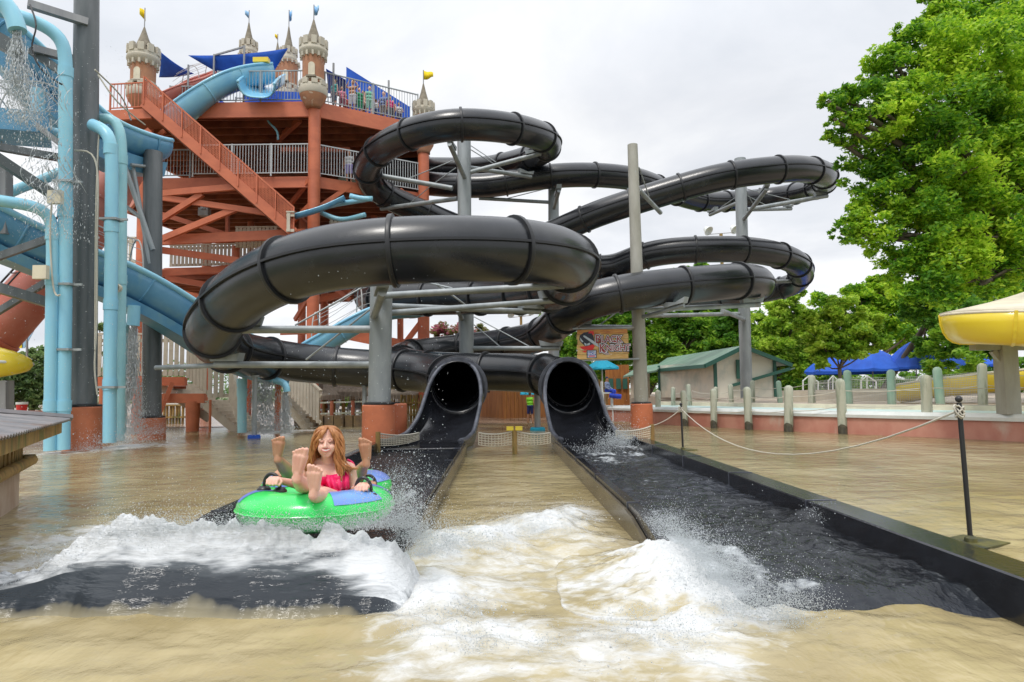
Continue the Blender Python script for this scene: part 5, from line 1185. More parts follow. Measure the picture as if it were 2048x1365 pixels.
mb = MB(); mb.beam(sp_(-.07,1.04)+Vector((0,.05,0)), sp_(1.12,1.04)+Vector((0,.05,0)), .05, .05); mb.beam(sp_(0,.0)+Vector((0,.06,-.03)), sp_(1.2,.02)+Vector((0,.06,-.03)), .05, .05); mb.build('bracket', M['galv'], sg)
Mi = {k_: mat('sign_paint_'+k_, c, .4) for k_, c in (('dark',(.012,.015,.03)),('white',(.75,.77,.8)),('red',(.30,.012,.02)),('bright',(.75,.02,.02)),('steel',(.5,.58,.64)),('blue',(.05,.12,.5)),('pale',(.6,.7,.85)))}
def poly(name, uv, m, d, parent=sg):
    mb = MB(); mb.prism([sp_(u, v, d) for u, v in uv], (0,.004,0)); return mb.build(name, Mi[m], parent)
def text(s, u, v, size, m, off, d, name, first=1.0, sx=1.0, shear=0):
    cu = bpy.data.curves.new('t', 'FONT'); cu.body = s; cu.size = size; cu.offset = off; cu.extrude = .002; cu.space_character = 1.0; cu.shear = shear; cu.fill_mode = 'BOTH'
    ob = bpy.data.objects.new('t', cu); COL.objects.link(ob); dg = bpy.context.evaluated_depsgraph_get(); me = bpy.data.meshes.new_from_object(ob.evaluated_get(dg)); bpy.data.objects.remove(ob); bpy.data.curves.remove(cu)
    o0 = root_loc(sg); base = sp_(u, v, d)
    for vt in me.vertices: x, y, z = vt.co; q = base+U*x*sx+Vz*y+Vector((0,-z,0)); vt.co = q-o0
    me.materials.clear(); me.materials.append(Mi[m]); o = bpy.data.objects.new(name, me); COL.objects.link(o); o.parent = sg; return o
for (s_, u, v, sz, nm) in (('B',.355,.545,.37,'letters'),('LACK',.47,.56,.30,'letters'),('K',.43,.235,.38,'letters'),('NIGHT',.56,.27,.285,'letters')):
    text(s_, u, v, sz, 'dark', .042, .006, 'letter_shadow', sx=.9); text(s_, u, v, sz, 'white', .022, .010, 'letter_outline', sx=.9); text(s_, u, v, sz, 'red', .003, .014, nm, sx=.9)
def swash(pts, w, nm):
    L = [Vector((a, b, 0)) for a, b in pts]
    for m_, ww, d in (('dark', w+.03, .007), ('white', w+.014, .011), ('red', w*.6, .015)):
        up, dn = [], []
        for i, p in enumerate(L):
            t_ = (L[min(i+1, len(L)-1)]-L[max(i-1, 0)]).normalized(); n_ = Vector((-t_.y, t_.x, 0)); k_ = ww*(1-.6*i/len(L)); up.append(p+n_*k_); dn.append(p-n_*k_)
        poly(nm, [(q.x, q.y) for q in up+dn[::-1]], m_, d)
swash([(.72,.62),(.76,.55),(.81,.52),(.86,.53)], .018, 'swash'); swash([(.48,.32),(.52,.22),(.57,.17),(.62,.18)], .02, 'swash')
poly('emblem_helmet', [(.06,.80),(.14,.90),(.26,.93),(.32,.82),(.34,.66),(.34,.52),(.27,.44),(.16,.44),(.10,.54),(.05,.66)], 'dark', .006)
poly('emblem_helmet', [(.07,.74),(.10,.66),(.13,.60),(.11,.57),(.07,.64)], 'steel', .010); poly('emblem_helmet', [(.14,.56),(.19,.52),(.19,.46),(.16,.46)], 'steel', .010); poly('emblem_helmet', [(.20,.46),(.20,.52),(.26,.56),(.25,.48)], 'steel', .010)
poly('emblem_plume', [(.22,.87),(.26,.95),(.33,.94),(.34,.84),(.30,.80),(.30,.87)], 'bright', .010)
poly('emblem_sword', [(.13,.80),(.16,.80),(.40,.52),(.43,.40),(.34,.48),(.13,.76)], 'steel', .014); poly('emblem_sword', [(.15,.78),(.40,.46),(.36,.50)], 'white', .018)
poly('emblem_cape', [(.05,.43),(.20,.44),(.31,.50),(.35,.44),(.30,.30),(.12,.33)], 'bright', .009); poly('emblem_cape', [(.10,.28),(.20,.30),(.16,.22)], 'bright', .009)
poly('sponsor_plate', [(.19,.04),(.38,.04),(.38,.31),(.19,.31)], 'dark', .012); poly('sponsor_plate', [(.205,.06),(.365,.06),(.365,.29),(.205,.29)], 'pale', .016); poly('sponsor_plate', [(.21,.13),(.36,.13),(.36,.24),(.21,.24)], 'blue', .019); poly('sponsor_plate', [(.22,.085),(.35,.085),(.34,.12),(.23,.12)], 'bright', .019)
text('IHOP', .215, .145, .115, 'white', .003, .022, 'sponsor_name', sx=.93); text('SPONSORED BY', .21, .25, .036, 'dark', 0, .020, 'sponsor_caption', sx=.85)
# ---- cream house with green roof
def PH(px, py, D): return P(px, py, D*.78)
hs = thing('house', 'cream plaster house with a faded green metal roof and dark green trim', 'house', PH(1431,792,48))
gz = .68
def H_(px, D, z): q = PH(px, 780, D); return Vector((q.x, q.y, z))
K = (1431, 48); Rr = (1550, 49.5); Lw = (1319, 55)
zE = PH(1431,724,48).z; apex = PH(1486,696,48.8); eR = PH(1550,722,49.5).z
mb = MB(); mb.prism([H_(*K, gz), H_(*Rr, gz), H_(*Rr, eR), apex, H_(*K, zE)], (0, .15, 0)); mb.build('gable_wall', M['wallcream'], hs)
mb = MB(); mb.prism([H_(*Lw, gz), H_(*K, gz), H_(*K, zE), H_(Lw[0], Lw[1], zE)], (.1, .1, 0)); mb.build('side_wall', M['wallcream'], hs)
mb = MB(); rb_ = PH(1335,716,60); a = PH(1410,729,47.2); a2 = PH(1488,691,48.0); b = Vector((PH(1300,740,57).x, 57*.78, a.z-.05)); mb.prism([a, a2, rb_, b], (0, 0, -.08)); 
c = PH(1584,728,49.6); mb.prism([a2, c, c+Vector((-1,9,0)), rb_+Vector((0,.1,0))], (0, 0, -.08)); mb.build('roof', M['green_roof'], hs)
mb = MB(); mb.beam(a+Vector((0,0,-.09)), a2+Vector((0,0,-.09)), .1, .22); mb.beam(a2+Vector((0,0,-.09)), c+Vector((0,0,-.09)), .1, .22); mb.beam(a+Vector((0,0,-.1)), b+Vector((0,0,-.1)), .1, .2); mb.build('fascia', M['green_trim'], hs)
for q, z1 in ((K, zE), (Lw, zE), (Rr, eR)):
    mb = MB(); v = H_(*q, gz); mb.beam(v+Vector((0,-.05,0)), Vector((v.x, v.y-.05, z1)), .16, .16); mb.build('corner_trim', M['green_trim'], hs)
mb = MB(); v = PH(1482,739,48.5); mb.box(v+Vector((0,-.05,0)), (.55,.12,1.05)); wn = mb.build('window', M['green_trim'], hs)
mb = MB()
for i in range(6): mb.box(v+Vector((.06,-.13,-.38+i*.15)), (.3,.05,.07))
mb.build('louvres', M['wallcream'], wn)
mb = MB(); mb.beam(PH(1462,772,48.2), PH(1580,738,49.3), .12, .16); mb.build('lean_to_fascia', M['green_trim'], hs)
mb = MB(); q = PH(1545,745,49.2); mb.prism([PH(1468,771,48.3), PH(1590,735,49.5), PH(1586,737,51), PH(1470,772,50)], (0,0,-.06)); mb.build('lean_to_roof', M['green_roof'], hs)
# lower porch at the left
mb = MB(); mb.prism([PH(1246,753,52), PH(1312,741,53), PH(1330,726,58), PH(1275,735,58)], (0, 0, -.1)); mb.build('porch_roof', M['green_roof'], hs)
mb = MB(); mb.prism([H_(1265,53,gz), H_(1300,54.4,gz), H_(1300,54.4,2.4), H_(1265,53,2.2)], (0,.15,0)); mb.prism([H_(1262,52.6,gz), H_(1270,52.6,gz), H_(1270,52.6,2.1), H_(1262,52.6,2.1)], (0,.15,0)); mb.build('porch_wall', M['beige'], hs)
# wooden shed between the mouths
sh = thing('wooden_shed', 'orange stained board shed seen between the two slide mouths', 'shed', G(1005,838))
c0 = G(1006,838,.02); a0 = G(948,832,.02); b0 = G(1096,834,.02)
for nm, p, q in (('wall', a0, c0), ('wall', c0, b0)):
    mb = MB(); L = (q-p).length; n = int(L/.2); d = (q-p).normalized(); nrm = Vector((-d.y, d.x, 0))
    for i in range(n):
        s = p+d*(i*L/n+.008); e_ = p+d*((i+1)*L/n-.008); o_ = nrm*(.01*random.random()); mb.prism([s+o_, e_+o_, e_+o_+Vector((0,0,2.1)), s+o_+Vector((0,0,2.1))], nrm*.04)
    mb.build(nm, M['wood'], sh)
mb = MB(); mb.prism([a0+Vector((0,.1,2.1)), c0+Vector((0,-.1,2.1)), b0+Vector((0,.1,2.1)), b0+Vector((0,4,2.1)), a0+Vector((0,4,2.1))], (0,0,.1)); mb.prism([a0, c0+Vector((0,.1,0)), b0, b0+Vector((0,4,0)), a0+Vector((0,4,0))], (0,0,2.0)); mb.build('roof', M['wood'], sh)
mb = MB(); v = P(972,778,30.4); mb.box(v, (.35,.06,.35)); nbx = mb.build('notice', M['black'], sh)
# orange wood building + fence behind the sign
t = thing('wooden_building', 'tall dark orange timber cabin behind the lifeguard', 'building', P(1235,790,46)); mb = MB(); a, b = P(1212,790,46), P(1258,790,46)
for i in range(14):
    x = lerp(a.x, b.x, i/14); mb.box((x+.06, 46, 1.5), (.13, .2+.05*(i % 2), 2.7))
mb.build('wall', M['wood'], t); mb = MB()
for px in (1222,1237,1250): mb.box(P(px,768,45.8), (.3,.1,.7))
mb.build('windows', M['green_trim'], t)
t = thing('board_fence', 'yellow orange slanting board rail left of the lifeguard', 'fence', P(1190,790,38)); mb = MB()
for i in range(16):
    p = P(1176+i*2.6, 800, 38); zt_ = P(1176, 748+i*1.3, 38).z; mb.box((p.x, 38, (zt_+.4)/2), (.055,.05,zt_-.4))
mb.beam(P(1172,752,37.9), P(1218,775,37.9), .1, .12); mb.build('boards', M['hutwood'], t)
# umbrellas and canopies
def umbrella(lab, px, py_rim, py_top, py_base, D, rad, m='canvas_teal', n=8, z0=None, cat='umbrella', grp=None):
    c = P(px, py_rim, D); zt_ = P(px, py_top, D).z; zb = P(px, py_base, D).z if z0 is None else z0
    t = thing('parasol', lab, cat, (c.x, D, zb), grp)
    mb = MB(); vs = [(c.x, D, zt_)]; K_ = 6
    for k_ in range(1, K_+1):
        for j in range(n*4):
            a = 2*math.pi*j/(n*4)+.3; q = (j % 4)/4; sc_ = 1-.10*math.sin(q*math.pi); r_ = rad*k_/K_*sc_; zz = lerp(zt_, c.z, (k_/K_)**(1.15 if m == 'canvas_teal' else 1.55))-.06*math.sin(q*math.pi)*k_/K_; vs.append((c.x+r_*math.cos(a), D+r_*math.sin(a), zz))
    m4 = n*4
    for j in range(m4):
        a = 2*math.pi*j/m4+.3; q = (j % 4)/4; r_ = rad*(1-.1*math.sin(q*math.pi)); vs.append((c.x+r_*math.cos(a), D+r_*math.sin(a), c.z-.14*rad*.5-.05))
    fs = [(0, 1+j, 1+(j+1) % m4) for j in range(m4)]+[(1+k_*m4+j, 1+(k_+1)*m4+j, 1+(k_+1)*m4+(j+1) % m4, 1+k_*m4+(j+1) % m4) for k_ in range(K_) for j in range(m4)]
    mb.add(vs, fs); o = mb.build('canopy', M[m], t, smooth=False); solid(o, .012)
    mb = MB(); mb.tube([(c.x, D, zb), (c.x, D, zt_)], .035, 8); mb.build('pole', M['white'] if m == 'canvas_teal' else M['grey_steel'], t)
    return t
umbrella('teal blue parasol standing by the lifeguard under the ride sign', 1204, 735, 717, 812, 32, .82)
umbrella('small teal parasol peeping out beside the right slide mouth', 1062, 786, 778, 830, 30, .5)
for i, (px, yr, yt, D, rd, lab) in enumerate(((1700,742,700,44,2.6,'blue canopy half hidden behind the bright green tree'),(1745,738,697,41,1.9,'blue domed canopy just right of the bright green tree'),(1832,733,682,40,1.75,'tallest blue domed canopy in the middle of the row'),(1895,732,694,42,1.9,'shaded blue canopy under the oak branches'),(1660,742,712,46,1.6,'leftmost blue canopy showing low under the leaves'),(1935,730,700,44,1.7,'dark blue canopy nearest the yellow slide'))):
    umbrella(lab, px, yr, yt, 800, D, rd, 'canvas_blue', 8, z0=.7, cat='canopy', grp='blue canopies behind the deck')
# yellow slide, upper and lower piece
ys, ysec, ypt = chute('water_slide', 'bright yellow slide trough making a turn high above the deck at the right edge', [(2250,700,14.6),(2130,694,14),(2040,690,13.9),(1975,687,14.3),(1938,686,15.3),(1945,684,16.6),(2010,680,17.6),(2120,676,18)], 1.05, .64, ('yellow','cream'), rim=.035, ribs=1.5)
mb = MB(); vs = []
for (s, xx, zz) in ysec: vs += [s[-1] if False else s[0], s[0]+Vector((0,0,.02))]
far = [s[0] if (s[0].y > s[-1].y) else s[-1] for s, _, _ in ysec]
outer = []
for i, (s, xx, zz) in enumerate(ysec): outer.append(s[0] if (s[0]-Vector((ypt[len(ypt)//2].x+1.5, 16.2, s[0].z))).length > (s[-1]-Vector((ypt[len(ypt)//2].x+1.5, 16.2, s[-1].z))).length else s[-1])
cvx = Vector((outer[-1].x, 16.4, outer[0].z+.62))
mb = MB(); n = len(outer); vs = []
for i, p in enumerate(outer): vs += [p+Vector((0,0,.04)), p.lerp(Vector((ypt[0].x-.2, 16.2, p.z)), .42)+Vector((0,0,.30)), p.lerp(Vector((ypt[0].x-.2, 16.2, p.z)), .75)+Vector((0,0,.52))]
mb.add(vs, [(i*3+k_, i*3+k_+1, (i+1)*3+k_+1, (i+1)*3+k_) for i in range(n-1) for k_ in range(2)]); o = mb.build('cover', M['cream'], ys, smooth=True); solid(o, .03)
mb = MB()
for i in range(10, len(ysec), 9):
    for v in ysec[i][0][::2]: pass
mb = MB(); a = P(2010,700,15.6); mb.beam((a.x, 15.6, .6), (a.x, 15.6, a.z+.1), .34, .34); mb.build('leg', M['galv_tan'], ys)
mb = MB(); mb.beam(P(1945,694,15.5), P(2080,694,15.7), .2, .16); mb.beam(P(1985,702,15.6), P(2012,735,15.6), .12, .12); mb.build('bracket', M['galv_tan'], ys)
chute('water_slide', 'low yellow slide trough behind the netting at the right edge', [(1808,805,22.5),(1870,795,21.8),(1960,786,21),(2060,778,20),(2200,770,19)], 1.3, .55, ('yellow','cream'), rim=.04)
t = thing('curved_wall', 'low beige wall with a rounded end beyond the far posts', 'wall', P(1700,800,25)); mb = MB()
pl = [P(1560,812,26), P(1800,812,24)] + [P(1810+30*math.sin(a), 812-32*(1-math.cos(a)), 24) for a in (.3,.6,.9,1.2,1.5)] + [P(1846,776,24), P(1560,782,26)]
mb.prism(pl, (0,.3,0)); mb.build('wall', M['beige'], t)
for i, (x0, D) in enumerate(((1606,30),(1657,31),(1722,30),(1832,28))):
    t = thing('hand_rail', ['white pool hand rail left of the blue canopies','low white hand rail below the leftmost canopy','white hand rail below the middle of the canopies','white hand rail beside the rounded wall end'][i], 'hand rail', P(x0, 790, D), 'white pool hand rails'); mb = MB()
    w_ = 30 if i % 2 == 0 else 22; mb.tube([P(x0,792,D), P(x0,762,D), P(x0+w_*.4,752,D), P(x0+w_,764,D), P(x0+w_,792,D)], .035, 8); mb.tube([P(x0+w_*.4,752,D), P(x0+w_*.4,792,D)], .03, 8); mb.build('rail', M['white'], t)
# floodlights on poles
def flood(lab, px, py, D, n=2, s=1.0):
    t = thing('floodlight_pole', lab, 'floodlight', P(px, 800, D)); c = P(px, py, D); mb = MB(); mb.tube([(c.x, D, .5), c], .12*s, 8); mb.build('pole', M['hutwood'], t)
    mb = MB(); mb.tube([c+Vector((-.9*s,0,-.05)), c+Vector((.9*s,0,.12))], .04, 6); mb.build('crossbar', M['grey_steel'], t)
    for k_ in range(n):
        dx = (-.95+1.9*k_/max(1, n-1))*s; q = c+Vector((dx, -.1, .25*s+.1*k_)); mb = MB(); prof = [(0,.3),(.16,.28),(.24,.1),(.36,-.12),(.34,-.13),(.2,.05),(0,.1)]
        mb.lathe((0,0,0), [(a*s, b*s) for a, b in prof], 14); rot = Matrix.Rotation(-.6 if dx < 0 else -.5, 3, 'Y') @ Matrix.Rotation(-.7, 3, 'X'); mb.v = [tuple(rot @ Vector(v)+q) for v in mb.v]; mb.build('lamp', M['white'], t, auto=40)
flood('pair of white floodlights on a pole above the right coils', 1442, 468, 72, 2, 1.5)
flood('distant rack of three floodlights seen under the near coil', 1042, 634, 62, 3)
# thatched huts, stone wall and fences in the middle distance
def hut(lab, px0, px1, yt, yb, D, post=True):
    a, b = P(px0, yb, D), P(px1, yb, D); zt_ = P(px0, yt, D).z; t = thing('thatched_hut', lab, 'hut', ((a.x+b.x)/2, D, 0)); mb = MB(); y1 = D+3
    r0 = [Vector((a.x, D-.4, a.z)), Vector((b.x, D-.4, a.z)), Vector((b.x, y1, a.z)), Vector((a.x, y1, a.z))]; r1 = [Vector((a.x+.8, D+1.1, zt_)), Vector((b.x-.8, D+1.1, zt_)), Vector((b.x-.8, D+1.5, zt_)), Vector((a.x+.8, D+1.5, zt_))]
    vs = r0+r1+[v-Vector((0,0,.2)) for v in r0]; mb.add(vs, [(0,1,5,4),(1,2,6,5),(2,3,7,6),(3,0,4,7),(4,5,6,7),(8,9,1,0),(9,10,2,1),(10,11,3,2),(11,8,0,3),(8,11,10,9)]); ro = mb.build('roof', M['thatch'], t)
    mb = MB(); n = int((b.x-a.x)/.035)
    for i in range(n):
        x = a.x+i*.035+random.random()*.03; mb.beam((x, D-.42, a.z+.05), (x+random.uniform(-.05,.05), D-.45-.05*random.random(), a.z-.3-.12*random.random()), .02, .02)
    mb.build('fringe', M['thatch'], ro)
    for i in range(5):
        x = lerp(a.x+.3, b.x-.3, i/4); mb = MB(); mb.tube([(x, D, 0), (x, D, a.z)], .09, 8); mb.build('post', M['hutwood'], t)
hut('wide thatched hut left of the middle footing', 636, 738, 742, 786, 33); hut('thatched hut right of the near grey column', 748, 826, 750, 790, 31); hut('small thatched edge beside the beige stairs', 596, 650, 752, 792, 30)
t = thing('stone_wall', 'low rough stone wall by the foot of the beige stairs', 'wall', G(690,850)); mb = MB(); x = G(640,848).x
while x < G(836,848).x:
    wv = .2+.25*random.random(); mb.box((x, 25.3, .2), (wv-.02, .4, .42+.06*random.random())); x += wv
mb.build('stones', mat('rough_stone', (.30,.21,.11), .9, col2=(.18,.13,.09), scale=5, bump=.8), t)
t = thing('rail_fence', 'thin wooden rail fence with low posts in front of the thatched huts', 'fence', P(690,820,27)); mb = MB()
for y in (806, 828): mb.beam(P(640,y,27), P(745,y-3,27), .05, .06)
mb.build('rail', M['post'], t)
for i in range(3):
    p = P(664+i*42,800,27); mb = MB(); mb.tube([(p.x,27,0),(p.x,27,P(700,802,27).z)], .08, 8); mb.build('post', M['orange_dk'], t)
for i, (px, D) in enumerate(((640,34),(656,35),(700,34),(716,36),(792,34))):
    t = thing('sun_lounger', ['white sun lounger nearest the beige stairs','second white lounger from the stairs','white lounger near the middle footing','white lounger right behind the middle footing','white lounger right of the near grey column'][i], 'sun lounger', (P(px,830,D).x, D, 0), 'white sun loungers by the thatched huts'); b = P(px,830,D); mb = MB(); mb.box((b.x, D, .4), (.7,1.6,.08)); mb.prism([(b.x-.35,D+.8,.4),(b.x+.35,D+.8,.4),(b.x+.35,D+1.4,1.05),(b.x-.35,D+1.4,1.05)], (0,.06,0)); mb.build('bed', M['white'], t); mb = MB()
    for sx in (-.3,.3):
        for sy in (-.7,.7): mb.box((b.x+sx, D+sy, .18), (.05,.05,.38))
    mb.build('legs', M['white'], t)
def logfence(lab, x0, x1, yt, yb, D):
    t = thing('log_fence', lab, 'fence', P((x0+x1)/2, yb, D)); mb = MB(); a, b = P(x0,yb,D), P(x1,yb,D); n = int((b.x-a.x)/.13)
    for i in range(n): mb.tube([(a.x+i*.13, D, 0), (a.x+i*.13+random.uniform(-.02,.02), D, P(x0,yt,D).z+.05*random.random())], .055, 7)
    for z_ in (.3,.8): mb.beam((a.x,D-.08,z_), (b.x,D-.08,z_), .06, .07)
    mb.build('logs', M['hutwood'], t)
logfence('bamboo log fence seen under the beige stairs', 322, 372, 812, 840, 29); logfence('dark log fence right of the near terracotta footing', 803, 850, 792, 832, 28)
# ================================================================== trees
def leaf_mat(name, dark, mid, light):
    m = bpy.data.materials.new(name); m.use_nodes = True; nt = m.node_tree; L = nt.links; b = nt.nodes['Principled BSDF']
    g = nt.nodes.new('ShaderNodeNewGeometry'); tc = nt.nodes.new('ShaderNodeTexCoord'); nz = nt.nodes.new('ShaderNodeTexNoise'); nz.inputs['Scale'].default_value = .55; nz.inputs['Detail'].default_value = 3; L.new(tc.outputs['Object'], nz.inputs['Vector'])
    mr = nt.nodes.new('ShaderNodeMapRange'); L.new(nz.outputs['Fac'], mr.inputs[0]); mr.inputs[1].default_value = .38; mr.inputs[2].default_value = .62; mr.inputs[3].default_value = -.45; mr.inputs[4].default_value = .42
    ad = nt.nodes.new('ShaderNodeMath'); ad.operation = 'ADD'; L.new(g.outputs['Random Per Island'], ad.inputs[0]); L.new(mr.outputs[0], ad.inputs[1])
    r = nt.nodes.new('ShaderNodeValToRGB'); L.new(ad.outputs[0], r.inputs[0]); e = r.color_ramp.elements; e[0].color = (*dark,1); e[1].color = (*light,1); q = e.new(.5); q.color = (*mid,1)
    L.new(r.outputs[0], b.inputs['Base Color']); b.inputs['Roughness'].default_value = .45; b.inputs['Specular IOR Level'].default_value = .35
    tr = nt.nodes.new('ShaderNodeBsdfTranslucent'); L.new(r.outputs[0], tr.inputs['Color']); ms = nt.nodes.new('ShaderNodeMixShader'); ms.inputs[0].default_value = .52
    L.new(b.outputs[0], ms.inputs[1]); L.new(tr.outputs[0], ms.inputs[2]); L.new(ms.outputs[0], nt.nodes['Material Output'].inputs['Surface']); return m
M['leafA'] = leaf_mat('bright_green_leaves', (.09,.25,.02), (.30,.54,.03), (.58,.77,.06))
M['leafB'] = leaf_mat('dark_green_leaves', (.07,.20,.022), (.16,.36,.03), (.34,.54,.05))
M['leafC'] = leaf_mat('yellow_green_leaves', (.18,.36,.03), (.38,.58,.05), (.58,.74,.10))
M['leafP'] = leaf_mat('myrtle_leaves', (.14,.2,.05), (.25,.28,.08), (.55,.16,.26))
M['leafD'] = leaf_mat('hazy_green_leaves', (.10,.18,.07), (.16,.27,.09), (.28,.38,.15))
def leaves(lobes, per, ls, m, parent, name='crown', sub=.42):
    """lobes: (x,y,z,rx,ry,rz). leaf clusters spread over twig clumps inside each lobe"""
    C_, Nn = [], []
    tot = sum((l[3]*l[5]) for l in lobes)
    P_ = []
    for (x, y, z, rx, ry, rz) in lobes:
        n = int(per*(rx*rz)/tot); k = max(7, int(16*(rx*rz)**.35*1.6))
        d = rng.normal(size=(k, 3)); d /= np.linalg.norm(d, axis=1)[:, None]; rr = .45+.6*rng.random((k, 1))**.6
        cc = np.array([x, y, z])+d*rr*np.array([rx, ry, rz]); cr = (.18+.20*rng.random((k, 1)))*min(rx, rz)*1.25
        i = rng.integers(0, k, n); g = rng.normal(size=(n, 3)); g /= np.linalg.norm(g, axis=1)[:, None]; g *= rng.random((n, 1))**.5
        p = cc[i]+g*cr[i]*np.array([1.15, 1.15, .75]); P_.append(p)
    p = np.concatenate(P_); n = len(p)
    a = rng.normal(size=(n, 3)); a[:, 2] *= .6; a /= np.linalg.norm(a, axis=1)[:, None]; b = np.cross(a, rng.normal(size=(n, 3))); b /= np.linalg.norm(b, axis=1)[:, None]
    s = ls*(.6+.8*rng.random((n, 1)))
    V = np.stack([p-a*s, p+b*s*.42-a*s*.1, p+a*s, p-b*s*.42-a*s*.1], 1).reshape(-1, 3); Fc = np.arange(4*n).reshape(n, 4)
    return npmesh(name, V, Fc, m, parent, smooth=False)
def tree(name, lab, base, lobes_px, per, ls, m, grp='trees behind the deck', tr=.25, ryk=.8, bark='bark', cat='tree', trunk_top=None):
    """lobes_px: (px, py, radius px, D [, squash])"""
    base = Vector(base); t = thing(name, lab, cat, base, grp); L = []
    for q in lobes_px:
        px, py, r, D = q[:4]; sq = q[4] if len(q) > 4 else .85; c = P(px, py, D); R_ = r*D/F; L.append((c.x, c.y, c.z, R_, R_*ryk, R_*sq))
    leaves(L, per, ls, M[m], t)
    mid = Vector((sum(l[0] for l in L)/len(L), sum(l[1] for l in L)/len(L), sum(l[2] for l in L)/len(L))); fork = base.lerp(mid, .45) if trunk_top is None else Vector(trunk_top)
    mb = MB(); mb.tube(spline([base-Vector((0,0,.3)), base.lerp(fork, .5)+Vector((tr*.4,0,0)), fork], .5, 1), [tr*1.25, tr, tr*.95, tr*.9][:2]+[tr*.9]*200 if False else tr, 12); 
    for l in L:
        e = Vector(l[:3]); mm = fork.lerp(e, .5)+Vector((random.uniform(-.3,.3), random.uniform(-.3,.3), -.25)); pts = spline([fork, mm, e], .4, 0); k = len(pts); mb.tube(pts, [lerp(tr*.5, tr*.1, i/(k-1)) for i in range(k)], 7)
        for _ in range(3):
            s_ = pts[int(k*random.uniform(.5,.95))]; e2 = s_+Vector((random.uniform(-1,1)*l[3]*.8, random.uniform(-1,1)*l[4]*.8, random.uniform(-.2,1)*l[5]*.8)); mb.tube([s_, s_.lerp(e2,.5)+Vector((0,0,.1)), e2], [tr*.16, tr*.1, tr*.04], 5)
    mb.build('trunk', M['bark'], t, smooth=True); return t
big = [(1655,205,24,19.6,.7),(1668,238,24,19.6,.6),(1660,272,18,20,.5),(1690,330,26,20.2,.6),(1682,468,24,19.8,.5),(1725,395,26,20,.6),(1745,150,26,20.4),(1820,70,34,20.6),(1780,110,22,20.4),(1870,-5,28,21,.7),(1722,212,62,20),(1690,200,36,19.6,.7),(1790,150,70,20.5),(1775,230,70,19.5),(1850,115,80,20.5),(1700,265,45,20,.6),(1760,300,60,20.4),(1900,70,70,21),(1880,20,44,21),(1960,20,90,22),(2040,-20,100,22),(1950,120,100,20),(2030,90,100,21),(1860,220,90,19.6),(1930,250,95,20),(2030,220,110,20.5),(1740,350,52,20.4),(1810,370,80,20),(1760,430,62,20),(1705,452,38,19.8,.6),(1725,470,40,19.8,.6),(1890,360,95,19.6),(1980,360,100,20),(2060,360,100,20.4),(1830,470,80,19.8),(1790,520,58,20),(1900,480,90,19.6),(1980,490,95,19.8),(2070,490,90,20),(1830,560,62,19.6,.7),(1890,575,66,19.4,.7),(1960,570,66,19.6,.6),(2110,200,120,21),(2130,400,120,21)]
tree('oak_tree', 'huge bright green tree filling the top right corner over the yellow slide', (P(2090,760,21).x, 21, .6), big, 165000, .078, 'leafA', None, .42, trunk_top=P(2080,470,21))
tree('oak_tree', 'dark green oak behind the ride sign and the house roof', (P(1372,790,52).x, 52, .6), [(1180,640,44,52),(1230,640,46,52),(1290,640,50,52),(1340,625,44,51),(1390,640,50,52),(1440,640,46,52),(1310,690,44,51),(1370,690,50,51),(1440,680,40,51),(1240,690,44,52),(1170,690,36,52),(1480,640,38,52),(1470,690,38,52),(1200,745,26,50),(1290,600,30,53),(1400,540,26,54,.5),(1360,560,30,54,.6),(1440,570,30,54)], 60000, .17, 'leafB', tr=.34)
tree('elm_tree', 'yellow green tree rising between the big grey column and the far trees', (P(1556,790,50).x, 50, .6), [(1540,640,36,50),(1575,612,32,50),(1595,585,16,50),(1560,680,46,50),(1600,660,40,50),(1520,690,34,50),(1540,730,36,50),(1592,720,36,50)], 26000, .17, 'leafC', tr=.28)
tree('ash_tree', 'round bright young tree with a thin trunk in front of the blue canopies', (P(1680,800,34).x, 34, .7), [(1650,640,36,34),(1690,620,40,34),(1735,650,36,34),(1650,690,36,34),(1700,680,46,34),(1750,690,28,34),(1640,720,22,34),(1610,650,20,34)], 26000, .12, 'leafC', tr=.09)
tree('elm_tree', 'tall pale green tree behind the young tree with sky showing through', (P(1762,790,56).x, 56, .6), [(1660,610,36,56),(1720,600,36,56),(1770,590,44,56),(1800,620,40,56),(1830,660,44,54),(1790,670,40,56),(1740,640,36,56),(1610,720,36,60),(1760,570,24,56)], 26000, .18, 'leafA', tr=.3)
tree('oak_tree', 'dark leaning oak between the canopies and the yellow slide', (P(1752,800,40).x, 40, .7), [(1870,610,56,38),(1930,640,56,36),(1900,680,46,36),(1960,720,40,34),(1850,700,30,38),(1990,600,60,38),(2050,600,60,38),(1940,590,50,38),(1830,610,36,38),(1880,735,30,36)], 36000, .13, 'leafB', tr=.17, trunk_top=P(1860,640,39))
tree('hedge', 'row of dark shrubs under the canopies at the far side of the deck', (P(1850,790,48).x, 48, .6), [(1640,775,34,48),(1700,780,34,48),(1760,775,34,48),(1820,775,34,48),(1880,770,34,48),(1940,765,40,46),(2010,760,40,44),(2080,750,50,44),(1580,775,34,50),(1880,760,24,50),(1960,700,40,50)], 22000, .15, 'leafB', None, tr=.1, cat='hedge')
tree('myrtle_tree', 'crape myrtle with pink blossom seen between the grey posts', (P(925,790,52).x, 52, 0), [(890,672,26,52),(920,668,28,52),(950,672,26,52),(900,695,26,52),(940,695,28,52),(968,680,14,52)], 9000, .16, 'leafP', None, tr=.14, cat='tree')
tree('elm_tree', 'soft green tree beside the wooden cabin under the teal parasol', (P(1180,790,58).x, 58, .4), [(1150,760,36,58),(1190,765,26,58),(1110,640,26,58),(1120,680,30,58),(1140,720,40,58),(1080,655,16,58,)], 12000, .2, 'leafB', tr=.2)
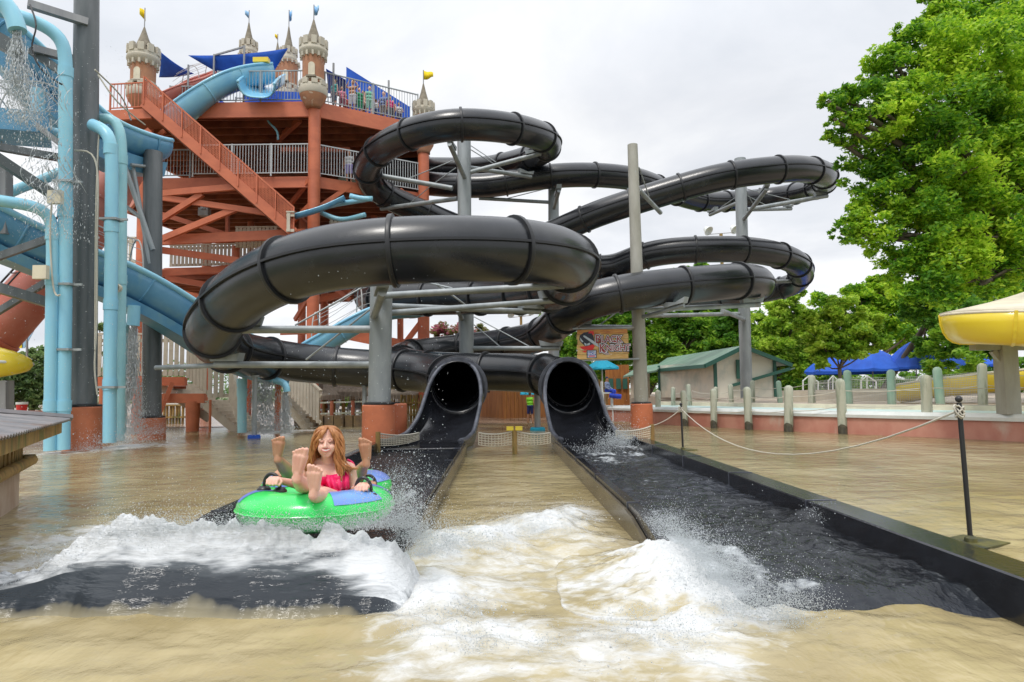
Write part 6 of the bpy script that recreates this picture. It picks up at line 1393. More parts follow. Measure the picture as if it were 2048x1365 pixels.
tree('elm_tree', 'hazy green tree at the left edge behind the blue pipes', (P(60,800,46).x, 46, 0), [(30,750,40,46),(70,735,40,46),(110,730,40,46),(60,780,40,46),(110,780,36,46),(10,790,36,46),(150,760,30,46)], 12000, .17, 'leafD', 'trees at the far left', tr=.2)
tree('elm_tree', 'small hazy tree showing between the dark column and the beige stairs', (P(200,800,48).x, 48, 0), [(200,660,16,48),(210,770,20,48),(240,790,24,48),(190,700,14,48)], 3000, .17, 'leafD', 'trees at the far left', tr=.12)
tree('hedge', 'bright bushes behind the thatched huts', (P(720,800,44).x, 44, 0), [(650,800,16,44),(690,802,16,44),(725,800,14,44),(790,798,18,44),(830,800,18,44),(868,800,14,44)], 5000, .13, 'leafC', None, tr=.08, cat='hedge')
tree('elm_tree', 'yellow green tree filling the gap right of the house roof', (P(1610,790,62).x, 62, .6), [(1585,700,40,62),(1620,650,40,62),(1640,700,40,62),(1600,740,44,62),(1560,750,40,62),(1660,740,40,62)], 20000, .2, 'leafC', tr=.25)
tree('oak_tree', 'broad dark tree low behind the house and the tan column', (P(1290,790,60).x, 60, .6), [(1270,720,40,60),(1310,740,36,60),(1230,740,36,60),(1450,720,50,60),(1510,740,40,60),(1400,700,40,60),(1140,740,40,60),(1350,740,40,60)], 22000, .2, 'leafB', tr=.25)
far = thing('treeline', 'x', 'tree'); bpy.data.objects.remove(far)
Lf = []
for i in range(46):
    px = -300+i*60; D = 120+20*math.sin(i*2.1); c = P(px, 758+8*math.sin(i*1.7), D); Lf.append((c.x, D, max(1.5, c.z*.6), 4.2, 3, 2.6+1.2*abs(math.sin(i*3.3))))
fo = leaves(Lf, 30000, .34, M['leafD'], None, 'far_woodland'); stuff(fo)
# ================================================================== people
def cap_prims(mb, prims):
    for q in prims:
        if q[0] == 'c':                                # tapered capsule a,ra,b,rb
            _, a, ra, b, rb = q; a = Vector(a); b = Vector(b); d = b-a; L = d.length
            if L < 1e-6: mb.ball(a, ra, 14, 8); continue
            d.normalize(); u = Vector((0,0,1)) if abs(d.z) < .9 else Vector((1,0,0)); x = d.cross(u).normalized(); y = d.cross(x); n = 16; rings = []
            for k in range(1, 5): an = math.pi/2*(1-k/4); rings.append((a-d*ra*math.sin(an), ra*math.cos(an)))
            for k in range(0, 4): an = math.pi/2*k/4; rings.append((b+d*rb*math.sin(an), rb*math.cos(an)))
            vs = [a-d*ra]; 
            for c, r in rings: vs += [c+x*r*math.cos(2*math.pi*j/n)+y*r*math.sin(2*math.pi*j/n) for j in range(n)]
            vs.append(b+d*rb); fs = []
            for j in range(n): fs.append((0, 1+(j+1) % n, 1+j)); e = 1+(len(rings)-1)*n; fs.append((len(vs)-1, e+j, e+(j+1) % n))
            for k in range(len(rings)-1):
                for j in range(n): fs.append((1+k*n+j, 1+k*n+(j+1) % n, 1+(k+1)*n+(j+1) % n, 1+(k+1)*n+j))
            mb.add(vs, fs)
        else:                                          # ellipsoid c, (rx,ry,rz), M
            mb.ball(q[1], 1.0, 20, 12, q[2], q[3] if len(q) > 3 else None)
def blob(name, prims, voxel, mat_, parent, smooth=4, fac=.5, keep=False):
    mb = MB(); cap_prims(mb, prims); me = mb.mesh('tmp')
    bm = bmesh.new(); bm.from_mesh(me); bmesh.ops.recalc_face_normals(bm, faces=bm.faces); bm.to_mesh(me); bm.free()
    o = bpy.data.objects.new('tmp', me); COL.objects.link(o); r = o.modifiers.new('r', 'REMESH'); r.mode = 'VOXEL'; r.voxel_size = voxel
    s = o.modifiers.new('s', 'SMOOTH'); s.factor = fac; s.iterations = smooth
    dg = bpy.context.evaluated_depsgraph_get(); m2 = bpy.data.meshes.new_from_object(o.evaluated_get(dg)); bpy.data.objects.remove(o); bpy.data.meshes.remove(me)
    off = root_loc(parent); m2.transform(Matrix.Translation(-off)); m2.name = name; m2.materials.clear(); m2.materials.append(mat_); m2.shade_smooth()
    ob = bpy.data.objects.new(name, m2); COL.objects.link(ob); ob.parent = parent; return ob
def garment(name, body, pred, thick, mat_, parent):
    """cloth lifted off the body surface where pred(world point) holds"""
    off = root_loc(parent); bm = bmesh.new(); bm.from_mesh(body.data)
    bmesh.ops.delete(bm, geom=[f for f in bm.faces if not pred(f.calc_center_median()+off)], context='FACES')
    bm.normal_update()
    nn = {v: v.normal.copy() for v in bm.verts}
    for v in bm.verts: v.co += nn[v]*thick
    me = bpy.data.meshes.new(name); bm.to_mesh(me); bm.free(); me.materials.clear(); me.materials.append(mat_); me.shade_smooth()
    o = bpy.data.objects.new(name, me); COL.objects.link(o); o.parent = parent; solid(o, thick*.9, -1); return o
V3 = Vector
def foot_prims(heel, toe, out, back, L=.235, w=.042):
    """sole faces -back (towards the viewer). heel/toe world points on the sole; out = towards the little toe"""
    d = (toe-heel).normalized(); out = (out-d*out.dot(d)).normalized(); L = (toe-heel).length; pr = []
    h = heel+d*.025+back*.03
    pr.append(('c', h, .030, heel+d*L*.35+back*.036+out*.004, .026)); pr.append(('c', h+back*.02, .028, heel+d*L*.45+back*.06, .026))
    for s, r in ((-.026, .024), (.0, .023), (.026, .021)):
        pr.append(('c', heel+d*L*.33+back*.032+out*(s*.5+.004), .022, heel+d*L*.74+back*.024+out*s, r))
    tl = [(.0,-.034,.0150,1.0),(0,-.010,.0100,.99),(0,.0085,.0095,.955),(0,.0265,.0090,.915),(0,.043,.0086,.865)]
    for _, s, r, e in tl: pr.append(('c', heel+d*L*.76+out*s*.85+back*.02, r*1.0, heel+d*(L*e-r)+out*s+back*.014, r))
    pr.append(('c', heel+d*L*.3+back*.05, .028, heel+d*L*.62+back*.045-out*.008, .022))
    return pr
def hand_prims(c, fwd, up, side, s=1.0):
    """fist round a handle: c palm centre, fwd = knuckle direction, side = towards the thumb"""
    pr = [('c', c-side*.026*s-fwd*.01, .020*s, c+side*.022*s-fwd*.01, .020*s), ('c', c-side*.03*s+fwd*.02, .017*s, c+side*.03*s+fwd*.02, .017*s)]
    for i, q in enumerate((.032, .011, -.011, -.031)):
        l = (.034, .038, .036, .028)[i]*s; k = c+side*q*s+fwd*.032*s+up*.004; m = k+fwd*.016*s-up*l*.62; e = m-fwd*.022*s-up*.012*s
        pr += [('c', c+side*q*s+fwd*.01*s+up*.006, .0098*s, k, .0095*s), ('c', k, .0095*s, m, .0086*s), ('c', m, .0086*s, e, .0076*s)]
    t0 = c+side*.034*s-fwd*.012*s; t1 = t0+side*.018*s+fwd*.02*s-up*.012*s; t2 = t1-side*.010*s+fwd*.02*s-up*.018*s
    pr += [('c', t0, .0125*s, t1, .0105*s), ('c', t1, .0105*s, t2, .009*s)]
    return pr
# ---- the double inflatable tube
tb = thing('inflatable_tube', 'bright green double inflatable tube with purple patches carrying the two riders', 'inflatable tube', P(634,1000,4.75))
tc_ = P(634,1000,4.78); tz = .515; Rm, rm = .345, .18
def torus(mb, c, R_, r_, n=56, m=20, tilt=0.0, a0=0, a1=2*math.pi, b0=0, b1=2*math.pi, dr=0):
    vs = []; full = abs(a1-a0-2*math.pi) < 1e-6; nn = n if full else n+1; fm = abs(b1-b0-2*math.pi) < 1e-6; mm = m if fm else m+1
    for i in range(nn):
        a = a0+(a1-a0)*i/n; pk = 1-.018*abs(math.sin(a*9))**6
        for j in range(mm):
            b = b0+(b1-b0)*j/m; rr = (r_+dr)*pk; x = (R_+rr*math.cos(b))*math.cos(a); y = (R_+rr*math.cos(b))*math.sin(a); z = rr*math.sin(b)*.70
            vs.append(c+Vector((x, y*1.02, z+y*tilt)))
    fs = [(i*mm+j, ((i+1) % nn)*mm+j, ((i+1) % nn)*mm+(j+1) % mm, i*mm+(j+1) % mm) for i in range(n) for j in range(mm if fm else m)]
    mb.add(vs, fs)
cf = Vector((tc_.x, tc_.y, tz)); cb_ = Vector((tc_.x-.17, tc_.y+.90, tz+.0))
for c in (cf, cb_):
    mb = MB(); torus(mb, c, Rm, rm, tilt=-.03); mb.build('ring', M['green_vinyl'], tb, smooth=True)
for (c, a0, a1) in ((cf, R(-62), R(-18)), (cf, R(118), R(170)), (cf, R(10), R(60)), (cb_, R(-30), R(20)), (cb_, R(160), R(205)), (cf, R(-168), R(-150))):
    mb = MB(); torus(mb, c, Rm, rm, 20, 12, -.03, a0, a1, R(28), R(112), .003); mb.build('patch', M['purple_vinyl'], tb, smooth=True, fix=False)
for (c, a0, a1) in ((cf, 0, 2*math.pi),):
    mb = MB(); ring = [c+Vector(((Rm+rm+.002)*math.cos(a), (Rm+rm+.002)*math.sin(a)*1.02, -.03*(Rm+rm)*math.sin(a))) for a in [2*math.pi*i/60 for i in range(61)]]; mb.tube(ring, .006, 5); mb.build('seam', M['green_vinyl'], tb)
floorm = MB(); floorm.lathe(cf+Vector((0,0,-.14)), [(0,0),(.25,.0),(.27,.05)], 30); floorm.lathe(cb_+Vector((0,0,-.14)), [(0,0),(.25,.0),(.27,.05)], 30); floorm.build('seat_floor', M['green_vinyl'], tb, smooth=True)
def handle(c1, c2, hgt=.07):
    mb = MB(); c1 = Vector(c1); c2 = Vector(c2); mid = (c1+c2)/2+Vector((0,0,hgt)); d = (c2-c1)*.22
    mb.tube(spline([c1, c1+Vector((0,0,hgt*.6))+d*.3, mid-d*.9, mid+d*.9, c2+Vector((0,0,hgt*.6))-d*.3, c2], .012, 1), .012, 8)
    for c in (c1, c2): mb.lathe(c+Vector((0,0,-.018)), [(0,.03),(.03,.026),(.045,.008),(.046,-.004)], 14)
    mb.build('handle', M['black'], tb, smooth=True)
HR = P(727,972,4.62); HL = P(548,960,4.62); BR = P(742,967,5.35); BL = P(563,945,5.35)
handle(P(711,986,4.64), P(743,989,4.62), .10); handle(P(528,975,4.66), P(560,978,4.64), .09)
handle(P(722,972,5.35), P(752,974,5.35), .08); handle(P(560,950,5.35), P(584,955,5.35), .08)
# ---- front rider
g = thing('person', 'young woman with long auburn hair in a hot pink swimsuit sitting in the green tube', 'person', P(664,1000,4.88))
HR15 = Matrix.Rotation(R(14), 3, 'Z')
def HV(t): return HR15 @ Vector(t)
hc = P(655,884,4.80); ch = P(651,903,4.745)
B = []
B += [('e', hc+HV((0,.015,.012)), (.073,.092,.092)), ('e', hc+HV((-.004,-.01,-.03)), (.062,.075,.075)), ('c', hc+HV((-.006,-.045,-.065)), .042, ch+V3((0,.0,.0)), .026)]
B += [('c', hc+HV((-.036,-.05,-.045)), .028, hc+HV((-.034,-.055,-.035)), .028), ('c', hc+HV((.026,-.05,-.045)), .028, hc+HV((.026,-.055,-.035)), .028)]      # cheeks
B += [('c', hc+HV((-.010,-.082,.004)), .008, hc+HV((-.014,-.100,-.026)), .011), ('c', hc+HV((-.024,-.088,-.030)), .008, hc+HV((-.002,-.088,-.030)), .008)]   # nose
B += [('c', hc+HV((-.046,-.066,.018)), .012, hc+HV((.028,-.066,.018)), .012)]                                                                                 # brow
B += [('c', P(655,905,4.84), .046, P(659,928,4.87), .050)]
shL, shR = P(619,931,4.87), P(699,938,4.88)
B += [('c', P(659,926,4.88), .052, shL, .044), ('c', P(659,926,4.88), .052, shR, .044)]
B += [('c', P(643,946,4.87), .090, P(676,949,4.88), .090), ('c', P(644,948,4.83), .062, P(646,953,4.82), .060), ('c', P(676,951,4.83), .062, P(675,956,4.82), .060)]
B += [('c', P(650,960,4.89), .085, P(678,962,4.90), .085), ('c', P(652,975,4.92), .082, P(680,976,4.92), .082), ('c', P(652,995,4.92), .10, P(682,997,4.92), .10)]
elR = P(708,982,4.86); wrR = P(716,975,4.68); elL = P(604,972,4.86); wrL = P(566,963,4.70)
B += [('c', shR, .045, P(704,958,4.88), .040), ('c', P(704,958,4.88), .040, elR, .034), ('c', elR, .034, wrR, .023), ('c', wrR, .023, HR, .024)]
B += [('c', shL, .045, P(611,952,4.88), .040), ('c', P(611,952,4.88), .040, elL, .034), ('c', elL, .036, wrL, .024), ('c', wrL, .024, HL, .024)]
B += hand_prims(HR, V3((.0,-1,-.15)).normalized(), V3((0,0,1)), V3((-1,0,0))); B += hand_prims(HL, V3((0,-1,-.15)).normalized(), V3((0,0,1)), V3((1,0,0)))
f1h, f1t = P(592,969,4.20), P(602,894,4.17); f2h, f2t = P(626,1001,4.17), P(630,929,4.13); bk = V3((.0,1,.0))
B += foot_prims(f1h, f1t, V3((-1,0,0)), V3((-.18,1,0)).normalized()); B += foot_prims(f2h, f2t, V3((1,0,0)), V3((-.26,1,0)).normalized())
an1, an2 = P(594,958,4.28), P(628,990,4.25)
kn1, kn2 = P(618,974,4.56), P(648,990,4.55)
B += [('c', an1, .034, an1.lerp(kn1, .45)+V3((0,0,-.015)), .052), ('c', an1.lerp(kn1, .45)+V3((0,0,-.015)), .052, kn1, .052), ('c', kn1, .052, P(650,1006,4.88), .082)]
B += [('c', an2, .034, an2.lerp(kn2, .45)+V3((0,0,-.015)), .054), ('c', an2.lerp(kn2, .45)+V3((0,0,-.015)), .054, kn2, .054), ('c', kn2, .054, P(680,1010,4.88), .084)]
body = blob('body', B, .0036, M['skin'], g, 2)
zn = P(662,953,4.8).z
def in_suit(p):
    x, y, z = p; c = P(664,960,4.8)
    if z > zn+.012*math.cos((x-c.x)*14)+.055 or z < .40: return False
    if y < 4.72: return False
    l, r = P(633,950,4.8).x, P(690,950,4.8).x; ll = P(611,950,4.8).x; rr = P(696,950,4.8).x
    if y < 4.60: return False
    top = zn - .0 + .16*abs((x-(l+r)/2))**1.6*2
    return z < top and ll-.0 < x < rr
suit = garment('swimsuit', body, in_suit, .006, M['pink'], g)
for q in ([(625,916,4.87),(622,930,4.81),(618,944,4.79),(617,953,4.80)], [(703,924,4.92),(699,932,4.85),(690,944,4.80),(683,956,4.79)], [(608,920,4.9),(614,914,4.9),(626,914,4.88)], [(695,920,4.93),(706,926,4.9),(710,938,4.92)]):
    mb = MB(); mb.tube(spline([P(*p) for p in q], .02, 1), .008, 6); mb.build('strap', M['pink'], suit, smooth=True)
# flounce of the top
mb = MB(); vs = []; n = 26
for i in range(n+1):
    t = i/n; x = lerp(P(638,950,4.76).x, P(694,950,4.76).x, t); y0 = 4.755+.05*abs(t-.45)*2; zt_ = zn+.012+.035*abs(t-.35)**1.2
    vs += [(x, y0, zt_), (lerp(P(652,950,4.7).x, P(693,950,4.7).x, t), y0-.03+.012*math.sin(t*26), zt_-.115+.01*math.sin(t*19))]
mb.add(vs, [(2*i,2*i+1,2*i+3,2*i+2) for i in range(n)]); solid(mb.build('flounce', M['pink'], suit, smooth=True), .004)
# face
Mf = {'lip': mat('pink_lips', (.62,.20,.17), .4), 'teeth': mat('teeth', (.85,.84,.80), .3), 'lash': mat('lash_and_brow', (.22,.09,.05), .7), 'sock': mat('eyelid_shadow_skin', (.60,.30,.24), .5)}
def fpt(dx, dy, dz): return hc+HV((dx, dy, dz))
mb = MB(); mb.tube([fpt(-.038,-.081,-.0465), fpt(-.026,-.090,-.056), fpt(-.010,-.092,-.0600), fpt(.008,-.089,-.056), fpt(.020,-.079,-.0465)], [.003,.005,.006,.005,.003], 8); mb.tube([fpt(-.038,-.081,-.046), fpt(-.024,-.090,-.0435), fpt(-.010,-.092,-.0425), fpt(.006,-.089,-.0435), fpt(.020,-.079,-.046)], [.002,.003,.0035,.003,.002], 8); mb.build('lips', Mf['lip'], g, smooth=True)
mb = MB(); mb.tube([fpt(-.034,-.085,-.0475), fpt(-.010,-.0935,-.0520), fpt(.016,-.085,-.0475)], [.003,.0055,.003], 8); mb.build('teeth', Mf['teeth'], g, smooth=True)
for sx in (-.036, .018):
    mb = MB(); mb.tube([fpt(sx-.012,-.071,.003), fpt(sx,-.0785,-.001), fpt(sx+.012,-.073,.003)], [.0028,.0046,.0028], 6); mb.build('eyelashes', Mf['lash'], g, smooth=True)
    mb = MB(); mb.tube([fpt(sx-.012,-.068,.006), fpt(sx,-.0745,.006), fpt(sx+.012,-.069,.006)], [.004,.007,.004], 8); mb.build('eyelid', Mf['sock'], g, smooth=True)
    mb = MB(); mb.tube([fpt(sx-.015,-.072,.019), fpt(sx,-.078,.024), fpt(sx+.014,-.072,.021)], [.0018,.0028,.0018], 6); mb.build('eyebrow', Mf['lash'], g, smooth=True)
# hair: locks from parting to shoulders
mb = MB()
def lock(pts, r, n=7, wav=.008):
    s = spline(pts, .02, 1); k = len(s); ph = random.random()*6
    s = [p+V3((math.sin(i*.62+ph)*wav*min(1, i/7)*1.3, math.cos(i*.37+ph)*wav*.7*min(1, i/6), 0)) for i, p in enumerate(s)]
    mb.tube(s, [r*(.55+.6*math.sin(math.pi*min(1, i/(k-1)*1.02)**.7)) if i < k-1 else r*.12 for i in range(k)], n)
part = hc+HV((.010,-.01,.105))
for i in range(110):      # image-left side, behind shoulder
    t = random.random(); a = lerp(.2, 2.9, t)
    e = hc+HV((-.098-.018*math.sin(a), .05-.09*math.cos(a)*.75, -.02)); 
    lock([part+V3((-.008, .04*t, -.002)), hc+HV((-.055,-.055+.10*t,.078)), hc+HV((-.088,-.040+.10*t,.015)), hc+HV((-.096-.01*random.random(),-.01+.07*t,-.06)), hc+HV((-.100-.03*random.random(),.02+.06*t,-.13)), hc+HV((-.105-.05*random.random(),.04+.05*t,-.16-.05*random.random()))], .0052, wav=.010)
for i in range(190):      # image-right side, thick waves falling in front
    t = random.random(); u = random.random()
    lock([part+V3((.004,.035*t,0)), hc+HV((.050,-.066+.10*t,.080)), hc+HV((.072+.02*u,-.070+.11*t,.02)), hc+HV((.062+.035*u,-.070+.11*t,-.05)), hc+HV((.060+.045*u,-.068+.10*t,-.12)), hc+HV((.072+.060*u,-.062+.08*t,-.17)), hc+HV((.080+.12*u*u,-.058+.07*t,-.19-.11*(1-u)*random.random()))], .0050, wav=.014)
for i in range(80):      # crown and back
    a = math.pi*2*i/80; lock([part, hc+HV((.055*math.cos(a), .03+.07*math.sin(a), .095)), hc+HV((.090*math.cos(a), .045+.085*abs(math.sin(a)), .03)), hc+HV((.095*math.cos(a), .06+.06*abs(math.sin(a)), -.08)), hc+HV((.09*math.cos(a), .07, -.16-.02*random.random()))], .008)
cap_prims(mb, [('e', hc+HV((0,.035,.020)), (.082,.088,.090))])
for s_ in (-1, 1):
    for i in range(5): lock([part+V3((s_*.006,-.02,0)), hc+HV((s_*.030,-.070-.004*i,.082-.004*i)), hc+HV((s_*.062,-.062,.045-.006*i)), hc+HV((s_*.078,-.045,-.01)), hc+HV((s_*.082,-.03,-.06))], .009)
mb.build('hair', M['hair'], g, smooth=True)
# ---- rear rider
g2 = thing('person', 'second rider lying back behind the woman, bare feet raised at both her sides', 'person', P(668,1000,5.75))
B = []
fLh, fLt = P(554,929,4.98), P(556,872,4.96); fRh, fRt = P(733,938,4.98), P(730,875,4.96)
B += foot_prims(fLh, fLt, V3((-1,0,0)), V3((-.12,1,0)).normalized()); B += foot_prims(fRh, fRt, V3((1,0,0)), V3((-.28,1,0)).normalized())
aL, aR = P(558,921,5.06), P(729,930,5.06); kL, kR = P(583,955,5.36), P(712,958,5.36)
hipL, hipR = P(645,990,5.78), P(690,990,5.78)
for a_, k_, h_ in ((aL, kL, hipL), (aR, kR, hipR)): B += [('c', a_, .033, a_.lerp(k_, .4), .050), ('c', a_.lerp(k_, .4), .050, k_, .052), ('c', k_, .056, h_, .082)]
B += [('c', hipL, .10, hipR, .10), ('c', P(650,975,5.95), .11, P(688,975,5.95), .11), ('c', P(648,962,6.12), .105, P(690,962,6.12), .105), ('c', P(669,950,6.2), .05, P(668,940,6.25), .048), ('e', P(668,928,6.28), (.072,.09,.10)), ('c', P(668,928,6.18), .02, P(668,932,6.17), .02)]
for s_, hnd, sh_ in ((1, BR, P(700,957,6.1)), (-1, BL, P(634,957,6.1))):
    el = P(716 if s_ > 0 else 600, 975, 5.75); B += [('c', sh_, .045, el, .036), ('c', el, .034, hnd, .024)]; B += hand_prims(hnd, V3((0,-1,-.15)).normalized(), V3((0,0,1)), V3((-s_,0,0)))
b2 = blob('body', B, .0042, M['skin_tan'], g2, 2)
garment('shorts', b2, lambda p: 5.55 < p.y < 5.92 and p.z < .80, .008, mat('yellow_green_swim_shorts', (.42,.45,.06), .8), g2)
mb = MB(); cap_prims(mb, [('e', P(668,925,6.30), (.082,.095,.105))]); mb.build('hair', mat('dark_brown_hair', (.05,.025,.015), .6), g2, smooth=True)
for o_ in (tb, g, g2):            # the riders and their tube, life size
    k_ = 1.065; c_ = Vector((0, 0, CAMH)); o_.location = c_+(o_.location-c_)*k_; o_.scale = (k_, k_, k_)
# ---- figures in the distance
cloth = {}
def cmat(name, c):
    if name not in cloth: cloth[name] = mat(name, c, .8, col2=tuple(q*.8 for q in c), scale=8)
    return cloth[name]
def figure(lab, x, y, z, h, top, bottom, hairc=(.06,.035,.02), face=-1, arms='down', lean=0, shirtless=False, turn=0, skin='skin_tan', vox=.014, grp=None, sit=False, bare_arms=True, cap=None):
    s = h/1.75; t = thing('person', lab, 'person', (x, y, z), grp); rz = Matrix.Rotation(turn, 3, 'Z')
    def q(a, b, c): return V3((x, y, z))+rz @ V3((a*s, b*s*1.0, c*s))
    B = [('e', q(0, 0, 1.62), (.075*s, .095*s, .115*s)), ('c', q(0, -.085, 1.60), .018*s, q(0, -.10, 1.585), .018*s), ('c', q(0, .01, 1.5), .05*s, q(0, .01, 1.42), .055*s), ('e', q(-.078,0,1.61), (.012*s,.02*s,.03*s)), ('e', q(.078,0,1.61), (.012*s,.02*s,.03*s))]
    B += [('c', q(-.11, 0, 1.34), .085*s, q(.11, 0, 1.34), .085*s), ('c', q(-.08, 0, 1.15), .095*s, q(.08, 0, 1.15), .095*s), ('c', q(-.08, 0, .98), .10*s, q(.08, 0, .98), .10*s), ('c', q(-.19,0,1.38), .05*s, q(.19,0,1.38), .05*s)]
    for sg_ in (-1, 1):
        if sit: kn = q(sg_*.12, -.42, .95); an = q(sg_*.12, -.45, .5); ft = q(sg_*.12, -.60, .46)
        else: kn = q(sg_*(.10+.03*lean*sg_), -.02+.05*lean*sg_, .50); an = q(sg_*.10+.06*lean*sg_, .03, .09); ft = q(sg_*.11+.06*lean*sg_, -.12, .04)
        B += [('c', q(sg_*.09, 0, .94), .085*s, kn, .055*s), ('c', kn, .055*s, an, .036*s), ('c', an, .036*s, ft, .03*s)]
        if arms == 'down': el = q(sg_*.25, .02, 1.12); wr = q(sg_*.24, -.06, .90)
        elif arms == 'lap': el = q(sg_*.25, -.05, 1.12); wr = q(sg_*.15, -.30, 1.0)
        elif arms == 'up': el = q(sg_*.30, -.05, 1.40); wr = q(sg_*.16, -.10, 1.62)
        else: el = q(sg_*.27, .0, 1.14); wr = q(sg_*.12, -.18, 1.18)
        B += [('c', q(sg_*.20, 0, 1.38), .045*s, el, .036*s), ('c', el, .035*s, wr, .025*s), ('c', wr, .028*s, wr+(wr-el).normalized()*.09*s, .022*s)]
        d = (wr-el).normalized()
        for k_ in range(4): B.append(('c', wr+d*.08*s+rz @ V3(((k_-1.5)*.016*s,0,0)), .010*s, wr+d*(.15-.008*abs(k_-1.5))*s+rz @ V3(((k_-1.5)*.019*s,-.01,0)), .008*s))
        B.append(('c', wr+d*.03*s, .012*s, wr+d*.08*s+rz @ V3((-sg_*.035*s,-.02*s,0)), .010*s))
    bd = blob('body', B, max(vox, .012), M[skin], t, 2)
    bz = z
    if top is not None: garment('top', bd, lambda p: .98*s < p.z-bz < 1.46*s and (abs((rz.inverted() @ (p-V3((x,y,z)))).x) < (.21 if bare_arms else .40)*s), .012*s+.004, top, t)
    lo = (.80 if sit else .55); garment('bottoms', bd, lambda p: lo*s < p.z-bz < 1.02*s and abs((rz.inverted() @ (p-V3((x,y,z)))).x) < .22*s, .014*s+.004, bottom, t)
    mb = MB(); cap_prims(mb, [('e', q(0, .022, 1.655), (.084*s, .092*s, .095*s))]); 
    if cap is None: mb.build('hair', cmat('hair_%d' % int(hairc[0]*1000), hairc), t, smooth=True)
    else:
        mb.build('hair', cmat('hair_%d' % int(hairc[0]*1000), hairc), t, smooth=True); mb = MB(); mb.lathe(q(0,0,1.66), [(.09*s,0),(.088*s,.05*s),(.05*s,.09*s),(0,.10*s)], 14); mb.box(q(0,-.12,1.665), (.12*s,.1*s,.012*s), turn); mb.build('cap', cap, t, smooth=False)
    return t
bo = G(1061,848,.02); figure('child in a lime green shirt and navy shorts walking beside the pale grey post', bo.x, bo.y, .02, 1.17, cmat('lime_shirt', (.28,.75,.04)), cmat('navy_shorts', (.02,.03,.15)), arms='down', lean=.8, turn=R(150), vox=.012)
lg = P(1215,812,27); figure('lifeguard in a grey blue shirt and cap sitting by the teal parasol', lg.x, lg.y, .55, 1.2, cmat('grey_blue_shirt', (.22,.27,.42)), cmat('royal_blue_shorts', (.02,.06,.5)), arms='lap', turn=R(55), sit=True, bare_arms=False, cap=cmat('navy_cap', (.03,.04,.1)))
t = thing('lifeguard_chair', 'white chair with a blue float under the seated lifeguard', 'chair', (lg.x, lg.y, .4)); 
s_ = 1.2/1.75; mb = MB(); zs = .55+.86*s_; mb.box((lg.x, lg.y+.02, zs-.03), (.42,.42,.05)); mb.build('seat', M['white'], t); mb = MB(); mb.box((lg.x-.2, lg.y+.1, zs+.2), (.05,.4,.45)); mb.build('backrest', M['white'], t)
for sx in (-.18,.18):
    for sy in (-.18,.18): mb = MB(); mb.beam((lg.x+sx, lg.y+.02+sy, .02), (lg.x+sx, lg.y+.02+sy, zs-.05), .05, .05); mb.build('leg', M['white'], t)
mb = MB(); mb.tube([(lg.x+.05, lg.y-.26, zs-.12), (lg.x+.5, lg.y-.26, zs-.18)], .09, 12); mb.build('float', cmat('royal_blue_shorts', (.02,.06,.5)), t, auto=50)
p_ = P(499,594,24.5); figure('attendant in a green shirt seen behind the low blue slide net', p_.x, p_.y, p_.z-1.2, 1.6, cmat('green_shirt', (.05,.42,.08)), cmat('black_shorts', (.02,.02,.03)), vox=.02)
CR = [(669,'woman in a teal top alone by the corner turret',(.08,.5,.5),(.15,.2,.3),1.6,'down'),(684,'person in a pink top at the rail, next right of the teal top',(.7,.25,.35),(.3,.1,.15),1.45,'front'),(692,'child in a coral shirt low behind the rail',(.75,.2,.18),(.4,.1,.15),1.15,'down'),(705,'bare chested man in patterned white swim shorts',None,(.55,.55,.62),1.78,'up'),(719,'person in a green bikini top facing the slide',(.03,.3,.15),(.03,.3,.15),1.6,'down'),(726,'shirtless youth half hidden behind the green bikini',None,(.25,.2,.15),1.6,'front'),(739,'person in a mint swimsuit holding the rail post',(.2,.55,.4),(.25,.5,.4),1.68,'down'),(752,'child in a white shirt between the rail posts',(.7,.7,.72),(.1,.2,.5),1.2,'down'),(767,'tall man in a blue grey shirt at the rail',(.16,.22,.42),(.25,.22,.2),1.8,'front'),(780,'girl in a hot pink top near the far end of the rail',(.8,.05,.25),(.1,.1,.12),1.4,'down'),(786,'person in a coral top beside the hot pink top',(.6,.2,.2),(.1,.1,.12),1.35,'down'),(798,'last person at the rail, in white beside the far turret',(.6,.6,.62),(.1,.1,.2),1.4,'front')]
for i, (px, lab, tc__, bc, h_, ar) in enumerate(CR):
    u = (px-640)/(830-640); X = lerp(-8.5, -4.55, u)-.25; Y = lerp(30.4, 32.95, u)+.35+.25*(i % 3); X = P(px, 200, Y).x
    figure(lab, X, Y, TOPZ, h_, cmat('top_%d' % i, tc__) if tc__ else None, cmat('bottom_%d' % i, bc), arms=ar, turn=R((-40, 20, 160, -10, 35)[i % 5]), vox=.022, grp='people waiting at the top rail', skin='skin_tan' if i % 2 else 'skin')
p_ = P(697,330,31.3); figure('person in lilac shorts leaning on the rail of the middle deck', p_.x, 31.4, MIDZ, 1.65, cmat('white_top', (.6,.6,.6)), cmat('lilac_shorts', (.35,.3,.6)), vox=.02)
# ================================================================== sky and light
w = bpy.data.worlds.new('World'); SC.world = w; w.use_nodes = True; nt = w.node_tree; L = nt.links
bg = nt.nodes['Background']; sky = nt.nodes.new('ShaderNodeTexSky'); sky.sky_type = 'NISHITA'; sky.sun_disc = False
SUN_EL, SUN_AZ = R(62), R(205)
sky.sun_elevation = SUN_EL; sky.sun_rotation = SUN_AZ; sky.air_density = 1; sky.dust_density = 3
skm = nt.nodes.new('ShaderNodeVectorMath'); skm.operation = 'SCALE'; skm.inputs['Scale'].default_value = .9; L.new(sky.outputs[0], skm.inputs[0])
tc = nt.nodes.new('ShaderNodeTexCoord'); sep = nt.nodes.new('ShaderNodeSeparateXYZ'); L.new(tc.outputs['Generated'], sep.inputs[0])
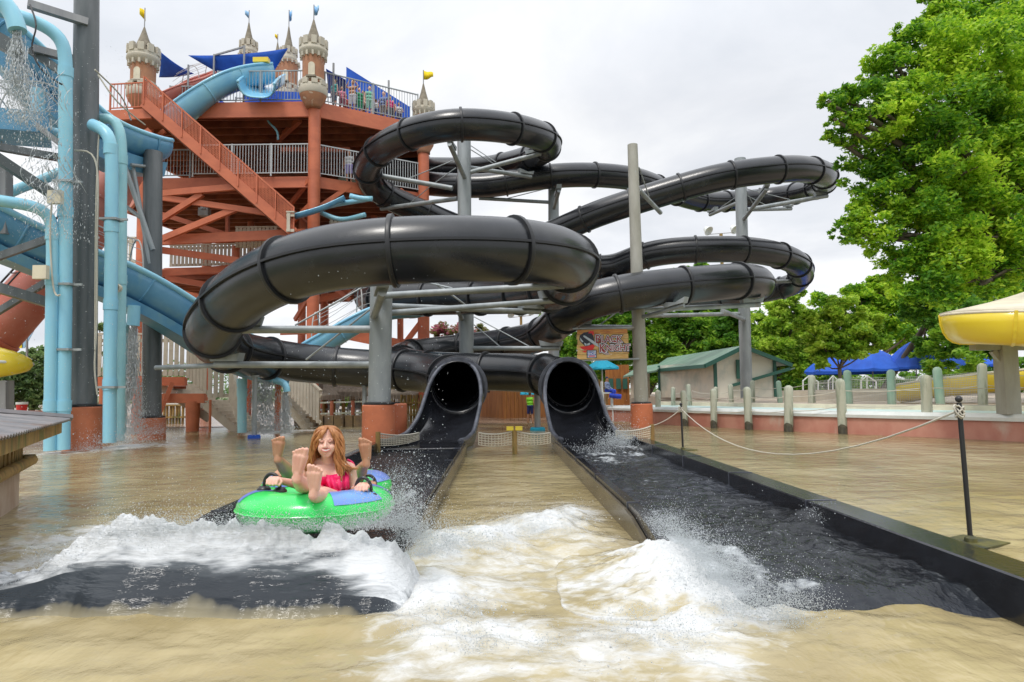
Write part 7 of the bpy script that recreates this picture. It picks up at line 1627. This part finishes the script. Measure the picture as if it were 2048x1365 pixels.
# cloud deck: project the direction on a flat layer so clouds shrink towards the horizon
mz = nt.nodes.new('ShaderNodeMath'); mz.operation = 'MAXIMUM'; mz.inputs[1].default_value = 0; L.new(sep.outputs['Z'], mz.inputs[0])
az = nt.nodes.new('ShaderNodeMath'); az.operation = 'ADD'; az.inputs[1].default_value = .22; L.new(mz.outputs[0], az.inputs[0])
dv = nt.nodes.new('ShaderNodeVectorMath'); dv.operation = 'DIVIDE'; L.new(tc.outputs['Generated'], dv.inputs[0])
cb = nt.nodes.new('ShaderNodeCombineXYZ'); [L.new(az.outputs[0], cb.inputs[i]) for i in range(3)]; L.new(cb.outputs[0], dv.inputs[1])
def cn(scale, off, det=7, rough=.55):
    mp = nt.nodes.new('ShaderNodeMapping'); mp.inputs['Location'].default_value = (off, off*.7, 0); L.new(dv.outputs[0], mp.inputs[0])
    n = nt.nodes.new('ShaderNodeTexNoise'); n.inputs['Scale'].default_value = scale; n.inputs['Detail'].default_value = det; n.inputs['Roughness'].default_value = rough; n.inputs['Distortion'].default_value = .3; L.new(mp.outputs[0], n.inputs['Vector']); return n.outputs['Fac']
r1 = nt.nodes.new('ShaderNodeValToRGB'); L.new(cn(1.3, 3.1), r1.inputs[0])
e = r1.color_ramp.elements; e[0].position = .36; e[0].color = (.64,.67,.72,1); e[1].position = .62; e[1].color = (.86,.87,.885,1); x = r1.color_ramp.elements.new(.5); x.color = (.74,.76,.80,1)
r2 = nt.nodes.new('ShaderNodeMapRange'); L.new(cn(.8, 8.2, 5), r2.inputs[0]); r2.inputs[1].default_value = .35; r2.inputs[2].default_value = .7; r2.inputs[3].default_value = .94; r2.inputs[4].default_value = 1.06
zen = nt.nodes.new('ShaderNodeMapRange'); L.new(sep.outputs['Z'], zen.inputs[0]); zen.inputs[1].default_value = .38; zen.inputs[2].default_value = 1.0; zen.inputs[3].default_value = 1.0; zen.inputs[4].default_value = 1.9
mu = nt.nodes.new('ShaderNodeMath'); mu.operation = 'MULTIPLY'; L.new(r2.outputs[0], mu.inputs[0]); L.new(zen.outputs[0], mu.inputs[1])
cs = nt.nodes.new('ShaderNodeVectorMath'); cs.operation = 'SCALE'; L.new(r1.outputs[0], cs.inputs[0]); L.new(mu.outputs[0], cs.inputs['Scale'])
CLOUD_GAIN = 10.8
cg = nt.nodes.new('ShaderNodeVectorMath'); cg.operation = 'SCALE'; cg.inputs['Scale'].default_value = CLOUD_GAIN; L.new(cs.outputs[0], cg.inputs[0])
mx = nt.nodes.new('ShaderNodeMix'); mx.data_type = 'RGBA'; mx.inputs['Factor'].default_value = .95; L.new(skm.outputs[0], mx.inputs['A']); L.new(cg.outputs[0], mx.inputs['B'])
L.new(mx.outputs['Result'], bg.inputs['Color']); bg.inputs['Strength'].default_value = .1
sd = bpy.data.lights.new('sun', 'SUN'); sd.energy = 1.5; sd.angle = R(14); sd.color = (1, .96, .9)
so = bpy.data.objects.new('sun', sd); COL.objects.link(so)
dirv = Vector((math.sin(SUN_AZ)*math.cos(SUN_EL), math.cos(SUN_AZ)*math.cos(SUN_EL), math.sin(SUN_EL)))
so.rotation_euler = dirv.to_track_quat('Z', 'Y').to_euler(); so.location = (0, 0, 60)
SC.view_settings.view_transform = 'Standard'; SC.view_settings.look = 'None'; SC.view_settings.exposure = 0.21; SC.view_settings.gamma = 1
SC.render.engine = 'CYCLES'
try:
    SC.cycles.max_bounces = 7; SC.cycles.diffuse_bounces = 3; SC.cycles.glossy_bounces = 3; SC.cycles.transmission_bounces = 4; SC.cycles.transparent_max_bounces = 8
    SC.cycles.use_denoising = True; SC.cycles.caustics_reflective = False; SC.cycles.caustics_refractive = False
except Exception: pass
SC['_done'] = 1
for m_ in bpy.data.materials: 
    if 'b' in m_: del m_['b']
del SC['_done']
